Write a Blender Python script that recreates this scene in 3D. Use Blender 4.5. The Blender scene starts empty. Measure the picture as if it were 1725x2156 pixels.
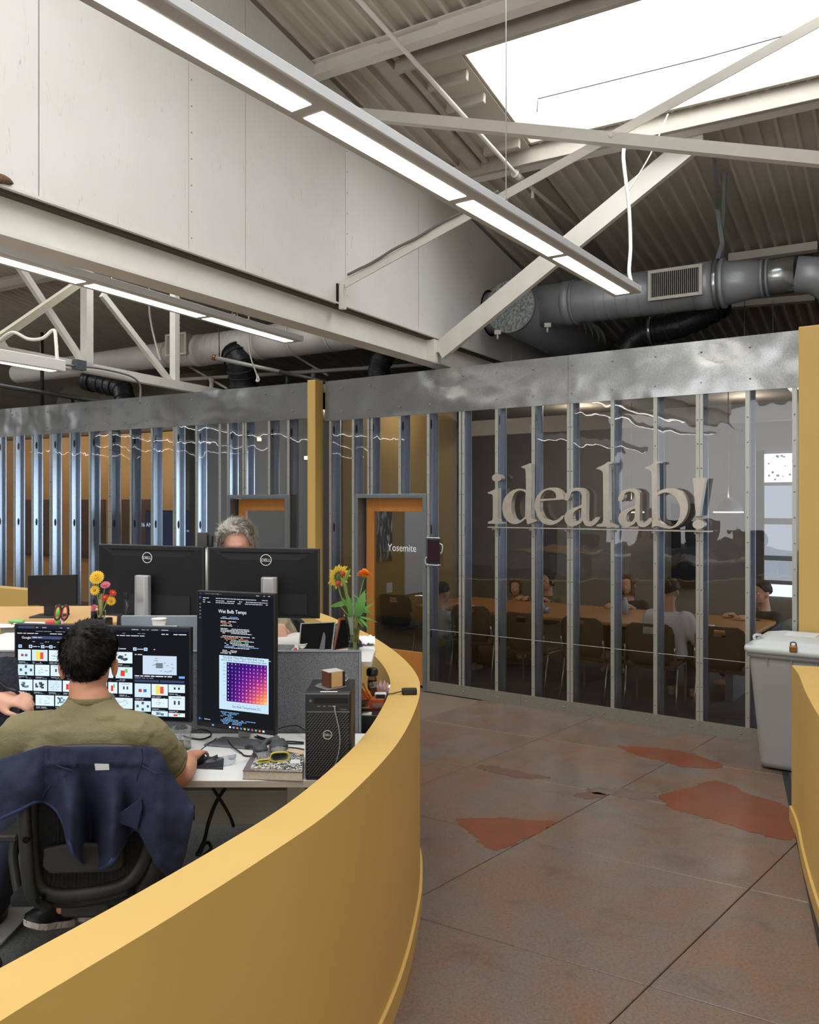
import bpy, bmesh, math, random
from mathutils import Vector as V, Matrix, noise
from mathutils.geometry import tessellate_polygon
import numpy as np
random.seed(7)
SC = bpy.context.scene
COL = SC.collection
PI = math.pi
# ------------------------------------------------------------------ camera (eye 2.05 m up, level, looking along +Y)
F, CX, HY, HC = 1750.0, 862.5, 1057.0, 2.05
cam = bpy.data.cameras.new('camera'); cam.sensor_fit = 'HORIZONTAL'; cam.sensor_width = 36.0
cam.lens = F / 1725 * 36.0; cam.shift_y = -(1078 - HY) / 1725.0; cam.clip_start = .05; cam.clip_end = 200
CAM = bpy.data.objects.new('camera', cam); COL.objects.link(CAM)
CAM.location = (0, 0, HC); CAM.rotation_euler = (PI / 2, 0, 0); SC.camera = CAM
# ------------------------------------------------------------------ building axes
GD = V((.5117859, .85911303, 0)); GV = V((.85911303, -.5117859, 0)); PB = V((.51621622, 9.45945946, 0)); UP = V((0, 0, 1))
RZ, RM = 5.490956, .1519407                      # roof plane z = RZ - RM*u
def roofz(u): return RZ - RM * u
def UVW(u, v, z): p = PB + GD * u + GV * v; return V((p.x, p.y, z))
def RF(u, v, dz=0): return UVW(u, v, roofz(u) + dz)
# ------------------------------------------------------------------ light: overcast sky through the skylights, strip lamps, exposure
W = bpy.data.worlds.new('sky'); SC.world = W; W.use_nodes = True
W.node_tree.nodes['Background'].inputs['Color'].default_value = (.93, .97, 1, 1)
W.node_tree.nodes['Background'].inputs['Strength'].default_value = 2.6
SC.view_settings.view_transform = 'Standard'; SC.view_settings.look = 'None'
SC.view_settings.exposure = 0.30; SC.view_settings.gamma = 1.0; SC.view_settings.use_curve_mapping = False
SKYLIGHTS = [(-2.15, -.70, 1.21, 4.6), (-7.6, -4.6, 1.2, 4.6), (-7.6, -4.6, -5.2, -1.8), (-13, -10, 1.2, 4.6), (-2.15, -.7, -4.6, -1.0), (-2.15, -.7, -13, -8.5), (-7.6, -4.6, -13, -8.5)]  # first one is in view; the last ones are unseen, added to brighten the left bay
SKY_W = 84
def area_lamp(name, loc, x, y, power, color, xdir, nrm):
    l = bpy.data.lights.new(name, 'AREA'); l.shape = 'RECTANGLE'; l.size = x; l.size_y = y; l.energy = power; l.color = color
    o = bpy.data.objects.new(name, l); COL.objects.link(o)
    z = -V(nrm).normalized(); xa = V(xdir).normalized(); ya = z.cross(xa)
    o.matrix_world = Matrix.Translation(loc) @ Matrix((xa, ya, z)).transposed().to_4x4(); return o
for (u0, u1, v0, v1) in SKYLIGHTS:               # daylight entering each roof opening
    uc, vc = (u0 + u1) / 2, (v0 + v1) / 2
    nz = V((-RM * -GD.x, -RM * -GD.y, 1)).normalized()
    area_lamp('skylight_daylight', RF(uc, vc, .75), v1 - v0, u1 - u0, SKY_W * (v1 - v0) * (u1 - u0) / 5.0, (.95, .98, 1), GV, -nz)
area_lamp('front_fill_light', UVW(-15.8, 1.5, 2.7), 13, 3.6, 300, (.97, .98, 1), GV, GD)     # added fill light behind the camera; the front wall has no opening
# ------------------------------------------------------------------ projection helpers: a point of the photograph put at its own depth / height / plane
def at(x, y, Y): return V(((x - CX) / F * Y, Y, HC - (y - HY) / F * Y))
def atz(x, y, z): return at(x, y, (HC - z) * F / (y - HY))
def onpl(x, y, p, n):
    r = V(((x - CX) / F, 1, -(y - HY) / F)); c = V((0, 0, HC)); return c + r * ((V(p) - c).dot(n) / r.dot(n))
def lin(c): c /= 255.0; return c / 12.92 if c <= .04045 else ((c + .055) / 1.055) ** 2.4
def RGB(c): return (lin(c[0]), lin(c[1]), lin(c[2]), 1)
# ------------------------------------------------------------------ materials
MATS = {}
def M(name, col, rough=.55, metal=0, bump=None, var=None, spec=.5, emit=0, trans=0, ior=1.45, alpha=1, sheen=0, coat=0):
    if name in MATS: return MATS[name]
    m = bpy.data.materials.new(name); MATS[name] = m; m.use_nodes = True
    nt = m.node_tree; b = nt.nodes['Principled BSDF']; I = b.inputs
    I['Base Color'].default_value = RGB(col); I['Roughness'].default_value = rough; I['Metallic'].default_value = metal
    I['Specular IOR Level'].default_value = spec; I['IOR'].default_value = ior
    if trans: I['Transmission Weight'].default_value = trans
    if sheen: I['Sheen Weight'].default_value = sheen
    if coat: I['Coat Weight'].default_value = coat
    if emit: I['Emission Color'].default_value = RGB(col); I['Emission Strength'].default_value = emit
    tc = None
    if bump or var:
        tc = nt.nodes.new('ShaderNodeTexCoord')
    if var:                                        # (scale, second colour, contrast, detail)
        n = nt.nodes.new('ShaderNodeTexNoise'); n.inputs['Scale'].default_value = var[0]; n.inputs['Detail'].default_value = 6
        nt.links.new(tc.outputs['Object'], n.inputs['Vector'])
        r = nt.nodes.new('ShaderNodeValToRGB'); k = var[2] if len(var) > 2 else .25
        r.color_ramp.elements[0].position = .5 - k; r.color_ramp.elements[1].position = .5 + k
        r.color_ramp.elements[0].color = RGB(col); r.color_ramp.elements[1].color = RGB(var[1])
        nt.links.new(n.outputs['Fac'], r.inputs['Fac']); nt.links.new(r.outputs['Color'], I['Base Color'])
    if bump:                                       # (scale, strength)
        n = nt.nodes.new('ShaderNodeTexNoise'); n.inputs['Scale'].default_value = bump[0]; n.inputs['Detail'].default_value = 4
        nt.links.new(tc.outputs['Object'], n.inputs['Vector'])
        bp = nt.nodes.new('ShaderNodeBump'); bp.inputs['Strength'].default_value = bump[1]; bp.inputs['Distance'].default_value = .02
        nt.links.new(n.outputs['Fac'], bp.inputs['Height']); nt.links.new(bp.outputs['Normal'], I['Normal'])
    return m
def thin(name, tint, edge=.5, rough=.02):          # thin clear material: see-through with bright edges
    if name in MATS: return MATS[name]
    m = bpy.data.materials.new(name); MATS[name] = m; m.use_nodes = True; nt = m.node_tree; N = nt.nodes; L = nt.links; N.clear()
    o = N.new('ShaderNodeOutputMaterial'); x = N.new('ShaderNodeMixShader'); t = N.new('ShaderNodeBsdfTransparent'); g = N.new('ShaderNodeBsdfGlossy'); w = N.new('ShaderNodeLayerWeight'); w.inputs[0].default_value = edge
    t.inputs[0].default_value = RGB(tint); g.inputs['Roughness'].default_value = rough; k = N.new('ShaderNodeMath'); k.operation = 'MULTIPLY'; k.inputs[1].default_value = .55; L.new(w.outputs['Fresnel'], k.inputs[0]); L.new(k.outputs[0], x.inputs[0]); L.new(t.outputs[0], x.inputs[1]); L.new(g.outputs[0], x.inputs[2]); L.new(x.outputs[0], o.inputs[0]); return m
def leafy(name, col, k=.4):                         # petals and leaves let some light through
    if name in MATS: return MATS[name]
    m = M(name, col, .55); nt = m.node_tree; N = nt.nodes; L = nt.links; o = N['Material Output']; x = N.new('ShaderNodeMixShader'); t = N.new('ShaderNodeBsdfTranslucent'); t.inputs[0].default_value = RGB(col); x.inputs[0].default_value = k
    L.new(N['Principled BSDF'].outputs[0], x.inputs[1]); L.new(t.outputs[0], x.inputs[2]); L.new(x.outputs[0], o.inputs[0]); return m
def ME(name, col, strength):
    if name in MATS: return MATS[name]
    m = bpy.data.materials.new(name); MATS[name] = m; m.use_nodes = True; nt = m.node_tree; nt.nodes.clear()
    e = nt.nodes.new('ShaderNodeEmission'); e.inputs['Color'].default_value = RGB(col); e.inputs['Strength'].default_value = strength
    o = nt.nodes.new('ShaderNodeOutputMaterial'); nt.links.new(e.outputs[0], o.inputs[0]); return m
# ------------------------------------------------------------------ mesh builder
WL = {}
def frame(a, b, up=UP):
    z = (V(b) - V(a)).normalized(); u = V(up)
    if abs(z.dot(u.normalized())) > .999: u = V((1, 0, 0))
    x = u.cross(z).normalized(); y = z.cross(x); return x, y, z
def smooth_path(pts, n=6):
    pts = [V(p) for p in pts]; out = []
    for i in range(len(pts) - 1):
        p0 = pts[max(i - 1, 0)]; p1 = pts[i]; p2 = pts[i + 1]; p3 = pts[min(i + 2, len(pts) - 1)]
        for k in range(n):
            t = k / n
            out.append(.5 * ((2 * p1) + (p2 - p0) * t + (2 * p0 - 5 * p1 + 4 * p2 - p3) * t * t + (3 * p1 - p0 - 3 * p2 + p3) * t ** 3))
    out.append(pts[-1]); return out
def interp(vals, n):                               # resample a list like smooth_path does
    out = []
    for i in range(len(vals) - 1):
        for k in range(n): out.append(vals[i] + (vals[i + 1] - vals[i]) * k / n)
    out.append(vals[-1]); return out
class MB:
    def __init__(s): s.v = []; s.f = []; s.m = []; s.s = []
    def add(s, vs, fs, mi=0, sm=False):
        o = len(s.v); s.v += [V(p) for p in vs]; s.f += [[i + o for i in f] for f in fs]; s.m += [mi] * len(fs); s.s += [sm] * len(fs); return s
    def hexa(s, p, mi=0):                          # 8 points: bottom loop 0-3, top loop 4-7
        return s.add(p, [(3, 2, 1, 0), (4, 5, 6, 7), (0, 1, 5, 4), (1, 2, 6, 5), (2, 3, 7, 6), (3, 0, 4, 7)], mi)
    def box(s, c, sz, ax=None, mi=0):
        x, y, z = ax if ax else (V((1, 0, 0)), V((0, 1, 0)), V((0, 0, 1)))
        c = V(c); x = V(x) * sz[0] / 2; y = V(y) * sz[1] / 2; z = V(z) * sz[2] / 2
        return s.hexa([c - x - y - z, c + x - y - z, c + x + y - z, c - x + y - z, c - x - y + z, c + x - y + z, c + x + y + z, c - x + y + z], mi)
    def b2(s, lo, hi, mi=0):
        lo = V(lo); hi = V(hi); return s.box((lo + hi) / 2, hi - lo, None, mi)
    def quad(s, a, b, c, d, mi=0): return s.add([a, b, c, d], [(0, 1, 2, 3)], mi)
    def prism(s, poly, vec, mi=0, sm=False):       # polygon extruded by a vector
        n = len(poly); p = [V(q) for q in poly]; t = [q + V(vec) for q in p]
        s.add(p + t, [list(range(n))[::-1], list(range(n, 2 * n))], mi)
        return s.add(p + t, [(i, (i + 1) % n, n + (i + 1) % n, n + i) for i in range(n)], mi, sm)
    def prof(s, a, b, poly, up=UP, mi=0, sm=False):  # 2-D section swept from a to b; section x along up cross dir, y along up
        x, y, z = frame(a, b, up); return s.prism([V(a) + x * q[0] + y * q[1] for q in poly], V(b) - V(a), mi, sm)
    def bar(s, a, b, w, h, up=UP, mi=0):
        return s.prof(a, b, [(-w / 2, -h / 2), (w / 2, -h / 2), (w / 2, h / 2), (-w / 2, h / 2)], up, mi)
    def ring(s, c, x, y, rx, ry, n): return [V(c) + V(x) * rx * math.cos(2 * PI * k / n) + V(y) * ry * math.sin(2 * PI * k / n) for k in range(n)]
    def loft(s, rings, mi=0, sm=True, cap=True):
        n = len(rings[0]); vs = [p for r in rings for p in r]
        fs = [(i * n + k, i * n + (k + 1) % n, (i + 1) * n + (k + 1) % n, (i + 1) * n + k) for i in range(len(rings) - 1) for k in range(n)]
        s.add(vs, fs, mi, sm)
        if cap: s.add(rings[0], [list(range(n))[::-1]], mi); s.add(rings[-1], [list(range(n))], mi)
        return s
    def tube(s, pts, r, n=8, mi=0, sm=True, cap=True, up=UP):
        pts = [V(p) for p in pts]; rings = []; px = None
        for i, p in enumerate(pts):
            t = (pts[min(i + 1, len(pts) - 1)] - pts[max(i - 1, 0)])
            if t.length < 1e-9: t = V((0, 0, 1))
            t.normalize()
            if px is None: x, y, _ = frame(p, p + t, up)
            else:
                x = px - t * px.dot(t)
                x = x.normalized() if x.length > 1e-6 else frame(p, p + t, up)[0]
                y = t.cross(x)
            px = x; rr = r[i] if isinstance(r, (list, tuple)) and not (len(r) == 2 and isinstance(r, tuple)) else r
            rx, ry = rr if isinstance(rr, tuple) else (rr, rr)
            rings.append(s.ring(p, x, y, rx, ry, n))
        return s.loft(rings, mi, sm, cap)
    def cyl(s, a, b, r, n=16, mi=0, r2=None, sm=True):
        x, y, z = frame(a, b); return s.loft([s.ring(a, x, y, r, r, n), s.ring(b, x, y, r2 if r2 is not None else r, r2 if r2 is not None else r, n)], mi, sm)
    def lathe(s, prof, c, n=24, mi=0, ax=None, sm=True, cap=True):  # prof: (radius, height)
        x, y, z = ax if ax else (V((1, 0, 0)), V((0, 1, 0)), V((0, 0, 1)))
        return s.loft([s.ring(V(c) + V(z) * h, x, y, max(r, 1e-4), max(r, 1e-4), n) for r, h in prof], mi, sm, cap)
    def ell(s, c, r, ax=None, nu=16, nv=10, mi=0):
        x, y, z = ax if ax else (V((1, 0, 0)), V((0, 1, 0)), V((0, 0, 1)))
        rings = []
        for j in range(1, nv):
            a = PI * j / nv; rings.append(s.ring(V(c) - V(z) * r[2] * math.cos(a), x, y, r[0] * math.sin(a), r[1] * math.sin(a), nu))
        bo = V(c) - V(z) * r[2]; to = V(c) + V(z) * r[2]; n = nu
        vs = [bo] + [p for q in rings for p in q] + [to]; L = len(vs) - 1
        fs = [(0, 1 + (k + 1) % n, 1 + k) for k in range(n)]
        for j in range(len(rings) - 1): fs += [(1 + j * n + k, 1 + j * n + (k + 1) % n, 1 + (j + 1) * n + (k + 1) % n, 1 + (j + 1) * n + k) for k in range(n)]
        b = 1 + (len(rings) - 1) * n; fs += [(b + k, b + (k + 1) % n, L) for k in range(n)]
        return s.add(vs, fs, mi, True)
    def flat(s, loops, o, x, y, vec, mi=0, sm=False):   # 2-D outline with holes, placed on axes x,y at o and extruded by vec
        L = [[V((a, b, 0)) for a, b in l] for l in loops]; tri = tessellate_polygon(L)
        pts = [p for l in L for p in l]; w = [V(o) + V(x) * p.x + V(y) * p.y for p in pts]; t = [p + V(vec) for p in w]; n = len(w)
        s.add(w + t, [tuple(f)[::-1] for f in tri] + [tuple(i + n for i in f) for f in tri], mi)
        k = 0
        for l in loops:
            m_ = len(l); s.add(w[k:k + m_] + t[k:k + m_], [(i, (i + 1) % m_, m_ + (i + 1) % m_, m_ + i) for i in range(m_)], mi, sm); k += m_
        return s
    def text(s, body, o, x, y, size, ext=.001, mi=0, align='CENTER', sx=1.0):
        vs, fs, w = text_mesh(body); z = V(x).cross(V(y)).normalized()
        dx = {'CENTER': -w / 2, 'LEFT': 0, 'RIGHT': -w}[align]
        return s.add([V(o) + V(x) * ((p[0] + dx) * size * sx) + V(y) * (p[1] * size) + z * (ext if p[2] > 0 else 0) for p in vs], fs, mi)
    def build(s, name, mats, parent=None, label=None, cat=None, group=None, kind=None, bevel=0, seg=1, fix=True, smooth_all=False, auto=None):
        me = bpy.data.meshes.new(name); mats = mats if isinstance(mats, (list, tuple)) else [mats]
        if parent is not None: org = WL[parent.name]
        elif s.v:
            lo = V((min(p.x for p in s.v), min(p.y for p in s.v), min(p.z for p in s.v))); hi = V((max(p.x for p in s.v), max(p.y for p in s.v), 0))
            org = V(((lo.x + hi.x) / 2, (lo.y + hi.y) / 2, lo.z))
        else: org = V((0, 0, 0))
        me.from_pydata([tuple(p - org) for p in s.v], [], s.f)
        for m in mats: me.materials.append(m)
        me.polygons.foreach_set('material_index', s.m); me.polygons.foreach_set('use_smooth', [True] * len(s.s) if smooth_all else s.s)
        if fix or bevel:
            bm = bmesh.new(); bm.from_mesh(me)
            bmesh.ops.remove_doubles(bm, verts=bm.verts, dist=1e-5)
            bmesh.ops.recalc_face_normals(bm, faces=bm.faces)
            if bevel:
                ed = [e for e in bm.edges if len(e.link_faces) == 2 and e.calc_face_angle(0) > .6]
                bmesh.ops.bevel(bm, geom=ed, offset=bevel, segments=seg, affect='EDGES', profile=.5, clamp_overlap=True)
            bm.to_mesh(me); bm.free()
        me.update()
        o = bpy.data.objects.new(name, me); COL.objects.link(o); WL[o.name] = org.copy()
        if parent is not None: o.parent = parent
        else: o.location = org
        return tag(o, label, cat, group, kind)
def tag(o, label=None, cat=None, group=None, kind=None):
    if label: o['label'] = label
    if cat: o['category'] = cat
    if group: o['group'] = group
    if kind: o['kind'] = kind
    return o
def thing(name, label, cat, loc, group=None, kind=None, parent=None):
    o = bpy.data.objects.new(name, None); COL.objects.link(o); o.empty_display_size = .1
    WL[o.name] = V(loc)
    if parent is not None: o.parent = parent; o.location = V(loc) - WL[parent.name]
    else: o.location = loc
    return tag(o, label, cat, group, kind)
def dup(root, delta, label=None, group=None, rotz=0, cat=None):   # copy a thing with its parts and sub-parts
    def cp(o, par):
        c = o.copy(); COL.objects.link(c)
        if par: c.parent = par
        for ch in list(o.children): cp(ch, c)
        return c
    r = cp(root, None); r.location = root.location + V(delta); r.rotation_euler.z += rotz
    if label: r['label'] = label
    if group: r['group'] = group
    return r
TXT = {}
def text_mesh(body):
    if body in TXT: return TXT[body]
    cu = bpy.data.curves.new('lettering', 'FONT'); cu.body = body; cu.size = 1; cu.extrude = .5; cu.resolution_u = 3
    o = bpy.data.objects.new('lettering', cu); me = o.to_mesh()
    vs = [tuple(v.co) for v in me.vertices]; fs = [tuple(p.vertices) for p in me.polygons]
    o.to_mesh_clear(); bpy.data.objects.remove(o); bpy.data.curves.remove(cu)
    w = max(p[0] for p in vs) if vs else 0
    TXT[body] = (vs, fs, w); return TXT[body]
def organic(mb, voxel, smooth=6, sub=0):          # weld overlapping closed lofts into one continuous skin
    me = bpy.data.meshes.new('tmp'); me.from_pydata([tuple(p) for p in mb.v], [], mb.f)
    bm = bmesh.new(); bm.from_mesh(me); bmesh.ops.remove_doubles(bm, verts=bm.verts, dist=1e-5); bmesh.ops.recalc_face_normals(bm, faces=bm.faces); bm.to_mesh(me); bm.free()
    o = bpy.data.objects.new('tmp', me); COL.objects.link(o)
    r = o.modifiers.new('r', 'REMESH'); r.mode = 'VOXEL'; r.voxel_size = voxel; r.use_smooth_shade = True
    if smooth: q = o.modifiers.new('s', 'SMOOTH'); q.factor = .5; q.iterations = smooth
    dg = bpy.context.evaluated_depsgraph_get(); ev = o.evaluated_get(dg); m2 = ev.to_mesh()
    out = MB(); out.v = [v.co.copy() for v in m2.vertices]; out.f = [list(p.vertices) for p in m2.polygons]
    out.m = [0] * len(out.f); out.s = [True] * len(out.f)
    ev.to_mesh_clear(); bpy.data.objects.remove(o); bpy.data.meshes.remove(me); return out
def catmull2(pts, n=5, closed=True):
    out = []; L = len(pts)
    for i in range(L if closed else L - 1):
        p0, p1, p2, p3 = [pts[(i + k) % L] if closed else pts[min(max(i + k, 0), L - 1)] for k in (-1, 0, 1, 2)]
        for k in range(n):
            t = k / n
            out.append(tuple(.5 * (2 * p1[j] + (p2[j] - p0[j]) * t + (2 * p0[j] - 5 * p1[j] + 4 * p2[j] - p3[j]) * t * t + (3 * p1[j] - p0[j] - 3 * p2[j] + p3[j]) * t ** 3) for j in (0, 1)))
    return out
# ================================================================== materials of the shell
WHITE = M('white_paint', (214, 209, 200), .6, bump=(60, .02), var=(3, (202, 196, 186), .3))
STEELW = M('painted_steel', (226, 222, 213), .5, var=(5, (212, 206, 195), .35))
DECK = M('roof_deck', (212, 205, 192), .6, var=(1.5, (196, 188, 174), .3))
DARKW = M('dark_wall', (74, 66, 56), .8)
YEL = M('yellow_paint', (203, 167, 95), .5, bump=(140, .015), var=(2, (198, 162, 90), .3))
GALV = M('galvanised_strip', (178, 182, 178), .42, .75, var=(30, (150, 154, 150), .3))
def concrete():
    m = bpy.data.materials.new('stained_concrete'); m.use_nodes = True; nt = m.node_tree; N = nt.nodes; L = nt.links; b = N['Principled BSDF']
    g = N.new('ShaderNodeNewGeometry')
    def noi(sc, det, lo, hi, ro=.6, dist=0):
        n = N.new('ShaderNodeTexNoise'); n.inputs['Scale'].default_value = sc; n.inputs['Detail'].default_value = det; n.inputs['Roughness'].default_value = ro; n.inputs['Distortion'].default_value = dist
        L.new(g.outputs['Position'], n.inputs['Vector'])
        r = N.new('ShaderNodeMapRange'); r.inputs[1].default_value = lo; r.inputs[2].default_value = hi; L.new(n.outputs['Fac'], r.inputs[0]); return r.outputs[0]
    def mix(f, a, c):
        x = N.new('ShaderNodeMix'); x.data_type = 'RGBA'
        if isinstance(f, float): x.inputs[0].default_value = f
        else: L.new(f, x.inputs[0])
        for s, q in ((6, a), (7, c)):
            if isinstance(q, tuple): x.inputs[s].default_value = RGB(q)
            else: L.new(q, x.inputs[s])
        return x.outputs[2]
    c = mix(noi(1.3, 10, .42, .60, .72, .6), (112, 99, 90), (124, 92, 70))       # grey-tan to rust
    c = mix(noi(2.3, 6, .52, .72, .6, .8), c, (112, 102, 96))                      # pale worn areas
    c = mix(noi(3.1, 9, .54, .74, .75, .5), c, (80, 62, 50))                            # darker clouds
    c = mix(noi(70, 6, .44, .66, .9), c, (74, 60, 50))                             # fine grain
    c = mix(noi(7.5, 3, .72, .80, .4), c, (74, 64, 58))                             # spots
    L.new(c, b.inputs['Base Color'])
    L.new(noi(4, 6, -.35, 1.9), b.inputs['Roughness'])
    bp = N.new('ShaderNodeBump'); bp.inputs['Strength'].default_value = .12; bp.inputs['Distance'].default_value = .01
    n = N.new('ShaderNodeTexNoise'); n.inputs['Scale'].default_value = 45; n.inputs['Detail'].default_value = 6; L.new(g.outputs['Position'], n.inputs['Vector'])
    L.new(n.outputs['Fac'], bp.inputs['Height']); L.new(bp.outputs['Normal'], b.inputs['Normal']); return m
CONC = concrete()
JOINT = M('joint_dirt', (104, 90, 76), .9)
# ================================================================== floor: concrete slabs between saw-cut joints
fl = MB(); fl.b2((-36, -12, -.25), (16, 34, -.012)); FLOOR = fl.build('floor', JOINT, kind='structure'); 
FLOOR.location = (0, 0, 0); 
for v in FLOOR.data.vertices: v.co += WL['floor']
WL['floor'] = V((0, 0, 0))
JN = V((.747, -.665, 0)); CD = GD
def slab_pt(c, j):                                # intersection of p.CD=c and p.JN=j
    d = CD.x * JN.y - CD.y * JN.x; return V(((c * JN.y - CD.y * j) / d, (CD.x * j - c * JN.x) / d, 0))
g = .0026
SJ = [-5.15, -3.95, -2.83, -1.585, -.385, .815, 2.015, 3.2]; SC_ = [-.8, .29, 1.375, 2.46, 3.545, 4.70, 5.74, 6.78, 7.86, 8.95]
for i in range(len(SC_) - 1):
    for j in range(len(SJ) - 1):
        q = [slab_pt(SC_[i] + g, SJ[j] + g), slab_pt(SC_[i] + g, SJ[j + 1] - g), slab_pt(SC_[i + 1] - g, SJ[j + 1] - g), slab_pt(SC_[i + 1] - g, SJ[j] + g)]
        b = MB(); b.prism([p - V((0, 0, .012)) for p in q], (0, 0, .012)); b.build('slab', CONC, FLOOR, bevel=.003)
wide = MB()                                        # the slab beyond the corridor, out of the photograph
for q in (((-36, -12), (-6, 34)), ((6, -9), (16, 24)), ((-6, 9.5), (6, 24)), ((-6, -9), (6, -4))): wide.b2((q[0][0], q[0][1], -.011), (q[1][0], q[1][1], -.001))
wide.build('slab_beyond', CONC, FLOOR)
# bare, sealed patches where the topping has come off
PATCH = M('bare_patch', (122, 66, 38), .42, var=(3.5, (98, 54, 34), .3), bump=(30, .05))
PATCHB = M('bare_patch_dull', (100, 70, 54), .5, var=(6, (88, 66, 56), .3))
CHIP = M('broken_topping', (176, 160, 140), .9, bump=(50, .3))
def patch(name, px, m, rag=5):
    pts = [atz(x, y, 0) for x, y in px]; P2 = catmull2([(p.x, p.y) for p in pts], 7); rnd = random.Random(len(px) * 7 + int(px[0][0]))
    P3 = [(x + rnd.uniform(-1, 1) * .003 * rag, y + rnd.uniform(-1, 1) * .003 * rag) for x, y in P2]
    b = MB(); b.flat([P3], (0, 0, .0004), (1, 0, 0), (0, 1, 0), (0, 0, .0012)); return b.build(name, m, FLOOR)
patch('worn_patch', [(1300, 1571), (1340, 1572), (1400, 1577), (1460, 1588), (1520, 1610), (1500, 1618), (1440, 1615), (1400, 1604), (1350, 1592)], PATCH)
patch('worn_patch', [(1005, 1614), (1030, 1612), (1060, 1617), (1100, 1626), (1150, 1634), (1155, 1639), (1110, 1640), (1070, 1635), (1020, 1622)], PATCHB)
patch('worn_patch', [(1390, 1677), (1410, 1668), (1455, 1658), (1480, 1648), (1515, 1645), (1545, 1656), (1570, 1670), (1620, 1685), (1655, 1700), (1668, 1730), (1672, 1766), (1630, 1764), (1575, 1750), (1520, 1732), (1460, 1715), (1415, 1702)], PATCH)
patch('worn_patch', [(958, 1726), (1010, 1722), (1080, 1724), (1166, 1730), (1150, 1745), (1110, 1765), (1075, 1782), (1040, 1790), (1010, 1775), (1002, 1762), (985, 1748)], PATCH)
patch('worn_patch', [(1210, 1672), (1240, 1668), (1275, 1672), (1262, 1680), (1222, 1681)], PATCHB)
patch('worn_patch', [(1238, 1660), (1320, 1660), (1370, 1668), (1385, 1680), (1340, 1684), (1300, 1676), (1250, 1668)], M('worn_pale_patch', (108, 92, 80), .6, var=(14, (84, 70, 60), .25)), 12)
# carpet strip beside the corridor, behind the wheelie bin, with its black edging
CARPET = M('grey_carpet', (96, 104, 116), .95, var=(220, (58, 64, 74), .2), bump=(260, .6))
def poly(name, pts, h, m, parent=None, **k): b = MB(); b.prism([V((p[0], p[1], 0.0)) for p in pts], (0, 0, h)); return b.build(name, m, parent, **k)
e0 = atz(1646, 1622, 0); e1 = atz(1682, 1795, 0); e2 = e0 + (e0 - e1) * 1.0; e3 = e1 + (e1 - e0) * 2.0; wv = V((.055, .012, 0))
poly('carpet', [e3 + wv, V((6, e3.y, 0)), V((6, e2.y, 0)), e2 + wv], .006, CARPET, FLOOR)
poly('edging_strip', [e3, e3 + wv, e2 + wv, e2], .009, M('black_rubber', (34, 35, 37), .6), FLOOR)
# raised carpeted platform of the desk pod
ZP = .19
OUT = [(-1.02, .9), (-.90, 1.32), (-.781, 1.585), (-.698, 1.743), (-.571, 1.978), (-.401, 2.322), (-.248, 2.674), (-.112, 3.133), (-.025, 3.55), (.036, 4.048), (.056, 4.408), (.047, 4.708), (-.007, 5.096), (-.103, 5.535), (-.251, 6.058), (-.376, 6.417), (-.59, 6.958), (-.80, 7.42), (-1.2, 8.1)]
OC = catmull2(OUT, 6, closed=False); OC.append(OUT[-1])
def off(curve, d):
    o = []
    for i, p in enumerate(curve):
        a = V(curve[max(i - 1, 0)]); b = V(curve[min(i + 1, len(curve) - 1)]); t = (b - a).normalized(); o.append((p[0] - t.y * d, p[1] + t.x * d))
    return o
IC = off(OC, .162)
plat = [(x, y) for x, y in off(OC, .12)] + [(-6, 8.1), (-6, .9)]
b = MB(); b.flat([plat], (0, 0, 0), (1, 0, 0), (0, 1, 0), (0, 0, ZP)); b.build('floor_platform', M('dark_carpet', (150, 152, 150), .95, var=(260, (84, 86, 86), .18), bump=(300, .8)), kind='structure')
# the low curved yellow wall
def strip_wall(name, oc, ic, z0, z1, m, **k):
    n = len(oc); b = MB()
    vs = [V((x, y, z0)) for x, y in oc] + [V((x, y, z1)) for x, y in oc] + [V((x, y, z1)) for x, y in ic] + [V((x, y, z0)) for x, y in ic]
    b.add(vs, [(i, i + 1, n + i + 1, n + i) for i in range(n - 1)], 0, True)
    b.add(vs, [(n + i, n + i + 1, 2 * n + i + 1, 2 * n + i) for i in range(n - 1)], 0, False)
    b.add(vs, [(2 * n + i, 2 * n + i + 1, 3 * n + i + 1, 3 * n + i) for i in range(n - 1)], 0, True)
    b.add(vs, [(3 * n + i, 3 * n + i + 1, i + 1, i) for i in range(n - 1)] + [(0, n, 2 * n, 3 * n), (n - 1, 4 * n - 1, 3 * n - 1, 2 * n - 1)], 0)
    return b.build(name, m, fix=False, **k) if 'parent' not in k else b.build(name, m, k.pop('parent'), fix=False, **k)
CURVED = strip_wall('wall_curved', OC, IC, 0, 1.06, YEL, kind='structure')
strip_wall('baseboard', off(OC, -.014), off(OC, .002), 0, .095, YEL, parent=CURVED)
# the opposite low wall at the right edge
RO = [(2.46, 5.35), (2.37, 5.06), (2.20, 4.62), (2.0, 4.05), (1.80, 3.4), (1.62, 2.6), (1.5, 1.8), (1.45, .9)]
RC = catmull2(RO, 5, closed=False)
RW = strip_wall('wall_right_low', RC, off(RC, .2), 0, 1.0, YEL, kind='structure')
strip_wall('baseboard', off(RC, -.014), off(RC, .002), 0, .095, YEL, parent=RW)
# yellow low wall far left behind the desks
a = at(-60, 1232, 8.3); c = at(84, 1240, 7.75)
b = MB(); b.prism([V((a.x, a.y, ZP)), V((c.x, c.y, ZP)), V((c.x - .05, c.y - .12, ZP)), V((a.x - .05, a.y - .12, ZP))], (0, 0, c.z - ZP)); b.build('wall_left_low', YEL, kind='structure')
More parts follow.
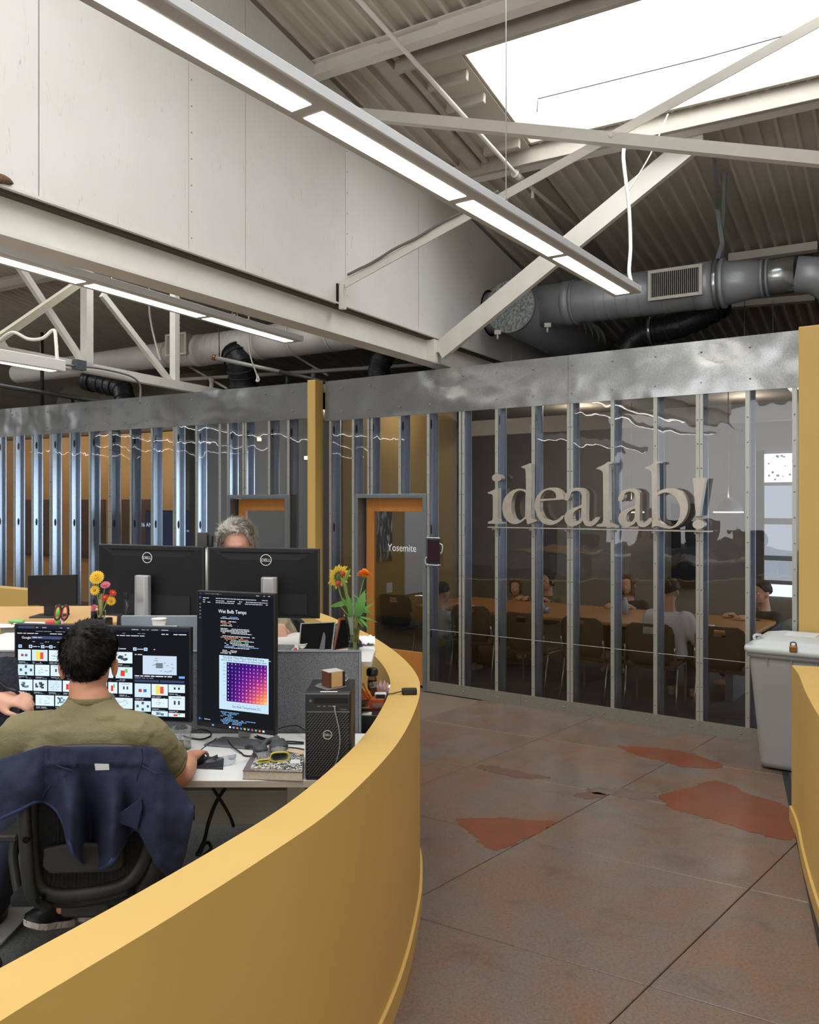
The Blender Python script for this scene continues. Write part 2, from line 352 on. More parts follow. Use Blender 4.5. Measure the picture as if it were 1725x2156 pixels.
# ================================================================== gable wall of painted plywood sheets above the steel beam
PLY = M('painted_plywood', (228, 225, 220), .62, var=(2.2, (219, 215, 209), .3), bump=(14, .08))
def ply_mat():
    nt = PLY.node_tree; N = nt.nodes; L = nt.links; b = N['Principled BSDF']
    g = N.new('ShaderNodeNewGeometry'); mp = N.new('ShaderNodeMapping'); mp.inputs['Scale'].default_value = (9, 9, 1.4); L.new(g.outputs['Position'], mp.inputs['Vector'])
    n = N.new('ShaderNodeTexNoise'); n.inputs['Scale'].default_value = 2.6; n.inputs['Detail'].default_value = 9; n.inputs['Roughness'].default_value = .75; n.inputs['Distortion'].default_value = 1.2; L.new(mp.outputs[0], n.inputs['Vector'])
    r = N.new('ShaderNodeMapRange'); r.inputs[1].default_value = .60; r.inputs[2].default_value = .76; r.inputs[4].default_value = .85; L.new(n.outputs['Fac'], r.inputs[0])
    x = N.new('ShaderNodeMix'); x.data_type = 'RGBA'; src = b.inputs['Base Color'].links[0].from_socket
    L.new(r.outputs[0], x.inputs[0]); L.new(src, x.inputs[6]); x.inputs[7].default_value = RGB((150, 144, 134)); L.new(x.outputs[2], b.inputs['Base Color'])
ply_mat()
WALLG = MB(); WALLG.prism([UVW(-11, -.03, 3.82), UVW(7.6, -.03, 3.82), UVW(7.6, -.03, roofz(7.6) - .02), UVW(-11, -.03, roofz(-11) - .02)], -GV * .08)
WG = WALLG.build('wall_left', DARKW, kind='structure')
seams = [-11, -9.7, -8.5, -7.3, -6.3, -5.282, -4.082, -3.482, -2.137, -.80, .40, 1.6, 2.8, 4.0, 5.2, 6.4, 7.6]
for i in range(len(seams) - 1):
    s0, s1 = seams[i] + .004, seams[i + 1] - .004; b = MB()
    hz = 3.84
    b.prism([UVW(s0, -.03, hz), UVW(s1, -.03, hz), UVW(s1, -.03, roofz(s1) - .03), UVW(s0, -.03, roofz(s0) - .03)], GV * (.016 + .002 * (i % 2)))
    b.build('plywood_sheet', PLY, WG)
nail = MB(); rn = random.Random(3)
for s in seams[4:12]:
    for z in np.arange(3.95, roofz(s) - .1, .19): nail.cyl(UVW(s + .03, -.016, z), UVW(s + .03, -.0125, z), .006, 6)
nail.build('nail_heads', M('nail', (120, 112, 100), .7), WG, kind='stuff')
b = MB(); p0 = onpl(-30, 372, PB, GV); p1 = onpl(30, 388, PB, GV)      # torn gap with insulation at the foot of the plywood
b.tube(smooth_path([onpl(-25, 372, PB, GV), onpl(5, 377, PB, GV), onpl(28, 387, PB, GV)], 4), [.03, .028, .027, .03, .028, .024, .02, .012, .004], 8); b.build('insulation_tuft', M('brown_insulation', (118, 92, 66), .95, bump=(60, 1)), WG)
b = MB(); nq = onpl(714, 622, PB, GV); b.box(nq - GV * .008, (.055, .012, .21), (GD, GV, UP)); b.build('wall_notch', M('notch_dark', (40, 36, 32), .9), WG)
# steel I-beam under the gable
def ibeam(name, a, c, h, w, tf=.016, tw=.01, up=UP, m=STEELW, parent=None, bolts=None, **k):
    r = thing(name, k.pop('label', None), k.pop('cat', None), (V(a) + V(c)) / 2 - V((0, 0, h / 2)), **k) if parent is None else parent
    MB().bar(a, c, tw, h - tf, up).build('web', m, r)
    x, y, z = frame(a, c, up)
    MB().bar(V(a) + y * (h / 2 - tf / 2), V(c) + y * (h / 2 - tf / 2), w, tf, up).build('top_flange', m, r)
    MB().bar(V(a) - y * (h / 2 - tf / 2), V(c) - y * (h / 2 - tf / 2), w, tf, up).build('bottom_flange', m, r); return r
BM = ibeam('steel_beam', UVW(-11, -.10, 3.713), UVW(7.6, -.10, 3.713), .292, .20, .018, .012, label='long white steel beam along the foot of the plywood gable wall', cat='beam')
b = MB()
for s in np.arange(-9, 1, .42): b.cyl(UVW(s, -.03, 3.838), UVW(s, -.03, 3.832), .012, 6)
b.build('bolt_holes', M('bolt_dark', (112, 100, 86), .7), BM, kind='stuff')
b = MB(); b.box(UVW(-.42, -.045, 3.70), (.14, .10, .25), (GD, GV, UP)); b.build('gusset_plate', STEELW, BM, bevel=.003)
# ================================================================== hall walls out of frame and dark far wall over the rooms
b = MB(); b.box(UVW(7.7, -12, 2.75), (.2, 46, 5.5), (GD, GV, UP)); b.build('wall_back', DARKW, kind='structure')
b = MB(); b.box(UVW(-1.5, 9.5, 3.3), (19, .2, 6.6), (GD, GV, UP)); b.build('wall_right', WHITE, kind='structure')
b = MB(); b.box(UVW(-1.5, -33.6, 3.3), (19, .2, 6.6), (GD, GV, UP)); b.build('wall_left_far', WHITE, kind='structure')
b = MB(); b.box(UVW(-16, -12, 4.0), (.2, 46, 8.2), (GD, GV, UP)); b.build('wall_front', WHITE, kind='structure')
fill_fr = thing('fill_light_frame', None, None, UVW(-15.88, 1.5, 0), kind='structure')  # invented frame, out of view, dressing the added fill light
for v_ in (-5.1, -1.8, 1.5, 4.8, 8.1): b = MB(); b.box(UVW(-15.86, v_, 2.3), (.08, .10, 4.6), (GD, GV, UP)); b.build('mullion', STEELW, fill_fr)
for z_ in (.85, 4.55): b = MB(); b.box(UVW(-15.86, 1.5, z_), (.08, 13.3, .10), (GD, GV, UP)); b.build('rail', STEELW, fill_fr)
# ================================================================== ceiling: ribbed steel deck with skylight openings
def deck():
    r = None; pit = .16
    groups = []                                    # cut the deck in strips between skylight edges
    cuts_u = sorted({-16.0, 7.7, *[s[0] for s in SKYLIGHTS], *[s[1] for s in SKYLIGHTS]})
    root = thing('ceiling', None, None, (0, 6, 5.5), kind='structure')
    v = -33.6; pieces = []
    while v < 9.5:
        w = min(pit * (24 if v < -12 else 6), 9.5 - v); pieces.append((v, v + w)); v += w
    for (v0, v1) in pieces:
        b = MB()
        for ui in range(len(cuts_u) - 1):
            u0, u1 = cuts_u[ui], cuts_u[ui + 1]
            spans = [(v0, v1)]
            for s in SKYLIGHTS:
                if s[0] <= u0 + 1e-6 and s[1] >= u1 - 1e-6:
                    ns = []
                    for a, c in spans:
                        if s[3] <= a or s[2] >= c: ns.append((a, c))
                        else:
                            if s[2] > a: ns.append((a, s[2]))
                            if s[3] < c: ns.append((s[3], c))
                    spans = ns
            for a, c in spans:
                if c - a < .005: continue
                k0 = math.floor(a / pit) - 1; pts = []
                for k in range(k0, math.ceil(c / pit) + 2):
                    q = k * pit - .002
                    pts += [(q + .0, .058), (q + .012, .0), (q + .040, .0), (q + .052, .058)]
                prof = []
                for i in range(len(pts) - 1):      # clip to [a, c]
                    (x0, y0), (x1, y1) = pts[i], pts[i + 1]
                    if x1 < a or x0 > c or x1 - x0 < 1e-9: continue
                    t0 = max(0, (a - x0) / (x1 - x0)); t1 = min(1, (c - x0) / (x1 - x0))
                    A = (x0 + (x1 - x0) * t0, y0 + (y1 - y0) * t0); B_ = (x0 + (x1 - x0) * t1, y0 + (y1 - y0) * t1)
                    if not prof: prof.append(A)
                    prof.append(B_)
                n = len(prof)
                vs = [RF(u0, x, y) for x, y in prof] + [RF(u1, x, y) for x, y in prof]
                b.add(vs, [(i, i + 1, n + i + 1, n + i) for i in range(n - 1)])
                vs2 = [RF(u0, a, .06), RF(u0, c, .06), RF(u1, c, .06), RF(u1, a, .06)]; b.add(vs2, [(0, 1, 2, 3)])
        b.build('deck_sheet', DECK, root, fix=False)
    return root
CEIL = deck()
# ================================================================== meeting-room front: clear plastic sheets on steel studs
PO = V((.20860553, 9.0138191, 0)); PD = V((.82082623, -.57117799, 0)); PN = V((PD.y, -PD.x, 0))      # PN faces the camera
LO = V((-1.172, 9.887, 0)); LD = V((.87, -.493, 0)).normalized(); LN = V((LD.y, -LD.x, 0))
def pw(t, z, k=0): p = PO + PD * t + PN * k; return V((p.x, p.y, z))
def lw(t, z, k=0): p = LO + LD * t + LN * k; return V((p.x, p.y, z))
def ptx(x, o=PO, d=PD, n=PN): return (onpl(x, 1057, o, n) - o).dot(d)
def galv():
    m = bpy.data.materials.new('galvanised_sheet'); m.use_nodes = True; nt = m.node_tree; N = nt.nodes; L = nt.links; b = N['Principled BSDF']
    g = N.new('ShaderNodeNewGeometry')
    b.inputs['Metallic'].default_value = .85
    v = N.new('ShaderNodeTexVoronoi'); v.inputs['Scale'].default_value = 130; L.new(g.outputs['Position'], v.inputs['Vector'])
    r = N.new('ShaderNodeValToRGB'); r.color_ramp.elements[0].color = RGB((150, 152, 153)); r.color_ramp.elements[1].color = RGB((172, 174, 174)); L.new(v.outputs['Color'], r.inputs[0]); L.new(r.outputs[0], b.inputs['Base Color'])
    q = N.new('ShaderNodeMapRange'); q.inputs[3].default_value = .22; q.inputs[4].default_value = .27; L.new(v.outputs['Color'], q.inputs[0]); L.new(q.outputs[0], b.inputs['Roughness'])
    n = N.new('ShaderNodeTexNoise'); n.inputs['Scale'].default_value = 2.2; n.inputs['Detail'].default_value = 1.5; L.new(g.outputs['Position'], n.inputs['Vector'])
    bp = N.new('ShaderNodeBump'); bp.inputs['Strength'].default_value = .7; bp.inputs['Distance'].default_value = .06; L.new(n.outputs['Fac'], bp.inputs['Height']); L.new(bp.outputs['Normal'], b.inputs['Normal']); return m
GSH = galv()
STUD = M('stud_steel_sky_tint', (172, 182, 198), .34, .85, var=(40, (158, 164, 170), .3)); BATT = M('batten_steel', (172, 172, 164), .45, .6)  # stud colour tinted blue in place of reflected sky light
RAILM = M('rail_steel', (158, 154, 144), .45, .6, var=(50, (140, 136, 126), .3)); SCREW = M('screw', (150, 150, 146), .35, .8)
def clear_sheet():
    m = bpy.data.materials.new('clear_plastic'); m.use_nodes = True; nt = m.node_tree; N = nt.nodes; L = nt.links; N.clear()
    out = N.new('ShaderNodeOutputMaterial'); mx = N.new('ShaderNodeMixShader'); tr = N.new('ShaderNodeBsdfTransparent'); gl = N.new('ShaderNodeBsdfGlossy'); fr = N.new('ShaderNodeFresnel'); ml = N.new('ShaderNodeMath')
    tr.inputs[0].default_value = (.90, .90, .91, 1); gl.inputs['Roughness'].default_value = .012; gl.inputs[0].default_value = (1, 1, 1, 1); fr.inputs['IOR'].default_value = 1.55
    g = N.new('ShaderNodeNewGeometry'); bp = N.new('ShaderNodeBump'); bp.inputs['Strength'].default_value = .085; bp.inputs['Distance'].default_value = .05
    mp = N.new('ShaderNodeMapping'); mp.inputs['Scale'].default_value = (1, 1, .55); L.new(g.outputs['Position'], mp.inputs['Vector'])
    n = N.new('ShaderNodeTexNoise'); n.inputs['Scale'].default_value = 3.2; n.inputs['Detail'].default_value = 2.2; n.inputs['Roughness'].default_value = .4; L.new(mp.outputs[0], n.inputs['Vector'])
    L.new(n.outputs['Fac'], bp.inputs['Height']); L.new(bp.outputs['Normal'], gl.inputs['Normal'])
    ml.operation = 'MULTIPLY'; ml.inputs[1].default_value = 1.5; ml.use_clamp = True; L.new(fr.outputs[0], ml.inputs[0])
    L.new(ml.outputs[0], mx.inputs[0]); L.new(tr.outputs[0], mx.inputs[1]); L.new(gl.outputs[0], mx.inputs[2]); L.new(mx.outputs[0], out.inputs[0]); return m
CLEAR = clear_sheet()
ZF0, ZF1, ZL0 = 3.005, 3.475, 3.045
def stud(root, w, t, z0, z1, D=.15):
    b = MB(); ax = (w(1, 0) - w(0, 0), -(w(0, 0, 1) - w(0, 0)), UP)   # along, into the room, up
    b.box(w(t - .018, (z0 + z1) / 2, -.001 - D / 2), (.003, D, z1 - z0), ax)
    b.box(w(t + .002, (z0 + z1) / 2, -.001), (.041, .003, z1 - z0), ax)
    b.box(w(t + .006, (z0 + z1) / 2, -D), (.05, .003, z1 - z0), ax); b.box(w(t + .03, (z0 + z1) / 2, -D + .006), (.003, .014, z1 - z0), ax)
    for z in (1.75, .62, 2.9):                     # service knock-outs in the stud web
        if z0 < z < z1:
            h = MB(); nrm = ax[0]; pts = [w(t - .0163, z + .055 * math.sin(a) , -D / 2 + .018 * math.cos(a)) for a in np.linspace(0, 2 * PI, 12, endpoint=False)]
            b.prism(pts, nrm * .0012, 1)
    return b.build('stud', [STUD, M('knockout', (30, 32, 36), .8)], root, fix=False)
def batten(root, w, t, z0, z1, wd=.036, sc=None):
    b = MB(); b.box(w(t, (z0 + z1) / 2, .010), (wd, .004, z1 - z0), (w(1, 0) - w(0, 0), w(0, 0, 1) - w(0, 0), UP)); b.build('batten', BATT, root)
    for z in np.arange(z0 + .09, z1 - .05, .215): sc.ell(w(t, z, .013), (.0075, .0075, .0075), None, 8, 5)
def sheet(root, w, t0, t1, z0, z1, k=.005):
    b = MB(); b.quad(w(t0, z0, k), w(t1, z0, k), w(t1, z1, k), w(t0, z1, k)); return b.build('clear_sheet', CLEAR, root, fix=False)
def fascia(root, w, t0, t1, z0, z1, rnd, dent=.020):
    nx = max(6, int((t1 - t0) / .06)); nz = 8; b = MB(); vs = []
    for j in range(nz + 1):
        for i in range(nx + 1):
            t = t0 + (t1 - t0) * i / nx; z = z0 + (z1 - z0) * j / nz
            e = min(1, 4 * min(i, nx - i) / nx) * min(1, 4 * min(j, nz - j) / nz)
            vs.append(w(t, z, .018 + dent * e * noise.noise(V((t * 2.3 + rnd, z * 3.1, rnd)))))
    b.add(vs, [(j * (nx + 1) + i, j * (nx + 1) + i + 1, (j + 1) * (nx + 1) + i + 1, (j + 1) * (nx + 1) + i) for j in range(nz) for i in range(nx)], 0, True)
    b.hexa([w(t0, z0, 0), w(t1, z0, 0), w(t1, z0, .014), w(t0, z0, .014), w(t0, z1, 0), w(t1, z1, 0), w(t1, z1, .016), w(t0, z1, .016)])
    return b.build('fascia_sheet', GSH, root, fix=False)
# ---- right section
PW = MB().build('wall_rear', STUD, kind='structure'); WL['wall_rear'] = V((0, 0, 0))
sc = MB()
T = {x: ptx(x) for x in (697, 745, 777, 784, 843, 903, 970, 977, 1047, 1124, 1198, 1205, 1291, 1381, 1470, 1478, 1575, 1674)}
DT0, DT1, DZ = ptx(750), ptx(900), 2.14
for x, t in T.items():
    if x in (745, 903): z0 = .11
    elif 745 < x < 903: z0 = DZ
    else: z0 = .11
    dbl = x in (777, 784, 970, 977, 1198, 1205, 1470, 1478)
    batten(PW, pw, t, z0, ZF0, .030 if dbl else .036, sc)
    if x not in (784, 977, 1205, 1478): stud(PW, pw, t + (.018 if dbl else 0), z0 if z0 > 1 else .0, 3.4)
joints = [-1.44, (T[777] + T[784]) / 2, (T[970] + T[977]) / 2, (T[1198] + T[1205]) / 2, (T[1470] + T[1478]) / 2, 3.69]
ZS = .672
for i in range(5):
    a, c = joints[i], joints[i + 1]
    if i == 0: sheet(PW, pw, a, DT0, .1, ZS); sheet(PW, pw, a, DT0, ZS + .002, DZ); sheet(PW, pw, a, c, DZ + .002, 3.02)
    elif i == 1: sheet(PW, pw, a, c, DZ + .002, 3.02); sheet(PW, pw, DT1, c, ZS + .002, DZ); sheet(PW, pw, DT1, c, .1, ZS)
    else: sheet(PW, pw, a, c, .1, ZS); sheet(PW, pw, a, c, ZS + .002, 3.02)
b = MB()
for i in range(2, 5): b.bar(pw(joints[i], ZS, .006), pw(joints[i + 1], ZS, .006), .003, .004)
b.bar(pw(DT1, ZS, .006), pw(joints[2], ZS, .006), .003, .004); b.build('sheet_seam', M('seam_edge', (186, 190, 190), .3), PW)
tj = T[1201 - 3]
for a, c, s in ((-1.457, tj, 1.3), (tj + .002, 3.69, 4.1)): fascia(PW, pw, a, c, ZF0, ZF1, s)
for a, c in ((-1.457, DT0), (DT1, 1.12), (1.122, 3.69)):
    b = MB(); b.box(pw((a + c) / 2, .058, .014), (c - a, .012, .115), (PD, PN, UP)); b.build('bottom_rail', RAILM, PW)
    for t in np.arange(a + .06, c - .02, .41): sc.ell(pw(t, .055, .021), (.008, .008, .008), None, 8, 5)
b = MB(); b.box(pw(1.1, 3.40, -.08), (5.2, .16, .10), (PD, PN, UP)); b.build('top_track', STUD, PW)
for t in np.arange(-1.2, 3.6, .41):
    for z in (ZF0 + .1, ZF1 - .1): sc.ell(pw(t, z, .022), (.009, .009, .009), None, 8, 5)
sc.build('screws', SCREW, PW, kind='stuff')
# ---- left section
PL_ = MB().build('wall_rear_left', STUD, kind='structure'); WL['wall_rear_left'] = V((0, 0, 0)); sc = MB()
TL = {x: ptx(x, LO, LD, LN) for x in (-52, -48, -8, 31, 69, 107, 111, 149, 190, 231, 235, 276.5, 321, 367, 371, 415, 464, 481.6, 513.5, 518.5, 568, 608.5)}
LT0, LT1, LZ = ptx(482, LO, LD, LN), ptx(609, LO, LD, LN), 2.14
for x, t in TL.items():
    z0 = LZ if 482 < x < 608 else .11
    dbl = x in (-52, -48, 107, 111, 231, 235, 367, 371, 513.5, 518.5)
    batten(PL_, lw, t, z0, ZL0, .030 if dbl else .036, sc)
    if x not in (-48, 111, 235, 371, 518.5, 464): stud(PL_, lw, t + (.018 if dbl else 0), z0 if z0 > 1 else 0., 3.4)
lj = [(TL[-52] + TL[-48]) / 2, (TL[107] + TL[111]) / 2, (TL[231] + TL[235]) / 2, (TL[367] + TL[371]) / 2, (TL[513.5] + TL[518.5]) / 2, 0]
for i in range(5):
    a, c = lj[i], lj[i + 1]
    if i == 3: sheet(PL_, lw, a, LT0, .1, LZ); sheet(PL_, lw, a, c, LZ + .002, 3.06)
    elif i == 4: sheet(PL_, lw, LT1, c, .1, LZ); sheet(PL_, lw, a, c, LZ + .002, 3.06)
    else: sheet(PL_, lw, a, c, .1, 3.06)
lf = [TL[-52], ptx(235, LO, LD, LN), ptx(369, LO, LD, LN), 0]
for i in range(3): fascia(PL_, lw, lf[i] + .001, lf[i + 1] - .001, ZL0, ZF1, 7.7 + i * 2.9)
for a, c in ((TL[-52], LT0), (LT1, 0)):
    b = MB(); b.box(lw((a + c) / 2, .058, .014), (c - a, .012, .115), (LD, LN, UP)); b.build('bottom_rail', RAILM, PL_)
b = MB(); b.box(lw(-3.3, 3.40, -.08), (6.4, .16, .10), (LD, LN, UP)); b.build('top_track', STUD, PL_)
for t in np.arange(-6, -.1, .41):
    for z in (ZL0 + .1, ZF1 - .1): sc.ell(lw(t, z, .022), (.009, .009, .009), None, 8, 5)
sc.build('screws', SCREW, PL_, kind='stuff')
# ---- yellow posts
b = MB(); b.box(lw(.055, 1.745, -.01), (.115, .16, 3.49), (LD, LN, UP)); b.build('yellow_post', YEL, None, 'slim square yellow post between the two galvanised wall sections', 'post', bevel=.004)
b = MB(); b.box(pw(4.3, 1.745, -.05), (1.2, .26, 3.49), (PD, PN, UP)); b.build('yellow_pillar', YEL, None, 'broad yellow pillar at the end of the clear wall behind the wheelie bin', 'pillar', bevel=.004)
# ================================================================== doors
WOOD = M('door_wood', (194, 130, 64), .4, var=(9, (164, 92, 32), .3)); GLASSD = M('door_glass', (235, 240, 240), .02, 0, trans=0)
def wood_grain(m, c2, sc=(40, 40, 3)):
    nt = m.node_tree; N = nt.nodes; L = nt.links; b = N['Principled BSDF']; tc = N.new('ShaderNodeTexCoord'); mp = N.new('ShaderNodeMapping'); mp.inputs['Scale'].default_value = sc
    L.new(tc.outputs['Object'], mp.inputs['Vector']); n = N.new('ShaderNodeTexNoise'); n.inputs['Scale'].default_value = 1.5; n.inputs['Detail'].default_value = 6; n.inputs['Distortion'].default_value = .6; L.new(mp.outputs[0], n.inputs['Vector'])
    x = N.new('ShaderNodeMix'); x.data_type = 'RGBA'; L.new(n.outputs['Fac'], x.inputs[0]); x.inputs[6].default_value = b.inputs['Base Color'].default_value; x.inputs[7].default_value = RGB(c2); L.new(x.outputs[2], b.inputs['Base Color'])
wood_grain(WOOD, (170, 106, 46))
def door_glass():
    m = bpy.data.materials.new('door_pane'); m.use_nodes = True; nt = m.node_tree; N = nt.nodes; L = nt.links; N.clear()
    out = N.new('ShaderNodeOutputMaterial'); mx = N.new('ShaderNodeMixShader'); tr = N.new('ShaderNodeBsdfTransparent'); gl = N.new('ShaderNodeBsdfGlossy'); fr = N.new('ShaderNodeFresnel')
    tr.inputs[0].default_value = (.88, .88, .87, 1); gl.inputs['Roughness'].default_value = .01; fr.inputs['IOR'].default_value = 1.5
    L.new(fr.outputs[0], mx.inputs[0]); L.new(tr.outputs[0], mx.inputs[1]); L.new(gl.outputs[0], mx.inputs[2]); L.new(mx.outputs[0], out.inputs[0]); return m
PANE = door_glass()
CHROME = M('brushed_steel', (196, 194, 190), .25, .95); FRM = M('door_frame_steel', (122, 128, 132), .45, .6)
def door(name, w, d, n, t0, t1, zt, txt=None, hinge_left=True):
    r = thing(name, None, None, w((t0 + t1) / 2, 0), kind='structure')
    fw, dp = .045, .20
    fr = [('frame_jamb', t0 + fw / 2, (zt) / 2, fw, zt), ('frame_jamb', t1 - fw / 2, zt / 2, fw, zt)]
    for nm, t, z, ww, hh in fr:
        b = MB(); b.box(w(t, z, -.07), (ww, dp, hh), (d, n, UP)); b.build(nm, FRM, r, bevel=.003)
    b = MB(); b.box(w((t0 + t1) / 2, zt - fw / 2, -.07), (t1 - t0 - 2 * fw, dp, fw), (d, n, UP)); b.build('frame_head', FRM, r, bevel=.003)
    # wooden leaf, set back in the frame
    a, c, top, k, st = t0 + fw + .028, t1 - fw - .004, zt - fw - .008, -.12, .10
    leaf = thing('door_leaf', None, None, w((a + c) / 2, 0), parent=r)
    def bx(nm, ta, tc_, za, zb, th, m, kk=k, par=leaf, bev=.003): q = MB(); q.box(w((ta + tc_) / 2, (za + zb) / 2, kk), (tc_ - ta, th, zb - za), (d, n, UP)); return q.build(nm, m, par, bevel=bev)
    bx('stile', a, a + st, .02, top, .045, WOOD); bx('stile', c - st * .62, c, .02, top, .045, WOOD)
    bx('top_rail', a + st, c - st * .62, top - .145, top, .044, WOOD); bx('bottom_rail', a + st, c - st * .62, .02, .385, .044, WOOD)
    bx('glass_pane', a + st, c - st * .62, .385, top - .145, .006, PANE, bev=0)
    bx('glazing_bead', a + st, a + st + .012, .385, top - .145, .050, WOOD); bx('glazing_bead', c - st * .62 - .012, c - st * .62, .385, top - .145, .050, WOOD)
    bx('door_stop', t0 + fw, a - .002, .0, top, .03, M('stop_dark', (52, 50, 48), .6), -.13, leaf)
    h = MB(); hz = 1.02; hc = w(c - .028, hz, k + .03)
    h.cyl(hc - n * .01, hc + n * .006, .026, 16); h.cyl(hc, hc + n * .05, .010, 10); h.tube(smooth_path([hc + n * .05, hc + n * .052 - d * .05, hc + n * .046 - d * .115 + UP * -.006], 4), .010, 8)
    h.cyl(hc + UP * -.085 - n * .01, hc + UP * -.085 + n * .008, .014, 12); h.build('lever_handle', CHROME, leaf)
    if txt:
        q = MB(); q.text(txt, w((a + c) / 2 + .06, 1.495, k + .0045), d, UP, .118, .0012, sx=.88); q.build('door_lettering', M('white_vinyl', (238, 238, 236), .5), leaf, fix=False)
    return r
door('door_1', pw, PD, PN, DT0, DT1, DZ, 'Yosemite')
door('door_2', lw, LD, LN, LT0, LT1, LZ)
# ================================================================== company sign: tracing of its eight characters on their shelf rail
SIGN = M('sign_metal', (186, 178, 166), .38, .55, var=(16, (170, 162, 150), .3)); SIGNSIDE = M('sign_return', (120, 122, 128), .28, .8)
# outlines in units of the trace (x right, y down, 3.45 units per photograph pixel, origin 1020,950)
def circ(cx, cy, rx, ry, n=20): return [(cx + rx * math.cos(2 * PI * k / n), cy + ry * math.sin(2 * PI * k / n)) for k in range(n)]
GL = {
 'i': [[(24, 300), (60, 285), (92, 268), (98, 268), (98, 490), (104, 506), (138, 515), (138, 528), (26, 526), (26, 513), (56, 504), (62, 490), (62, 330), (56, 314), (26, 308)], circ(90, 193, 35, 28)],
 'd': [catmull2([(304, 282), (250, 272), (195, 290), (150, 335), (130, 400), (140, 465), (170, 510), (215, 530), (258, 520), (300, 490)], 4, False) + [(304, 492), (312, 532), (345, 522), (382, 508), (380, 500), (344, 486), (340, 460), (342, 90), (330, 88), (300, 100), (268, 112), (268, 118), (294, 126), (300, 142)], catmull2([(300, 300), (262, 285), (225, 300), (202, 345), (196, 405), (206, 465), (230, 500), (265, 500), (302, 470)], 4, False)],
 'e': [catmull2([(362, 400), (378, 335), (420, 285), (485, 264), (540, 276), (572, 315), (580, 358)], 4, False) + [(404, 362)] + catmull2([(402, 372), (404, 425), (430, 480), (478, 505), (530, 497), (572, 462)], 4, False) + [(584, 464)] + catmull2([(570, 490), (530, 522), (478, 536), (420, 518), (380, 470)], 4, False), catmull2([(404, 348), (418, 312), (446, 287), (480, 282), (510, 296), (522, 322), (516, 346)], 4, False)],
 'a': [catmull2([(580, 352), (586, 320), (612, 285), (660, 266), (712, 270), (740, 300), (742, 350), (740, 480), (748, 506), (772, 512), (800, 490), (815, 476)], 4, False) + [(844, 478)] + catmull2([(836, 495), (806, 530), (768, 546), (732, 536), (716, 505)], 4, False) + catmull2([(714, 504), (690, 528), (640, 546), (600, 530), (582, 488), (594, 446), (640, 415), (700, 392), (706, 370)], 4, False) + catmull2([(706, 368), (708, 320), (690, 292), (656, 288), (630, 304), (622, 330), (612, 352), (596, 360)], 4, False), catmull2([(706, 410), (676, 424), (650, 446), (640, 480), (652, 506), (682, 504), (706, 474)], 4, False)],
 'l': [[(814, 122), (866, 100), (900, 76), (934, 78), (930, 90), (904, 96), (906, 500), (916, 522), (962, 538), (962, 550), (816, 548), (816, 534), (856, 524), (864, 500), (862, 165), (856, 145), (840, 134), (814, 128)]],
 'b': [[(1166, 118), (1214, 98), (1244, 72), (1280, 74), (1278, 86), (1254, 92), (1256, 300)] + catmull2([(1256, 300), (1300, 276), (1360, 268), (1425, 288), (1468, 340), (1480, 410), (1462, 480), (1415, 535), (1355, 562), (1300, 556), (1254, 540)], 4, False) + [(1236, 546), (1218, 558), (1216, 165), (1208, 140), (1190, 130), (1166, 124)], catmull2([(1256, 322), (1300, 302), (1345, 304), (1390, 335), (1420, 400), (1418, 475), (1390, 530), (1350, 548), (1300, 530), (1262, 496), (1256, 450)], 4, False)],
 '!': [[(1514, 196), (1606, 194), (1560, 470), (1538, 470)], circ(1556, 532, 44, 34)]}
GL['A'] = [[(x + 386, y + 6) for x, y in l] for l in GL['a']]
GL['A'] = [[(x * .985 + 20, y) for x, y in l] for l in GL['A']]
SK = .135                                          # the letters stand this far off the plastic
so = PO + PN * SK
def spt(u, v_): p = onpl(1020 + u / 3.45, 950 + v_ / 3.45, so, PN); return ((p - so).dot(PD), p.z)
sr = thing('company_sign', 'brushed metal lettering idealab! standing on a thin rail across the clear wall', 'sign', pw(1.85, 1.79, .10))
for ch in ('i', 'd', 'e', 'a', 'l', 'A', 'b', '!'):
    loops = [[spt(*q) for q in l] for l in GL[ch]]; b = MB()
    if ch in 'i!':
        for l in loops: b.flat([l], so, PD, UP, -PN * .075)
    else: b.flat(loops, so, PD, UP, -PN * .075)
    b.build('letter', SIGN, sr, fix=True)
b = MB(); t0, t1 = spt(25, 535)[0], spt(1640, 575)[0]; z_ = 1.795
b.box(pw((t0 + t1) / 2, z_, SK - .045), (t1 - t0, .10, .010), (PD, PN, UP)); b.build('shelf_rail', SIGN, sr)
for t in (T[1047], T[1124], T[1201 - 3], T[1291], T[1381], T[1470]): b = MB(); b.box(pw(t, z_ - .02, .05), (.012, .09, .014), (PD, PN, UP)); b.box(pw(t, z_ - .03, .016), (.03, .006, .06), (PD, PN, UP)); b.build('bracket', BATT, sr)
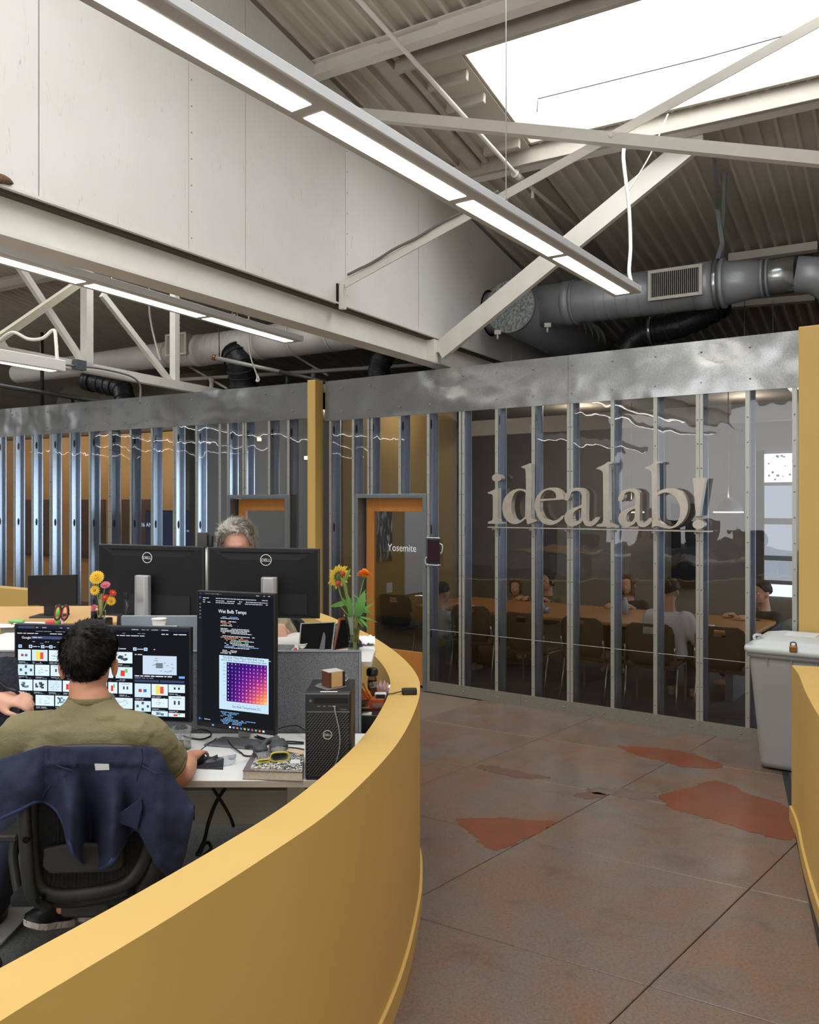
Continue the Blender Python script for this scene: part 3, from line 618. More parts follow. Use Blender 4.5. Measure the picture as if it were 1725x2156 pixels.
# ---- room-booking tablet beside the door
tr_ = thing('door_tablet', 'black tablet in a wire holder beside the wooden glazed door', 'tablet', pw(.06, 1.37, .03))
tc_ = ptx(917); tz = onpl(917, 1161, PO, PN).z
b = MB(); b.box(pw(tc_, tz, .035), (.165, .014, .26), (PD, PN, UP)); b.build('tablet_body', M('black_plastic', (24, 24, 26), .4), tr_, bevel=.006, seg=2)
b = MB(); b.box(pw(tc_, tz, .0425), (.128, .002, .215), (PD, PN, UP)); b.build('tablet_screen', M('tablet_screen', (58, 24, 34), .12, bump=None, var=(9, (36, 30, 40), .2)), tr_)
b = MB()
for s in (1, -1):
    b = MB(); b.tube(smooth_path([pw(tc_ - .075, tz + s * .135, .02), pw(tc_ - .075, tz + s * .145, .045), pw(tc_ + .075, tz + s * .145, .045), pw(tc_ + .075, tz + s * .135, .02)], 4), .006, 6)
    b.ell(pw(tc_ - .07, tz + s * .145, .048), (.013, .013, .013), None, 8, 6); b.ell(pw(tc_ + .07, tz + s * .145, .048), (.013, .013, .013), None, 8, 6); b.build('wire_holder', CHROME, tr_)
b = MB(); b.tube(smooth_path([pw(tc_ + .082, tz + .09, .04), pw(tc_ + .115, tz + .07, .04), pw(tc_ + .11, tz + .01, .035), pw(tc_ + .085, tz - .02, .03)], 5), .006, 6); b.build('cable_loop', WHITE, tr_)
b = MB(); b.tube(smooth_path([pw(tc_ - .082, tz - .06, .04), pw(tc_ - .105, tz - .09, .04), pw(tc_ - .10, tz - .14, .03), pw(tc_ - .07, tz - .155, .03)], 5), .006, 6)
b.build('cable_loop', WHITE, tr_)
# ================================================================== purlins, skylight framing, braces
def rfo(x, y, dz):                                 # photograph ray meets the roof plane lowered by dz
    p0 = V((PB.x, PB.y, RZ + dz)); n = V((RM * GD.x, RM * GD.y, 1)); return onpl(x, y, p0, n)
def uv_of(p): q = V((p.x, p.y, 0)) - PB; return q.dot(GD), q.dot(GV)
RN = V((RM * GD.x, RM * GD.y, 1)).normalized(); RU = (GD - V((0, 0, RM))).normalized()     # roof normal, downslope
TIMB = M('painted_timber', (182, 175, 163), .65, var=(7, (166, 158, 144), .3), bump=(30, .12))
def purlin(u, v0, v1, h, w, label, drop=0):
    return ibeam('roof_purlin', RF(u, v0, -h / 2 - drop), RF(u, v1, -h / 2 - drop), h, w, .012, .01, RN, label=label, cat='beam')
uA = -2.59; purlin(uA, -.03, 9.4, .155, .09, 'white steel purlin above the skylight, meeting the plywood wall at top')
uB = uv_of(rfo(1356, 303, -.17))[0] + .0
purlin(uB, .02, 9.4, .17, .11, 'white steel purlin along the lower edge of the skylight')
for u in (-5.1, -8.2, 1.95): 
    pass
purlin(-5.1, -.03, 9.4, .155, .09, 'white steel purlin overhead, nearest the camera')
# skylight: opening with a white acrylic pane, curb boards, headers and blocking
def acrylic():
    m = bpy.data.materials.new('acrylic_pane'); m.use_nodes = True; nt = m.node_tree; N = nt.nodes; L = nt.links; N.clear()
    o = N.new('ShaderNodeOutputMaterial'); a = N.new('ShaderNodeBsdfTransparent'); t = N.new('ShaderNodeBsdfTranslucent'); x = N.new('ShaderNodeMixShader')
    a.inputs[0].default_value = (1, 1, 1, 1); t.inputs[0].default_value = (.9, .92, .93, 1); x.inputs[0].default_value = .25
    L.new(a.outputs[0], x.inputs[1]); L.new(t.outputs[0], x.inputs[2]); L.new(x.outputs[0], o.inputs[0]); return m
ACR = acrylic()
def board(name, a, c, h, t, m, par, up=RN): b = MB(); b.bar(a, c, t, h, up); return b.build(name, m, par, bevel=.003)
for i, s in enumerate(SKYLIGHTS):
    u0, u1, v0, v1 = s; r = thing('window_%d' % (i + 1), None, None, RF((u0 + u1) / 2, (v0 + v1) / 2), kind='structure')
    for a, c in (((u0, v0), (u0, v1)), ((u1, v0), (u1, v1)), ((u0, v0), (u1, v0)), ((u0, v1), (u1, v1))):
        board('curb_board', RF(a[0], a[1], .10), RF(c[0], c[1], .10), .22, .035, TIMB, r)
    for k in range(2):
        vm = v0 + (v1 - v0) * k / 2; vn = v0 + (v1 - v0) * (k + 1) / 2; b = MB()
        b.quad(RF(u0, vm, .215), RF(u0, vn, .215), RF(u1, vn, .215), RF(u1, vm, .215)); b.build('acrylic_pane', ACR, r, fix=False)
    if i == 0:
        w1 = MB(); P = [rfo(1131, 235, .16), rfo(1133, 208, .16), rfo(1490, 120, .16), rfo(1645, 77, .16), rfo(1800, 36, .16)]
        w1.tube(P, .006, 6); w1.build('alarm_wire', M('wire_grey', (96, 94, 90), .6), r)
sk = thing('skylight_framing', 'white timber headers and blocking boards around the big skylight', 'framing', RF(-1.5, 1.0, -.1))
uh = uv_of(rfo(911, 130, -.19))[0]
board('header', RF(uh + .02, .70, -.095), RF(uh + .02, 5.0, -.095), .19, .045, TIMB, sk)
uh2 = uv_of(rfo(1400, 238, -.10))[0]
board('header', RF(uB - .085, .40, -.075), RF(uB - .085, 5.0, -.075), .21, .045, TIMB, sk)
va = uv_of(rfo(800, 125, -.10))[1]; vb = uv_of(rfo(905, 230, -.10))[1]; vr = (va + vb) / 2
board('rafter', RF(uA + .05, vr - .03, -.06), RF(uB - .1, vr - .03, -.06), .12, .12, TIMB, sk)
board('rafter', RF(uA + .05, vr + .09, -.04), RF(uB - .1, vr + .09, -.04), .08, .06, TIMB, sk)
for (x, y) in ((950, 175), (985, 222), (1065, 315)):
    u = uv_of(rfo(x, y, -.10))[0]; board('blocking', RF(u, vr + .16, -.06), RF(u, 1.17, -.06), .12, .045, TIMB, sk)
b = MB(); b.flat([[(uA, vr), (uB - .1, vr), (uB - .1, 1.2), (uA, 1.2)]], V((PB.x, PB.y, RZ - .025)), V((GD.x, GD.y, -RM)), GV, UP * .010); b.build('soffit_panel', M('soffit', (186, 178, 164), .7), sk)
# wide closure board and the small struts lower down the slope
vd0 = uv_of(rfo(1128, 380, -.03))[1]; bd = thing('closure_board', 'wide grey board running down the roof slope under the ribs', 'board', RF(1.5, vd0, -.03))
board('board', RF(uB + .1, vd0, -.02), RF(4.6, vd0, -.02), .03, .22, M('closure_grey', (146, 140, 128), .6), bd)
st = thing('roof_hatch', 'small framed grey hatch in the ribbed roof behind the duct', 'hatch', RF(3.3, 3.0, -.08))
for q in (((1535, 545), (1722, 519)), ((1528, 643), (1716, 627))):
    a = rfo(*q[0], -.06); c = rfo(*q[1], -.06); b = MB(); b.bar(a, c, .09, .10, RN); b.build('trimmer', STEELW, st)
q = [rfo(x, y, -.02) for x, y in ((1540, 548), (1715, 524), (1712, 630), (1532, 645))]
b = MB(); b.prism(q, RN * .01); b.build('hatch_panel', M('hatch_panel', (150, 142, 126), .6), st)
# diagonal braces
pA0 = onpl(722, 236, PB, GV); pA1 = at(1725, 334, 5.9)
dA = (pA1 - pA0); pA2 = pA1 + dA.normalized() * 2.0
br = thing('diagonal_brace', 'long white angle-iron brace crossing nearly level in front of the skylight', 'brace', (pA0 + pA1) / 2)
L_ = lambda s, t: [(0, 0), (s, 0), (s, t), (t, t), (t, s), (0, s)]
b = MB(); b.prof(pA0, pA2, [(-.035, -.05), (.045, -.05), (.045, -.040), (-.025, -.040), (-.025, .04), (-.035, .04)]); b.build('angle_bar', STEELW, br)
tx = (1283 - 722) / (1725 - 722)
def at_x(a, c, x):                                 # point of segment a-c seen at photograph column x
    t = (((x - CX) / F) * a.y - a.x) / ((c.x - a.x) - ((x - CX) / F) * (c.y - a.y)); return a + (c - a) * t
cr = at_x(pA0, pA1, 1283); pB0 = onpl(716, 603, PB, GV); cr2 = at(1283, 290, (cr.y + .06)); pB1 = pB0 + (cr2 - pB0) * 1.72
b = MB(); b.cyl(cr + V((0, -.06, 0)), cr + V((0, .08, 0)), .016, 8); b.build('cross_bolt', STEELW, br)
br2 = thing('diagonal_brace', 'thin white strap brace rising from the wall notch across the skylight', 'brace', (pB0 + pB1) / 2)
b = MB(); b.bar(pB0, pB1, .012, .075, UP); b.build('strap', STEELW, br2)
b = MB(); b.box(pB0 + GV * .03 - UP * .10, (.05, .05, .22), (GD, GV, UP)); b.build('strap_anchor', STEELW, br2)
b = MB(); cbl = [pB0 + (pB1 - pB0) * t + V((0, -.03, .05 + .006 * math.sin(t * 60))) for t in np.linspace(.02, .36, 14)]; b.tube(smooth_path(cbl, 3), .012, 6); b.build('clipped_cable', M('grey_cable', (120, 118, 114), .5), br2)
for t in (.36, .44, .52): pass
pC0 = UVW(-.42, .02, 3.70); pC1 = rfo(1458, 300, -.20)
br3 = thing('diagonal_brace', 'broad white channel brace from the long beam up to the lower purlin', 'brace', (pC0 + pC1) / 2)
ex, ey, ez = frame(pC0, pC1); 
b = MB(); b.prof(pC0, pC1, [(-.012, -.10), (.055, -.10), (.055, -.088), (0, -.088), (0, .088), (.055, .088), (.055, .10), (-.012, .10)]); b.build('channel', STEELW, br3)
b = MB(); b.box(pC1 + UP * .05, (.2, .06, .22), (GV, GD, UP)); b.build('end_plate', STEELW, br3); b = MB(); b.cyl(pC0 - ex * .03, pC0 + ex * .03, .02, 8); b.build('bolt', STEELW, br3)
# sprinkler pipe down the slope
pp_ = thing('sprinkler_pipe', 'thin white sprinkler pipe running down the roof slope past the skylight', 'pipe', rfo(1090, 372, -.24))
PI0, PI1, PI2 = rfo(738, -20, -.24), rfo(1092, 372, -.24), rfo(1236, 492, -.24)
b = MB(); b.tube([PI0, PI1, PI2], .020, 10); b.build('pipe_run', STEELW, pp_)
b = MB(); dd = (PI2 - PI1).normalized(); b.cyl(PI1 - dd * .06, PI1 + dd * .06, .034, 12); b.cyl(PI1 - dd * .075, PI1 - dd * .05, .042, 12); b.cyl(PI1 + UP * .0, PI1 + UP * .16, .008, 6); b.build('coupling', STEELW, pp_)
b = MB(); b.cyl(rfo(1122, 402, -.24) - UP * .08, rfo(1122, 402, -.24) + UP * .02, .018, 8); b.build('sprinkler_head', STEELW, pp_)
# ================================================================== suspended strip lights
FIXS = M('fixture_side', (226, 227, 230), .45); FIXU = M('fixture_under', (196, 192, 186), .5); TUBE_E = ME('light_diffuser', (255, 250, 240), 9.0)
def fixture(F0, D, n, label, z, pitch=1.256, first=0, flip=1, hang=(), wd=.236, hh=.055, dif=(.078, .186)):
    D = V((D[0], D[1], 0)).normalized(); A = V((-D.y, D.x, 0)) * flip
    if A.x > 0: A = -A                              # across, towards the left
    Ltot = pitch * n + .08; F0 = V((F0[0], F0[1], z)); mid = F0 + D * Ltot / 2 + A * wd / 2
    r = thing('strip_light', label, 'light', mid)
    b = MB(); pt = lambda a, t, h: F0 + D * a + A * t + UP * h
    b.hexa([pt(0, 0, .004), pt(Ltot, 0, .004), pt(Ltot, wd, .004), pt(0, wd, .004), pt(0, 0, hh), pt(Ltot, 0, hh), pt(Ltot, wd, hh), pt(0, wd, hh)]); b.build('housing', FIXS, r, bevel=.004)
    b = MB(); b.hexa([pt(.006, .006, 0), pt(Ltot - .006, .006, 0), pt(Ltot - .006, wd - .006, 0), pt(.006, wd - .006, 0), pt(.006, .006, .006), pt(Ltot - .006, .006, .006), pt(Ltot - .006, wd - .006, .006), pt(.006, wd - .006, .006)]); b.build('reflector', FIXU, r)
    for k in range(n):
        a0 = .07 + k * pitch; a1 = a0 + pitch - .075; b = MB()
        b.hexa([pt(a0, dif[0], -.002), pt(a1, dif[0], -.002), pt(a1, dif[1], -.002), pt(a0, dif[1], -.002), pt(a0, dif[0], .003), pt(a1, dif[0], .003), pt(a1, dif[1], .003), pt(a0, dif[1], .003)]); b.build('diffuser', TUBE_E, r, fix=False)
    for a in hang:
        q = pt(a, wd / 2, hh); u, v = uv_of(q); b = MB(); b.cyl(q + UP * .12, V((q.x, q.y, roofz(u))), .004, 6); b.cyl(q, q + UP * .05, .012, 8)
        b.tube([q - D * .06, q + UP * .12, q + D * .06], .0035, 6); b.build('hanger_wire', M('hanger', (190, 190, 188), .4, .3), r)
    return r
fixture((1.836, 6.563), (-.568, -.823), 7, 'long suspended strip light crossing from top left, four lit panels in view', 3.7, hang=(2.05, 4.6))
g0 = atz(640, 719, 3.64)
fixture((g0.x, g0.y), (-.4724, -.8814), 6, 'suspended strip light under the white steel beam at left', 3.64, hang=(.9, 2.3))
g1 = at(139, 783, 6.2)
fixture((g1.x, g1.y), (-.4724, -.8814), 3, 'short low strip light at the left edge with a white cable', g1.z, wd=.10, hh=.085, dif=(.02, .08))
fixture((4.9, 3.6), (-.568, -.823), 5, 'suspended strip light out of frame over the right hand aisle', 3.7)
for k, (x_, y_, n_) in enumerate(((-4.4, 4.2, 5), (-8.6, 10.6, 5), (-12.5, 10.2, 5), (-16.5, 9.4, 5), (2.0, 1.2, 3), (-20.6, 10.4, 3))):
    fixture((x_, y_), (-.4724, -.8814), n_, 'strip light outside the picture, mirrored in the clear sheets, %s' % ('over the left desks', 'nearest the left rooms', 'second row left', 'third row left', 'above the aisle', 'farthest row left')[k], 3.64)
# white flexible conduits and loose cables
WC = M('white_cable', (222, 220, 214), .5)
def cable(name, pts, r, m, label, cat='cable', n=6, k=8, group=None): b = MB(); b.tube(smooth_path(pts, n), r, k); return b.build(name, m, None, label, cat, group)
cable('flexible_conduit', [at(1316, 303, 7.4), at(1313, 330, 7.4), at(1318, 380, 7.35), at(1325, 440, 7.3), at(1328, 520, 7.2), at(1325, 570, 7.0), at(1330, 595, 6.9)], .016, WC, 'white flexible conduit hanging down to the far end of the long strip light')
cable('suspension_cord', [at(1407, 240, 7.5), at(1370, 325, 7.5), at(1322, 405, 7.45)], .006, WC, 'thin white cord tied from the purlin to the hanging conduit')
cable('flexible_conduit', [at(-10, 726, 6.5), at(25, 700, 6.4), at(60, 714, 6.35), at(90, 712, 6.3), at(113, 695, 6.3), at(118, 720, 6.25), at(121, 772, 6.2)], .013, WC, 'white cable looping down to the low strip light at left')
cable('pull_cord', [at(315, 585, 7.4), at(314, 640, 7.5), at(320, 690, 7.6), at(337, 758, 7.7)], .008, WC, 'thin white cord hanging from the steel beam over the duct')
cable('pull_cord', [at(524, 650, 8.4), at(526, 740, 8.6), at(541, 790, 8.8), at(540, 802, 8.8), at(546, 800, 8.8), at(541, 788, 8.8)], .008, WC, 'white cord ending in a loop in front of the black pipe')
# ================================================================== round ducts
DUCT = M('duct_steel', (178, 182, 188), .38, .35, var=(6, (160, 164, 170), .3)); DUCTW = M('duct_painted', (226, 221, 215), .5, .1); CAPM = GSH
SPANG = M('duct_cap', (172, 178, 178), .42, .7, var=(38, (120, 126, 128), .10))
dq = V((1.01, 10.3, 4.39))                        # duct axis meets the gable wall here
def dpt(v, dz=0): return dq + GV * v + UP * dz
dr = thing('round_duct', 'grey galvanised round duct leaving the plywood wall, with grille and tapered end', 'duct', dpt(2))
def duct(name, a, c, r0, r1, m, par, n=28): b = MB(); b.cyl(a, c, r0, n, 0, r1); return b.build(name, m, par)
def band(par, a, ax, r, m, w=.03, name='joint_band'):
    b = MB(); b.cyl(V(a) - V(ax) * w / 2, V(a) + V(ax) * w / 2, r, 28); return b.build(name, m, par)
duct('stub', dpt(-.12), dpt(.35), .255, .255, DUCT, dr)
duct('straight_run', dpt(.35), dpt(2.52), .245, .245, DUCT, dr)
band(dr, dpt(1.02), GV, .256, DUCT, .10); band(dr, dpt(1.10), GV, .262, DUCT, .02)
b = MB()
for k in range(8): b.cyl(dpt(1.25 + k * .125), dpt(1.258 + k * .125), .2485, 28)
b.build('spiral_seams', DUCT, dr, kind='stuff')
duct('collar', dpt(2.46), dpt(2.66), .252, .252, DUCT, dr); band(dr, dpt(2.74), GV, .262, DUCT, .04)
duct('reducer', dpt(2.64), dpt(3.12), .25, .185, DUCT, dr); band(dr, dpt(3.13), GV, .196, DUCT, .025); band(dr, dpt(3.18), GV, .194, DUCT, .02)
duct('neck', dpt(3.10), dpt(3.44), .183, .183, M('duct_bright', (186, 190, 192), .22, .9), dr)
el = [dpt(3.44 + .42 * math.sin(a)) - GV * 0 + V((GD.x, GD.y, 0)) * (-.0) + (GD * .25 - UP * .35) * (1 - math.cos(a)) for a in np.linspace(0, PI / 2, 5)]
b = MB(); b.tube(el, .183, 24); b.tube([el[-1], el[-1] + (GD * .25 - UP * .35)], .183, 24); b.build('elbow', DUCT, dr)
# supply grille on the duct
gq = onpl(1421, 595, dq - GD * .27 , -GD); gz = gq.z; gv = (gq - dq).dot(GV)
gr = thing('supply_grille', None, None, dpt(gv), parent=dr)
G = lambda dv, dz_, k=.27: dq + GV * (gv + dv) - GD * k + UP * (gz - dq.z + dz_)
hw, hh_ = .285, .165
for nm, a0, a1, c0, c1 in (('side', -hw, -hw + .035, -hh_, hh_), ('side', hw - .035, hw, -hh_, hh_), ('rail', -hw + .035, hw - .035, hh_ - .035, hh_), ('rail', -hw + .035, hw - .035, -hh_, -hh_ + .035)):
    b = MB(); b.box((G(a0, c0) + G(a1, c1)) / 2, (a1 - a0, .02, c1 - c0), (GV, GD, UP)); b.build('grille_frame', WHITE, gr, bevel=.003)
b = MB(); b.box(G(0, 0, .20), (hw * 2 - .02, .12, hh_ * 2 - .02), (GV, GD, UP)); b.build('grille_box', M('grille_dark', (30, 28, 26), .8), gr)
for k in range(24): b = MB(); b.box(G(-hw + .045 + k * (2 * hw - .09) / 23, 0, .265), (.006, .025, hh_ * 2 - .07), (GV, GD, UP)); b.build('grille_vane', M('vane', (168, 166, 160), .5), gr, fix=False)
# strap hangers of the duct
hs = thing('duct_hanger', 'thin bent steel strap holding the grey duct beside the grille', 'hanger', dpt(2.68, .3))
b = MB(); hp = [rfo(1503, 310, -.05), at(1511, 440, 9.1), at(1521, 512, 9.0), dpt(2.68, .262) - GD * .02]
for i in range(3): b.bar(hp[i], hp[i + 1], .045, .006, -GD)
b.build('strap', DUCT, hs)
b = MB(); b.tube([dpt(2.68) + (UP * math.cos(a) - GD * math.sin(a)) * .267 for a in np.linspace(-.3, 3.4, 16)], (.022, .004), 6); b.build('wrap', M('duct_bright', (186, 190, 192), .22, .9), hs)
hs2 = thing('strut_hanger', 'slotted steel strut hanging from the ribbed roof behind the duct strap', 'hanger', at(1527, 470, 9.4))
b = MB(); b.bar(rfo(1527, 362, 0), at(1521, 570, 9.6), .035, .035, -GD); b.build('strut', DUCT, hs2)
for x in (1628, 1568):
    b = MB(); b.cyl(rfo(x, 632, -.05), at(x, 705, 9.9), .005, 6); b.build('hanger_rod', DUCT, None, 'thin steel rod hanging from the hatch in front of the roof ribs' if x == 1628 else 'thin steel rod hanging left of the other rod above the clear wall', 'rod')
# trunk duct running away, with its mottled end cap
tk = thing('trunk_duct', 'large dark duct running away, closed by a mottled round cap', 'duct', dpt(.62))
c0 = onpl(1073, 645, dq - GD * .42, -GD); 
duct('cap', c0 - GD * .004, c0 + GD * .02, .30, .30, SPANG, tk, 36); duct('cap_rim', c0, c0 + GD * .05, .306, .306, DUCT, tk, 36)
duct('trunk', c0 + GD * .03, c0 + GD * 4.2 - UP * .1, .298, .298, M('duct_dark', (132, 134, 138), .45, .3), tk, 36)
for k in range(7): band(tk, c0 + GD * (1.0 + .28 * k), GD, .303, DUCT, .012, 'trunk_seam')
for x, y in ((1048, 700), (1153, 685)):
    b = MB(); p = at(x, y, 9.75); b.box(p, (.075, .05, .05)); b.cyl(p - UP * .025, p - UP * .08, .012, 8); b.build('damper_box', WHITE, tk)
b = MB(); hole = [onpl(975, 661, PB, GV)]; hh0 = dq + GV * (-.012); b.cyl(hh0, hh0 + GV * .006, .285, 28); b.build('wall_hole', M('hole_black', (22, 20, 18), .9), dr)
# black insulated flexible duct
FLEX = M('black_flex', (34, 34, 36), .38, .1, bump=(25, .4))
def flex(pts, r, label, n=5, m=FLEX):
    P = smooth_path(pts, n); b = MB(); rs = [r * (1 + .05 * math.sin(i * 2.1)) for i in range(len(P))]; b.tube(P, rs, 16)
    t = thing('flexible_duct', label, 'duct', P[len(P) // 2]); b.build('sleeve', m, t); 
    c = MB()
    for i in range(2, len(P) - 1, 2):
        ax = (P[min(i + 1, len(P) - 1)] - P[i - 1]).normalized(); c.cyl(P[i] - ax * .006, P[i] + ax * .006, r * 1.09, 16)
    c.build('wire_ribs', M('flex_rib', (60, 60, 62), .35, .3), t); return t
fx = flex([at(1300, 790, 10.2), at(1325, 725, 10.1), at(1362, 700, 10.0), at(1420, 688, 9.8), at(1478, 664, 9.7), at(1520, 640, 9.75)], .15, 'black ribbed flexible duct curling down behind the clear wall, held by a clip')
b = MB(); b.tube([at(1369, 660, 9.8), at(1369, 676, 9.82)], .008, 6); cpt = at(1372, 696, 9.98); b.cyl(cpt - GV * .02, cpt + GV * .02, .172, 20); b.build('clip_band', M('duct_bright', (186, 190, 192), .22, .9), fx)
flex([at(515, 860, 12.4), at(512, 800, 12.3), at(505, 765, 12.2), at(495, 740, 12.3)], .20, 'black flexible duct dropping from the white duct behind the metal fascia')
flex([at(795, 830, 11.5), at(800, 770, 11.4), at(815, 735, 11.3)], .15, 'black flexible duct glimpsed under the end of the white beam')
flex([at(180, 802, 14.0), at(225, 810, 13.8), at(258, 822, 13.5), at(266, 870, 13.3)], .16, 'black and silver flexible duct bending behind the fascia at far left')
# white painted duct in the left bay
wd_ = thing('white_duct', 'white painted round duct with a square grille in the left bay', 'duct', dpt(-4))
def wp(v): return dpt(v)
segs = [(-.2, -2.4, .25, .25), (-2.4, -3.05, .25, .25), (-3.05, -3.7, .25, .235), (-3.7, -4.9, .235, .235), (-4.9, -5.6, .235, .20), (-5.6, -9.5, .20, .17)]
for a, c, r0, r1 in segs: duct('duct_section', wp(a), wp(c), r0, r1, DUCTW, wd_)
for v, r in ((-2.4, .258), (-3.05, .258), (-3.7, .25), (-4.9, .246), (-5.0, .242), (-5.6, .21)): band(wd_, wp(v), GV, r, DUCTW, .03)
b = MB()
for k in range(9): b.cyl(wp(-3.9 - k * .12), wp(-3.906 - k * .12), .2385 , 28)
for k in range(6): b.cyl(wp(-.5 - k * .3), wp(-.506 - k * .3), .2535 , 28)
b.build('spiral_seams', DUCTW, wd_, kind='stuff')
gq2 = onpl(370, 725, dq - GD * .30, -GD); gv2 = (gq2 - dq).dot(GV); gz2 = gq2.z
G2 = lambda dv, dz_, k=.30: dq + GV * (gv2 + dv) - GD * k + UP * (gz2 - dq.z + dz_)
gr2 = thing('supply_grille', None, None, G2(0, 0), parent=wd_)
for a0, a1, c0_, c1_ in ((-.22, -.185, -.17, .17), (.185, .22, -.17, .17), (-.185, .185, .14, .17), (-.185, .185, -.17, -.14)):
    b = MB(); b.box((G2(a0, c0_) + G2(a1, c1_)) / 2, (a1 - a0, .02, c1_ - c0_), (GV, GD, UP)); b.build('grille_frame', WHITE, gr2)
b = MB(); b.box(G2(0, 0, .22), (.40, .15, .30), (GV, GD, UP)); b.build('grille_box', M('grille_pale', (150, 146, 140), .7), gr2)
for k in range(16): b = MB(); b.box(G2(-.175 + k * .35 / 15, 0, .296), (.006, .02, .28), (GV, GD, UP)); b.build('grille_vane', WHITE, gr2, fix=False)
b = MB(); b.tube(smooth_path([at(366, 650, 11.6), at(367, 690, 11.6), at(359, 702, 11.6)], 3), .012, 6); b.tube([at(367, 690, 11.6), at(374, 703, 11.6)], .012, 6); b.build('hanger', WHITE, gr2)
# ================================================================== roof truss of the left bay
T0 = atz(0, 740, 3.6); T1 = atz(465, 829, 3.6); TD = (T1 - T0).normalized(); TN = V((TD.y, -TD.x, 0))
def tp(x, y): return onpl(x, y, T0, TN)
def rz_at(p): return roofz(uv_of(p)[0])
tr2 = thing('roof_truss', 'white steel roof truss with slanting webs in the left bay', 'truss', (T0 + T1) / 2)
def member(nm, a, c, w, h): b = MB(); b.bar(a, c, w, h, UP if abs((c - a).normalized().z) < .9 else TN); b.build(nm, STEELW, tr2)
member('bottom_chord', T0 - TD * 2.5, T1 + TD * 2.2, .10, .11)
ta = T0 - TD * 2.5; tb = T1 + TD * 2.2; member('top_chord', V((ta.x, ta.y, rz_at(ta) - .12)), V((tb.x, tb.y, rz_at(tb) - .12)), .10, .12)
vt = tp(183, 772); member('post', V((vt.x, vt.y, 3.6)), V((vt.x, vt.y, rz_at(vt) - .1)), .10, .10)
vt2 = tp(368, 812); member('post', V((vt2.x, vt2.y, 3.6)), V((vt2.x, vt2.y, rz_at(vt2) - .1)), .09, .09)
member('web', tp(40, 560), tp(178, 768), .055, .07); member('web', tp(215, 620), tp(362, 808), .055, .07); member('web', tp(-130, 520), tp(10, 735), .055, .07)
b = MB(); b.bar(at(-30, 732, 7.8), at(175, 590, 9.2), .06, .075); b.build('sway_brace', M('cream_paint', (206, 198, 174), .5), None, 'cream sway brace slanting up across the truss webs at left', 'brace')
purl = rfo(0, 588, -.1); b = MB(); 
ul, vl = uv_of(rfo(40, 590, -.08)); ibeam('roof_purlin', RF(ul, vl - 6, -.09), RF(ul, -.12, -.09), .17, .11, .012, .01, RN, label='white purlin at the left edge above the truss', cat='beam')
b = MB(); p = tp(155, 770); b.box(p - TN * -.09, (.14, .07, .11), (TD, TN, UP)); b.build('junction_box', M('box_grey', (88, 92, 94), .5), None, 'small grey junction box on the truss bottom chord', 'box')
cable('conduit', [tp(-10, 742) + TN * .08, tp(70, 757) + TN * .08, tp(120, 768) + TN * .08, tp(150, 772) + TN * .09, tp(200, 777) + TN * .08, tp(262, 792) + TN * .08, tp(284, 812) + TN * .08, tp(281, 850) + TN * .1], .012, M('grey_cable', (120, 118, 114), .5), 'grey cable running along the truss chord and dropping behind the fascia')
# pipes behind the fascia
PIPEB = M('black_pipe', (36, 34, 32), .5); 
b = MB(); b.tube([at(-20, 809, 12.4), at(250, 852, 12.0)], .035, 10); b.tube([at(152, 838, 12.2), at(152, 860, 12.2)], .03, 8); b.tube([at(88, 700, 12.8), at(89, 865, 12.8)], .03, 8); b.build('black_pipe', PIPEB, None, 'black pipe with a dropper behind the fascia at far left', 'pipe')
pb_ = thing('pipe_with_copper_end', 'grey and black pipe with a copper stub hung in front of the black duct', 'pipe', at(570, 785, 10.8))
b = MB(); b.tube([at(452, 753, 11.2), at(590, 783, 10.9)], .028, 10); b.build('pipe_run', M('pipe_grey', (150, 146, 138), .45, .3), pb_)
b = MB(); b.tube([at(590, 783, 10.9), at(700, 808, 10.6)], .030, 10); b.tube([at(606, 785, 10.9), at(606, 815, 10.9)], .03, 8); b.build('pipe_black', PIPEB, pb_)
b = MB(); b.cyl(at(448, 752, 11.2), at(454, 753.5, 11.2), .036, 12); b.build('copper_stub', M('copper', (150, 88, 56), .35, .8), pb_)
b = MB(); b.cyl(at(461, 690, 11.2), at(462, 752, 11.2), .007, 6); b.build('rod', PIPEB, pb_)
sp2 = thing('sprinkler_pipe', 'white sprinkler pipe with droppers in the dark behind the metal fascia', 'pipe', at(560, 790, 13))
b = MB(); b.tube([at(370, 800, 13.4), at(930, 765, 12.6)], .03, 8); b.build('pipe_run', STEELW, sp2)
for x, y0, y1 in ((446, 800, 835), (660, 782, 820)): b = MB(); b.tube([at(x, y0, 13.1), at(x - 2, y1, 13.1)], .035, 8); b.ell(at(x, y0, 13.1), (.05, .05, .05), None, 10, 6); b.build('dropper', STEELW, sp2)
b = MB(); b.tube([at(395, 770, 13.6), at(478, 818, 13.0)], .02, 6); b.build('branch', STEELW, sp2); b = MB(); b.tube([at(615, 745, 13.6), at(690, 790, 13.0)], .02, 6); b.build('branch', STEELW, sp2)
b = MB(); b.cyl(UVW(2.2, -5.6, 3.9), UVW(2.2, -9.5, 3.9), .42, 28); b.build('tan_duct', M('tan_duct', (128, 120, 106), .6), None, 'big dull tan duct half hidden behind the fascia at far left', 'duct')
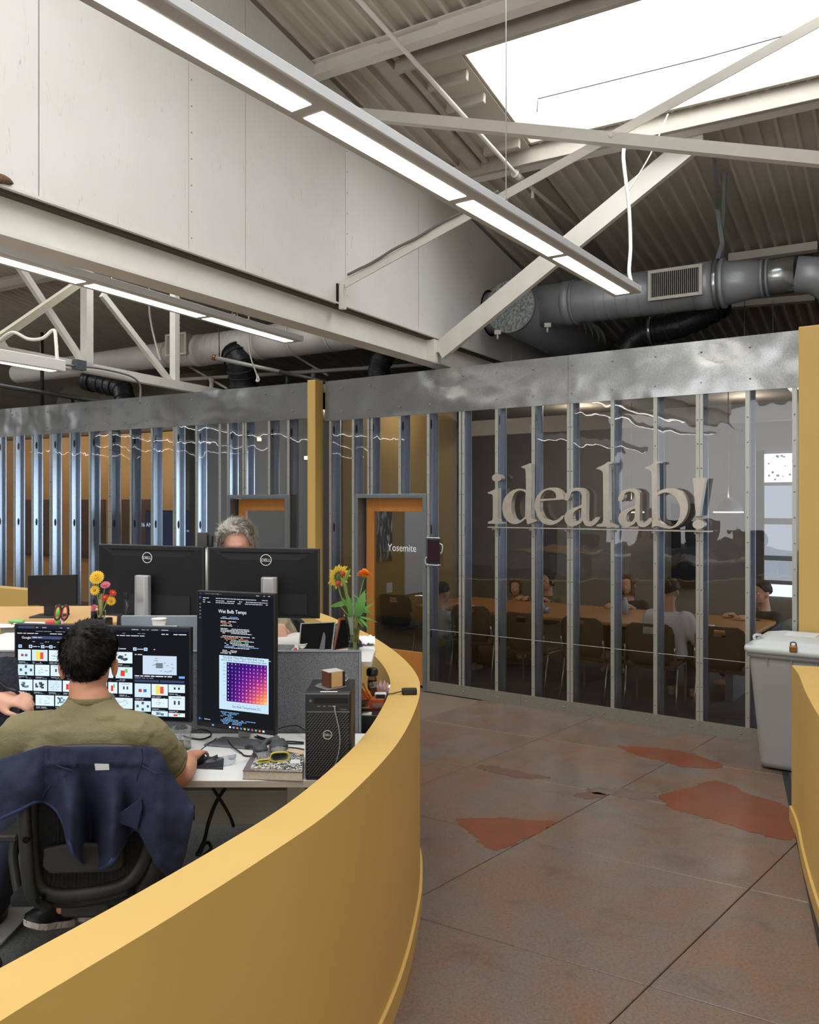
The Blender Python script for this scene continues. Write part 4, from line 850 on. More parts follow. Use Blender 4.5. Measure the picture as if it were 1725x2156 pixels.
# ================================================================== meeting rooms behind the clear wall
OLIVE = M('olive_wall', (150, 124, 74), .7, var=(1.2, (138, 114, 68), .3)); GREYW = M('grey_wall', (128, 122, 116), .75, var=(1.5, (116, 110, 104), .3)); BRWN = M('brown_wall', (116, 98, 80), .75)
RCARP = M('room_carpet', (70, 66, 62), .95, var=(150, (54, 52, 50), .2))
RM_ = MB().build('meeting_room', OLIVE, kind='structure'); WL['meeting_room'] = V((0, 0, 0))
def rw(t, z, k): return pw(t, z, -k)               # k metres into the room
def wallbox(nm, p, sz, m, par=RM_): b = MB(); b.box(p, sz, (PD, PN, UP)); return b.build(nm, m, par)
wallbox('floor_carpet', rw(.6, .001, 2.9), (7.4, 5.5, .008), RCARP)
wallbox('room_ceiling', rw(.6, 3.44, 2.95), (7.4, 5.5, .04), M('room_ceiling', (120, 112, 102), .8))
wallbox('back_wall', rw(-.9, 1.7, 5.6), (4.8, .1, 3.4), GREYW); wallbox('back_wall', rw(2.9, 1.7, 5.6), (2.8, .1, 3.4), GREYW)
wallbox('side_wall', rw(-1.42, 1.7, 1.46), (.1, 2.52, 3.4), OLIVE)
wallbox('return_wall', rw(-2.2, 1.7, 2.77), (1.65, .10, 3.4), GREYW); wallbox('far_side_wall', rw(-3.05, 1.7, 4.2), (.10, 2.9, 3.4), GREYW)
wallbox('ceiling_beam', rw(1.3, 3.12, 3.0), (5.4, .12, .22), M('beam_pale', (170, 164, 156), .7))
# the right-hand wall with a tall window and roller blind
wallbox('window_wall', rw(4.15, 1.7, 2.7), (.1, 5.3, 3.4), GREYW)
w2 = thing('window_9', None, None, rw(2.93, .9, 5.45), kind='structure')
wa, wc_ = onpl(1610, 1057, rw(0, 0, 5.5), PN), onpl(1680, 1057, rw(0, 0, 5.5), PN); ta, tcx = (wa - PO).dot(PD), (wc_ - PO).dot(PD) + .25
zt_ = onpl(1640, 955, rw(0, 0, 5.5), PN).z; zb_ = onpl(1640, 1262, rw(0, 0, 5.5), PN).z
SKYP = ME('daylight_outside', (232, 240, 255), 1.1); BLIND = ME('lit_blind', (196, 206, 220), .55)
zz = [onpl(1640, y, rw(0, 0, 5.5), PN).z for y in (955, 1016, 1022, 1091, 1104, 1170, 1180, 1222, 1230, 1256)]
def pane(nm, z1, z0, m, t0=ta, t1=tcx, k=5.50): b = MB(); b.box(rw((t0 + t1) / 2, (z0 + z1) / 2, k), (t1 - t0, .01, abs(z1 - z0)), (PD, PN, UP)); return b.build(nm, m, w2)
pane('pane', zz[0], zz[1], SKYP); 
for i in (2, 4, 6): pane('blind_panel', zz[i], zz[i + 1], BLIND)
pane('pane', zz[8], zz[9], SKYP)
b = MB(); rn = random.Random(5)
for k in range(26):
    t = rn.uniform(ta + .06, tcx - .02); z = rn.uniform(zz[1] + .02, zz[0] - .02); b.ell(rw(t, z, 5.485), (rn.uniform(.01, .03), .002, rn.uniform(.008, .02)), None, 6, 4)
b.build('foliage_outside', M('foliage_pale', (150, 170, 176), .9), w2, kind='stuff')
wallbox('window_frame', rw((ta + tcx) / 2, (zz[1] + zz[2]) / 2, 5.48), (tcx - ta + .1, .05, .05), FRM, w2)
for i, j in ((3, 4), (5, 6), (7, 8)): wallbox('window_bar', rw((ta + tcx) / 2, (zz[i] + zz[j]) / 2, 5.48), (tcx - ta + .1, .05, abs(zz[i] - zz[j])), FRM, w2)
wallbox('window_frame', rw(ta - .10, (zz[0] + zz[9]) / 2, 5.48), (.20, .06, zz[0] - zz[9] + .1), M('frame_dark', (70, 66, 62), .6), w2)
# pictures and boards on the walls
INK = M('dark_print', (38, 38, 42), .5, var=(5, (74, 74, 80), .2))
def onside(name, x0, x1, y0, y1, m, label, cat, th=.02):
    a = onpl(x0, y0, rw(-1.36, 0, 0), PD); c = onpl(x1, y1, rw(-1.36, 0, 0), PD); mid = (a + c) / 2; b = MB(); b.box(mid, (abs((c - a).dot(PN)), th, abs(a.z - c.z)), (PN, PD, UP)); return b.build(name, m, None, label, cat)
def onwall(name, x0, x1, y0, y1, k, m, label, cat, th=.03):
    a = onpl(x0, y0, rw(0, 0, k), PN); c = onpl(x1, y1, rw(0, 0, k), PN); t0, t1 = (a - PO).dot(PD), (c - PO).dot(PD)
    b = MB(); b.box(rw((t0 + t1) / 2, (a.z + c.z) / 2, k), (abs(t1 - t0), th, abs(a.z - c.z)), (PD, PN, UP)); return b.build(name, m, None, label, cat)
def waterfall():
    m = bpy.data.materials.new('waterfall_print'); m.use_nodes = True; nt = m.node_tree; N = nt.nodes; L = nt.links; b = N['Principled BSDF']; tc = N.new('ShaderNodeTexCoord'); mp = N.new('ShaderNodeMapping'); mp.inputs['Scale'].default_value = (7, 7, 2.2)
    L.new(tc.outputs['Object'], mp.inputs[0]); n = N.new('ShaderNodeTexNoise'); n.inputs['Scale'].default_value = 1.6; n.inputs['Detail'].default_value = 8; n.inputs['Distortion'].default_value = 1.5; L.new(mp.outputs[0], n.inputs['Vector'])
    r = N.new('ShaderNodeValToRGB'); r.color_ramp.elements[0].position = .48; r.color_ramp.elements[0].color = RGB((24, 24, 28)); r.color_ramp.elements[1].position = .66; r.color_ramp.elements[1].color = RGB((196, 198, 204)); L.new(n.outputs['Fac'], r.inputs[0]); L.new(r.outputs[0], b.inputs['Base Color']); return m
onside('waterfall_print', 788, 825, 1076, 1181, waterfall(), 'black and white waterfall photograph behind the wooden door glass', 'print')
wb = onside('whiteboard', 852, 890, 1076, 1246, M('whiteboard', (196, 202, 214), .25), 'whiteboard seen through the right half of the door glass', 'whiteboard')
onside('switch_plate', 814, 825, 1228, 1247, M('switch_plate', (196, 200, 206), .4), 'pale switch plate on the olive wall behind the door glass', 'switch')
onwall('dark_picture', 1133, 1172, 1108, 1210, 5.5, INK, 'dark picture on the grey wall behind the letters e and a', 'picture')
onwall('wall_screen', 1415, 1466, 1060, 1240, 5.45, M('screen_off', (20, 22, 30), .3), 'tall dark screen on the wall behind the double batten under the last letter', 'screen', .06)
onwall('dark_picture', 945, 970, 980, 1060, 5.5, INK, 'dark picture high on the wall right of the door', 'picture')
# pendant lamps
PEND = M('pendant_shade', (120, 112, 108), .5); 
for x, y, k, lab in ((1534, 1078, 2.6, 'dome pendant lamp with a bright rim right of the exclamation mark'), (1330, 1078, 3.4, 'dome pendant lamp seen through the second letter a')):
    c = onpl(x, y, rw(0, 0, k), PN); pr = thing('pendant_lamp', lab, 'lamp', c)
    b = MB(); b.lathe([(.02, .17), (.06, .15), (.12, .10), (.155, .04), (.165, 0), (.155, 0), (.145, .04), (.11, .09), (.05, .135)], c, 24, cap=False); b.build('shade', PEND, pr)
    b = MB(); b.lathe([(.168, -.008), (.168, .004), (.15, .004), (.15, -.008)], c, 24); b.build('lit_rim', ME('lamp_rim', (255, 252, 245), 2.0), pr)
    b = MB(); b.cyl(c + UP * .17, V((c.x, c.y, 3.4)), .006, 6); b.build('rod', PEND, pr)
    l = bpy.data.lights.new('pendant_bulb', 'POINT'); l.energy = 15; l.color = (1, .93, .82); l.shadow_soft_size = .08; o = bpy.data.objects.new('pendant_bulb', l); COL.objects.link(o); o.parent = pr; o.location = (0, 0, .03)
for t, k, e in ((-.8, 1.3, 14), (.2, 3.6, 18), (2.4, 3.8, 16), (1.8, 1.0, 6)):  # added point lights without fittings, to brighten the meeting room
    l = bpy.data.lights.new('room_fill_point', 'POINT'); l.energy = e; l.color = (1, .9, .75); l.shadow_soft_size = .1; o = bpy.data.objects.new('room_fill_point', l); COL.objects.link(o); o.location = rw(t, 3.2, k)
# table
TBW = M('table_wood', (176, 122, 66), .4); wood_grain(TBW, (150, 98, 48), (2, 30, 30))
tb0 = onpl(1160, 1300, rw(0, 0, 1.9), PN); tbz = .74
tt = thing('meeting_table', 'long wooden meeting table behind the clear wall', 'table', rw(1.1, 0, 1.65))
b = MB(); b.box(rw(1.1, tbz, 1.65), (4.0, 1.2, .045), (PD, PN, UP)); b.build('tabletop', TBW, tt, bevel=.015, seg=2)
for t in (-.6, 2.8):
    b = MB(); b.box(rw(t, .36, 1.65), (.08, .6, .71), (PD, PN, UP)); b.build('leg', M('leg_grey', (120, 120, 118), .5), tt)
TB = rw(2.3, tbz + .0225, 2.2)
def ontable(t, k, z=0): p = rw(t, tbz + .0225 + z, k); return p
b = MB(); p = ontable(.72, 1.30); b.lathe([(.085, 0), (.09, .07), (.085, .075), (.075, .06)], p, 18); b.build('tissue_box', M('tin', (140, 146, 150), .4, .4), None, 'round grey tin with a tissue on the meeting table', 'box')
b = MB(); p = ontable(.72, 1.30, .06); b.add([p + V((-.03, 0, 0)), p + V((.03, .01, 0)), p + V((.01, -.02, .09)), p + V((-.02, .02, .06))], [(0, 1, 2), (0, 2, 3), (1, 3, 2)]); b.build('tissue', M('tissue', (226, 226, 226), .9), None, 'white tissue sticking out of the grey tin', 'tissue')
b = MB(); b.box(ontable(2.55, 1.2, .012), (.24, .18, .02), (PD, PN, UP)); b.build('paper_pad', M('paper', (214, 216, 220), .8), None, 'white pad of paper on the meeting table at right', 'paper')
b = MB(); b.lathe([(.04, 0), (.042, .12), (.03, .15), (.018, .17), (.018, .19)], ontable(1.55, 1.75), 14); b.build('water_bottle', M('bottle_glass', (150, 162, 166), .15), None, 'small clear bottle on the meeting table', 'bottle')
# chairs
CHB = M('chair_black', (30, 30, 31), .55); CHG = M('chair_chrome', (180, 178, 172), .3, .9); CHC = M('chair_brown', (66, 54, 42), .8)
def mesh_chair(name, label, loc, rot, m=CHB, group=None, lattice=True):
    c, s = math.cos(rot), math.sin(rot); X = V((c, s, 0)); Y = V((-s, c, 0)); o = V(loc)
    r = thing(name, label, 'chair', o, group); q = lambda x, y, z: o + X * x + Y * y + UP * z
    b = MB(); b.prism([q(*p) for p in ((-.23, -.22, .43), (.23, -.22, .43), (.24, .20, .44), (.16, .26, .43), (-.16, .26, .43), (-.24, .20, .44))], UP * .045); b.build('seat', m, r, bevel=.012, seg=2)
    # curved back, slightly reclined; the top corners rounded and a hand slot
    b = MB(); n = 9; vs = []
    prof = [(.47, .17, -.20), (.55, .215, -.235), (.66, .235, -.25), (.78, .235, -.265), (.85, .21, -.275), (.88, .16, -.28)]
    for z, hw_, y in prof:
        for i in range(n): u = -1 + 2 * i / (n - 1); vs.append(q(hw_ * u, y - .035 * (1 - u * u), z))
    m_ = len(vs); vs += [p + Y * .018 for p in vs]; R = len(prof); fs = []
    for j in range(R - 1):
        for i in range(n - 1):
            if j == 3 and i in (3, 4): continue
            a = j * n + i; fs += [(a, a + 1, a + n + 1, a + n), (m_ + a, m_ + a + n, m_ + a + n + 1, m_ + a + 1)]
    ed = [(j * n, (j + 1) * n) for j in range(R - 1)] + [(j * n + n - 1, (j + 1) * n + n - 1) for j in range(R - 1)] + [(i, i + 1) for i in range(n - 1)] + [((R - 1) * n + i, (R - 1) * n + i + 1) for i in range(n - 1)]
    fs += [(a, c_, m_ + c_, m_ + a) for a, c_ in ed]
    b.add(vs, fs, 0, True); b.build('backrest', m, r)
    if lattice:
        b = MB()
        for k in range(7): b.bar(q(-.19, -.255 - .02, .52 + k * .035), q(.19, -.265 - .02, .54 + k * .035), .006, .004)
        b.build('back_ribs', m, r)
    for sx in (-1, 1):
        b = MB(); b.tube(smooth_path([q(.24 * sx, .24, .01), q(.245 * sx, .20, .40), q(.25 * sx, .0, .45), q(.245 * sx, -.20, .47), q(.235 * sx, -.26, .66)], 4), .011, 8); b.build('side_frame', CHG, r)
        b = MB(); b.tube([q(.24 * sx, -.16, .45), q(.25 * sx, -.27, .01)], .011, 8); b.build('rear_leg', CHG, r)
    return r
cp_ = onpl(850, 1330, rw(0, 0, 1.25), PN)
dch = mesh_chair('visitor_chair', 'black mesh-back visitor chair behind the wooden door glass', (cp_.x, cp_.y, .005), math.atan2(PD.y, PD.x) + .15 + PI * 0)
for t, k, rot, lab in ((.15, .80, .2, 'dark chair behind the clear wall, first right of the door'), (.95, .62, 0, 'dark chair with chrome legs, second right of the door'), (1.62, .66, -.1, 'dark chair near the middle of the clear wall'), (2.28, .62, .1, 'dark chair under the last letters of the sign'), (2.92, .80, .0, 'dark chair at the right end of the meeting table')):
    p = rw(t, .005, k); mesh_chair('meeting_chair', lab, p, math.atan2(PD.y, PD.x) + rot, CHC, lattice=False)
# the second room behind the left section
LR = MB().build('left_room', OLIVE, kind='structure'); WL['left_room'] = V((0, 0, 0))
def lbox(nm, t, z, k, sz, m): b = MB(); b.box(lw(t, z, -k), sz, (LD, LN, UP)); return b.build(nm, m, LR)
TANW = M('tan_wall', (186, 148, 96), .7, var=(1.2, (150, 114, 66), .3))
lbox('floor_carpet', -5.7, .001, 2.2, (11.8, 4.0, .008), RCARP); lbox('room_ceiling', -5.7, 3.44, 2.2, (11.8, 4.1, .04), M('room_ceiling', (120, 112, 102), .8))
lbox('back_wall', -7.1, 1.7, 3.6, (9.0, .1, 3.4), TANW); lbox('end_wall', -11.6, 1.7, 2.0, (.1, 3.4, 3.4), TANW)
for k in range(4): lbox('dark_board', -5.2 - k * 1.5, 1.5, 3.52, (1.0, .04, 1.2), M('board_brown', (84, 62, 48), .6, var=(6, (64, 48, 40), .2))); lbox('back_wall', -1.3, 1.7, 3.6, (2.6, .1, 3.4), BRWN); lbox('cross_wall', -2.3, 1.7, 2.0, (.1, 3.2, 3.4), M('cross_grey', (112, 108, 104), .8))
lbox('tall_panel', -2.65, 1.7, .9, (.5, .06, 3.3), M('cross_grey', (112, 108, 104), .8))
for t in (-1.1, -3.7, -5.6, -7.6, -9.6):  # added point lights without fittings, to brighten the left room
    l = bpy.data.lights.new('room_fill_point', 'POINT'); l.energy = 30; l.color = (1, .88, .7); l.shadow_soft_size = .1; o = bpy.data.objects.new('room_fill_point', l); COL.objects.link(o); o.location = lw(t, 3.2, -2.3)
for x, y in ((546, 925), (645, 964)):
    c = onpl(x, y, lw(0, 0, -1.2), LN); b = MB(); b.box(c, (.05, .05, .045)); b.build('halogen_spot', ME('halogen', (255, 196, 140), 3.5), None, 'small warm halogen spot glowing left of the yellow post' if x > 600 else 'small warm halogen spot above the left door', 'lamp')
# notice screen with the time
ns = onpl(330, 1075, lw(0, 0, -.6), LN); nt_ = (ns - LO).dot(LD)
sr2 = thing('wall_display', 'dark blue wall display showing the time behind the clear sheets', 'display', lw(nt_ + .28, .8, -.62))
b = MB(); b.box(lw(nt_ + .28, 1.62, -.62), (1.0, .04, .62), (LD, LN, UP)); b.build('display_case', M('black_plastic', (24, 24, 26), .4), sr2)
b = MB(); b.box(lw(nt_ + .28, 1.62, -.598), (.96, .004, .58), (LD, LN, UP)); b.build('display_screen', ME('display_blue', (34, 44, 72), .6), sr2)
b = MB(); q = onpl(308, 1109, lw(0, 0, -.595), LN); b.text('36 AM', q, LD, UP, .085, .001); b.build('display_time', ME('display_text', (190, 205, 235), .8), sr2, fix=False)
b = MB(); q = onpl(400, 1120, lw(0, 0, -.595), LN); b.text('Meeting', q, LD, UP, .04, .001); b.build('display_lines', ME('display_text', (190, 205, 235), .8), sr2, fix=False)
area_lamp('stud_fill_light', rw(4.02, 1.75, 2.6), 2.6, 1.8, 24, (.72, .86, 1), PN, -PD)          # added bluish lamps that light the studs; no windows stand here
area_lamp('stud_fill_light', lw(-2.42, 1.8, -1.9), 2.2, 1.8, 58, (.70, .85, 1), LN, -LD)
area_lamp('stud_fill_light', lw(-.25, 1.8, -1.9), 2.2, 1.8, 55, (.70, .85, 1), LN, -LD)
# ================================================================== desk pod: depths and heights scaled about the camera, baked into the literals
BLK = M('black_plastic', (20, 20, 22), .42, spec=.3); BLK2 = M('black_matte', (30, 30, 32), .6, bump=(400, .05)); DESKW = M('desk_white', (214, 212, 208), .42); DESKE = M('desk_edge', (178, 168, 154), .5); ALU = M('stand_silver', (176, 174, 172), .38, .6); ALUD = M('stand_grey', (112, 114, 118), .45, .4)
FELT = M('grey_felt', (136, 138, 143), .95, var=(190, (94, 96, 101), .16), bump=(300, .5)); PANELG = M('panel_bluegrey', (128, 138, 148), .6); LEGW = M('leg_pale', (186, 182, 174), .45)
ZD = .92
def bx(name, lo, hi, m, par=None, bev=.002, **k): b = MB(); b.b2(lo, hi); return b.build(name, m, par, bevel=bev, **k)
# near desk
YF = atz(500, 1643, ZD).y; XR = -.20; XL = -2.9; YB = 4.06
dk = thing('standing_desk', 'white topped desk in front of the seated person, with tower computer at its end', 'desk', (-1.45, 3.7, ZP))
b = MB(); b.prism([V((x, y, ZD - .028)) for x, y in ((XL, YF), (-.262, YF), (-.205, YF + .26), (-.165, YB), (XL, YB))], UP * .028); b.build('tabletop', DESKW, dk, bevel=.003)
bx('edge_band', (XL, YF - .003, ZD - .0275), (-.262, YF, ZD - .002), DESKE, dk, 0)
for x in (-2.75, -.50): bx('leg', (x - .04, 3.66, ZP + .03), (x + .04, 3.74, ZD - .03), LEGW, dk); bx('foot', (x - .045, 3.40, ZP), (x + .045, 4.02, ZP + .03), LEGW, dk)
bx('cross_beam', (-2.71, 3.67, ZD - .08), (-.54, 3.73, ZD - .03), LEGW, dk)
bx('control_box', (-1.13, 3.39, ZD - .045), (-.95, 3.46, ZD - .029), M('pale_grey', (196, 194, 190), .5), dk)
a = at(385, 1662, 3.823); c = at(650, 1735, 3.823)
ped = thing('modesty_panel', 'grey steel cable tray panel hanging under the white desk', 'panel', (-1.0, 3.823, c.z))
bx('panel', (-1.77, 3.823, c.z), (-.27, 3.845, ZD - .03), M('tray_grey', (186, 183, 176), .55), ped)
bx('panel_lip', (-1.77, 3.78, c.z + .16), (-.27, 3.823, c.z + .17), M('tray_grey', (186, 183, 176), .55), ped)
bx('socket', (-1.058, 3.812, c.z + .06), (-1.025, 3.823, c.z + .095), BLK, ped); bx('socket_label', (-1.10, 3.815, c.z + .15), (-1.07, 3.823, c.z + .157), WHITE, ped)
KB = M('cable_black', (22, 22, 24), .5)
def tubeobj(name, pts, r, m, label, cat='cable', n=6, k=6, group=None): b = MB(); b.tube(smooth_path(pts, n), r, k); return b.build(name, m, None, label, cat, group)
tubeobj('power_cable', [at(474, 1660, 3.745), at(455, 1690, 3.745), at(440, 1730, 3.723), at(430, 1770, 3.656), at(415, 1800, 3.546)], .009, KB, 'black cable hanging under the desk, leaning left')
tubeobj('power_cable', [at(448, 1660, 3.723), at(468, 1690, 3.701), at(485, 1720, 3.701), at(492, 1740, 3.723)], .007, KB, 'thinner black cable crossing behind the other under the desk')
tubeobj('power_cable', [at(420, 1800, 3.490), at(430, 1778, 3.601), at(440, 1775, 3.634), at(444, 1788, 3.568), at(430, 1800, 3.490)], .008, KB, 'loop of black cable lying on the carpet by the yellow wall')
# felt divider between the desks, and the blue-grey panel of the far desk
DZT = 1.313
dv = thing('desk_divider', 'dark grey felt divider panel between the two desks', 'divider', (-1.3, 4.09, .60))
DX1 = at(761, 1377, 4.089).x
bx('felt_panel', (XL, 4.075, .60), (DX1 - .012, 4.105, DZT), FELT, dv, .003); bx('end_trim', (DX1 - .012, 4.072, .60), (DX1, 4.108, DZT), M('divider_trim', (120, 126, 134), .5), dv); bx('top_trim', (XL, 4.072, DZT), (DX1, 4.108, DZT + .006), M('divider_trim2', (104, 110, 118), .6), dv)
pz = at(400, 1297, 4.277).z
bx('back_panel', at(255, 1400, 4.277) * 1 + V((0, 0, 0)), V((at(560, 1300, 4.277).x, 4.305, pz)), PANELG, None, label='blue grey screen panel on the far desk behind the tall upright monitor', cat='panel')
# far desk, raised
ZF = 1.258; FXR = at(783, 1393, 4.144).x
fd = thing('standing_desk', 'far white desk raised higher, carrying the vase and picture frames', 'desk', (-1.3, 4.55, ZP))
b = MB(); b.prism([V((x, y, ZF - .026)) for x, y in ((-2.45, 4.133), (FXR, 4.133), (FXR + .005, 4.47), (-.40, 4.86), (-.55, 5.05), (-2.45, 5.05))], UP * .026); b.build('tabletop', DESKW, fd, bevel=.003); bx('edge_band', (-2.45, 4.130, ZF - .0255), (FXR, 4.133, ZF - .002), DESKE, fd, 0)
for x in (-2.2, -.50): bx('leg', (x - .04, 4.56, ZP + .03), (x + .04, 4.64, ZF - .03), LEGW, fd); bx('foot', (x - .045, 4.26, ZP), (x + .045, 4.95, ZP + .03), LEGW, fd)
# ------------------------------------------------------------------ screens with flat content
EMC = {}
def em(c, s=1.0):
    k = (c, s)
    if k not in EMC: EMC[k] = ME('screen_%d_%d_%d' % c + ('_%d' % (s * 100)), c, s)
    return EMC[k]
class Screen:
    def __init__(s, tl, tr, bl, wpx, hpx):         # corners in space, virtual pixel size
        s.tl = V(tl); s.x = (V(tr) - V(tl)); s.y = (V(bl) - V(tl)); s.w = wpx; s.h = hpx; s.n = s.x.cross(-s.y).normalized(); s.mb = MB(); s.ms = []; s.k = 0
    def mi(s, m):
        if m not in s.ms: s.ms.append(m)
        return s.ms.index(m)
    def p(s, x, y, k=0): return s.tl + s.x * (x / s.w) + s.y * (y / s.h) + s.n * k
    def rect(s, x0, y0, x1, y1, c, lay=1): k = .0003 * lay; s.mb.quad(s.p(x0, y1, k), s.p(x1, y1, k), s.p(x1, y0, k), s.p(x0, y0, k), s.mi(em(c)))
    def text(s, t, x, y, size, c, lay=2, align='LEFT'):
        xd = s.x.normalized(); yd = -s.y.normalized(); s.mb.text(t, s.p(x, y, .0003 * lay), xd, yd, size * s.x.length / s.w, .0001, s.mi(em(c)), align)
    def line(s, x, y, w, h, c, rnd, dens=.8):
        x1 = x + w
        while x < x1:
            l = rnd.uniform(4, 18) * s.w / 400
            if rnd.random() < dens: s.rect(x, y, min(x + l, x1), y + h, c)
            x += l + 2.2 * s.w / 400
    def build(s, name, par): return s.mb.build(name, s.ms, par, fix=False)
def slab_between(name, tl, tr, bl, thick, m, par, grow=0, bev=.003, back=0):   # a flat housing behind a screen plane
    tl, tr, bl = V(tl), V(tr), V(bl); x = (tr - tl).normalized(); y = (bl - tl).normalized(); n = x.cross(-y).normalized()
    w = (tr - tl).length; h = (bl - tl).length; c = tl + x * w / 2 + y * h / 2 - n * (thick / 2 + back); b = MB(); b.box(c, (w + 2 * grow, thick, h + 2 * grow), (x, n, -y)); return b.build(name, m, par, bevel=bev, seg=2)
rn = random.Random(11)
# landscape monitor in front of the seated person
TL, TR = at(33, 1317, 3.845), at(398, 1325, 3.728); BL = TL + V((0, 0, -.412))
lm = thing('monitor', 'wide monitor showing rows of picture search results in front of the seated person', 'monitor', ((TL.x + TR.x) / 2, 3.82, ZD))
slab_between('housing', TL, TR, BL, .03, BLK, lm, .008, .004, .001); 
mid = (TL + TR) / 2; bx('stand_column', (mid.x - .03, mid.y + .03, ZD + .01), (mid.x + .03, mid.y + .06, mid.z - .2), ALU, lm); bx('stand_base', (mid.x - .13, mid.y - .06, ZD), (mid.x + .13, mid.y + .14, ZD + .012), ALUD, lm)
S = Screen(TL, TR, BL, 1420, 745)
S.rect(0, 0, 1420, 745, (22, 23, 28), 0); S.rect(0, 0, 1420, 22, (36, 38, 50)); S.rect(24, 2, 160, 22, (58, 66, 96), 2)
S.text('Google', 52, 107, 26, (235, 236, 240))
S.rect(130, 84, 780, 108, (62, 76, 108)); S.line(142, 92, 80, 7, (225, 230, 240), rn)
for k in range(6): S.line(40 + k * 130, 9, 90, 6, (190, 195, 210), rn)
for k in range(5): S.line(880 + k * 80, 9, 60, 6, (190, 195, 210), rn)
S.line(14, 42, 70, 6, (205, 210, 222), rn); S.line(170, 42, 900, 4, (140, 146, 160), rn, .6); S.line(1200, 42, 200, 7, (205, 210, 222), rn, .6); S.line(14, 60, 1050, 6, (210, 214, 224), rn, .9)
for k in range(8): S.line(142 + k * 52, 128, 34, 6, (150, 156, 170), rn)
S.rect(205, 142, 235, 145, (130, 170, 250))
for k, x in enumerate((24, 112, 214, 282, 830, 972, 1060)):
    S.rect(x, 158, x + 28, 184, (188, 214, 236)); S.rect(x + 7, 164, x + 21, 178, ((90, 130, 190), (60, 100, 170), (120, 140, 160))[k % 3], 2); S.line(x + 34, 168, 56, 7, (190, 195, 205), rn)
PALE = [(206, 224, 230), (196, 220, 230), (210, 226, 232)]
def thumb(x, y, w, h, kind, i=0):
    S.rect(x, y, x + w, y + h, PALE[i % 3], 1); r = random.Random(i * 31 + kind)
    if kind == 0: S.rect(x + w * .24, y + h * .40, x + w * .44, y + h * .62, (176, 62, 66), 2); S.rect(x + w * .54, y + h * .40, x + w * .74, y + h * .62, (62, 104, 160), 2)
    elif kind == 1: S.rect(x + w * .26, y + h * .10, x + w * .50, y + h * .90, (226, 210, 80), 2); S.rect(x + w * .52, y + h * .22, x + w * .74, y + h * .84, (214, 84, 54), 2)
    elif kind == 2:
        for (a, c) in ((.5, .2), (.18, .5), (.82, .5), (.5, .8)): S.rect(x + w * (a - .07), y + h * (c - .12), x + w * (a + .07), y + h * (c + .12), (70, 78, 84), 2)
    elif kind == 3:
        for q in range(9): a = r.uniform(.12, .7); c = r.uniform(.12, .8); S.rect(x + w * a, y + h * c, x + w * (a + r.uniform(.08, .2)), y + h * (c + .035), (130, 150, 160), 2)
    elif kind == 4:
        for q in range(14): a = r.uniform(.14, .62); c = r.uniform(.14, .66); S.rect(x + w * a, y + h * c, x + w * (a + r.uniform(.08, .22)), y + h * (c + r.uniform(.08, .2)), ((74, 108, 118), (60, 84, 98), (96, 130, 140))[q % 3], 2 + q % 3)
    elif kind == 5:
        for q in range(12): a = r.uniform(.12, .64); c = r.uniform(.16, .62); S.rect(x + w * a, y + h * c, x + w * (a + r.uniform(.1, .22)), y + h * (c + r.uniform(.1, .22)), ((44, 52, 62), (70, 80, 92))[q % 2], 2 + q % 3)
    elif kind == 6:
        for a in (.32, .58): S.rect(x + w * a, y + h * .34, x + w * (a + .11), y + h * .62, (50, 54, 60), 2)
        S.rect(x + w * .2, y + h * .12, x + w * .8, y + h * .16, (110, 126, 140), 2)
    elif kind == 7: S.rect(x + w * .3, y + h * .3, x + w * .55, y + h * .8, (214, 60, 54), 2); S.rect(x + w * .56, y + h * .16, x + w * .72, y + h * .5, (110, 190, 90), 2)
    S.line(x + 4, y + h + 10, w * .55, 5, (170, 176, 188), r); S.line(x + 4, y + h + 20, w * .8, 4, (130, 136, 148), r)
rows = [(198, 92, [(20, 108, 0), (138, 130, 1), (280, 120, 3), (420, 120, 5), (560, 120, 3), (700, 110, 2), (830, 136, 5)]),
        (322, 92, [(20, 134, 2), (164, 120, 3), (294, 120, 6), (430, 120, 4), (560, 120, 1), (700, 110, 6), (830, 136, 7)]),
        (448, 92, [(20, 122, 4), (150, 114, 5), (274, 112, 3), (396, 90, 7), (520, 120, 5), (650, 110, 2), (770, 74, 7), (856, 110, 6)]),
        (574, 88, [(20, 106, 2), (168, 154, 3), (332, 110, 4), (460, 130, 6), (640, 130, 3), (808, 160, 3)])]
i = 0
for y, h, items in rows:
    for x, w, k in items: thumb(x, y, w, h, k, i); i += 1
S.line(985, 212, 60, 7, (200, 205, 214), rn); S.rect(1050, 222, 1322, 376, (190, 206, 224)); S.rect(1156, 280, 1212, 322, (110, 118, 128), 2)
for q in range(16): a = 1100 + 200 * rn.random(); c = 240 + 115 * rn.random(); S.rect(a, c, a + 18, c + 5, (120, 136, 150), 2)
S.line(985, 386, 300, 8, (225, 228, 235), rn, .95); S.line(985, 404, 150, 5, (140, 146, 158), rn); S.rect(1340, 384, 1386, 402, (110, 160, 250)); S.rect(985, 420, 1180, 440, (52, 66, 98)); S.rect(1188, 420, 1384, 440, (52, 66, 98))
for k, (x, y, w, h, kd) in enumerate([(985, 452, 130, 112, 0), (1122, 452, 130, 92, 1), (1258, 452, 130, 66, 6), (985, 594, 130, 86, 2), (1122, 570, 130, 74, 3), (1258, 546, 130, 112, 6), (1122, 672, 130, 42, 4), (1258, 684, 130, 30, 7)]): thumb(x, y, w, h, kd, 40 + k)
S.rect(0, 716, 1420, 745, (16, 17, 22), 3); S.line(1290, 728, 110, 7, (190, 195, 205), rn, .7)
S.build('screen', lm)
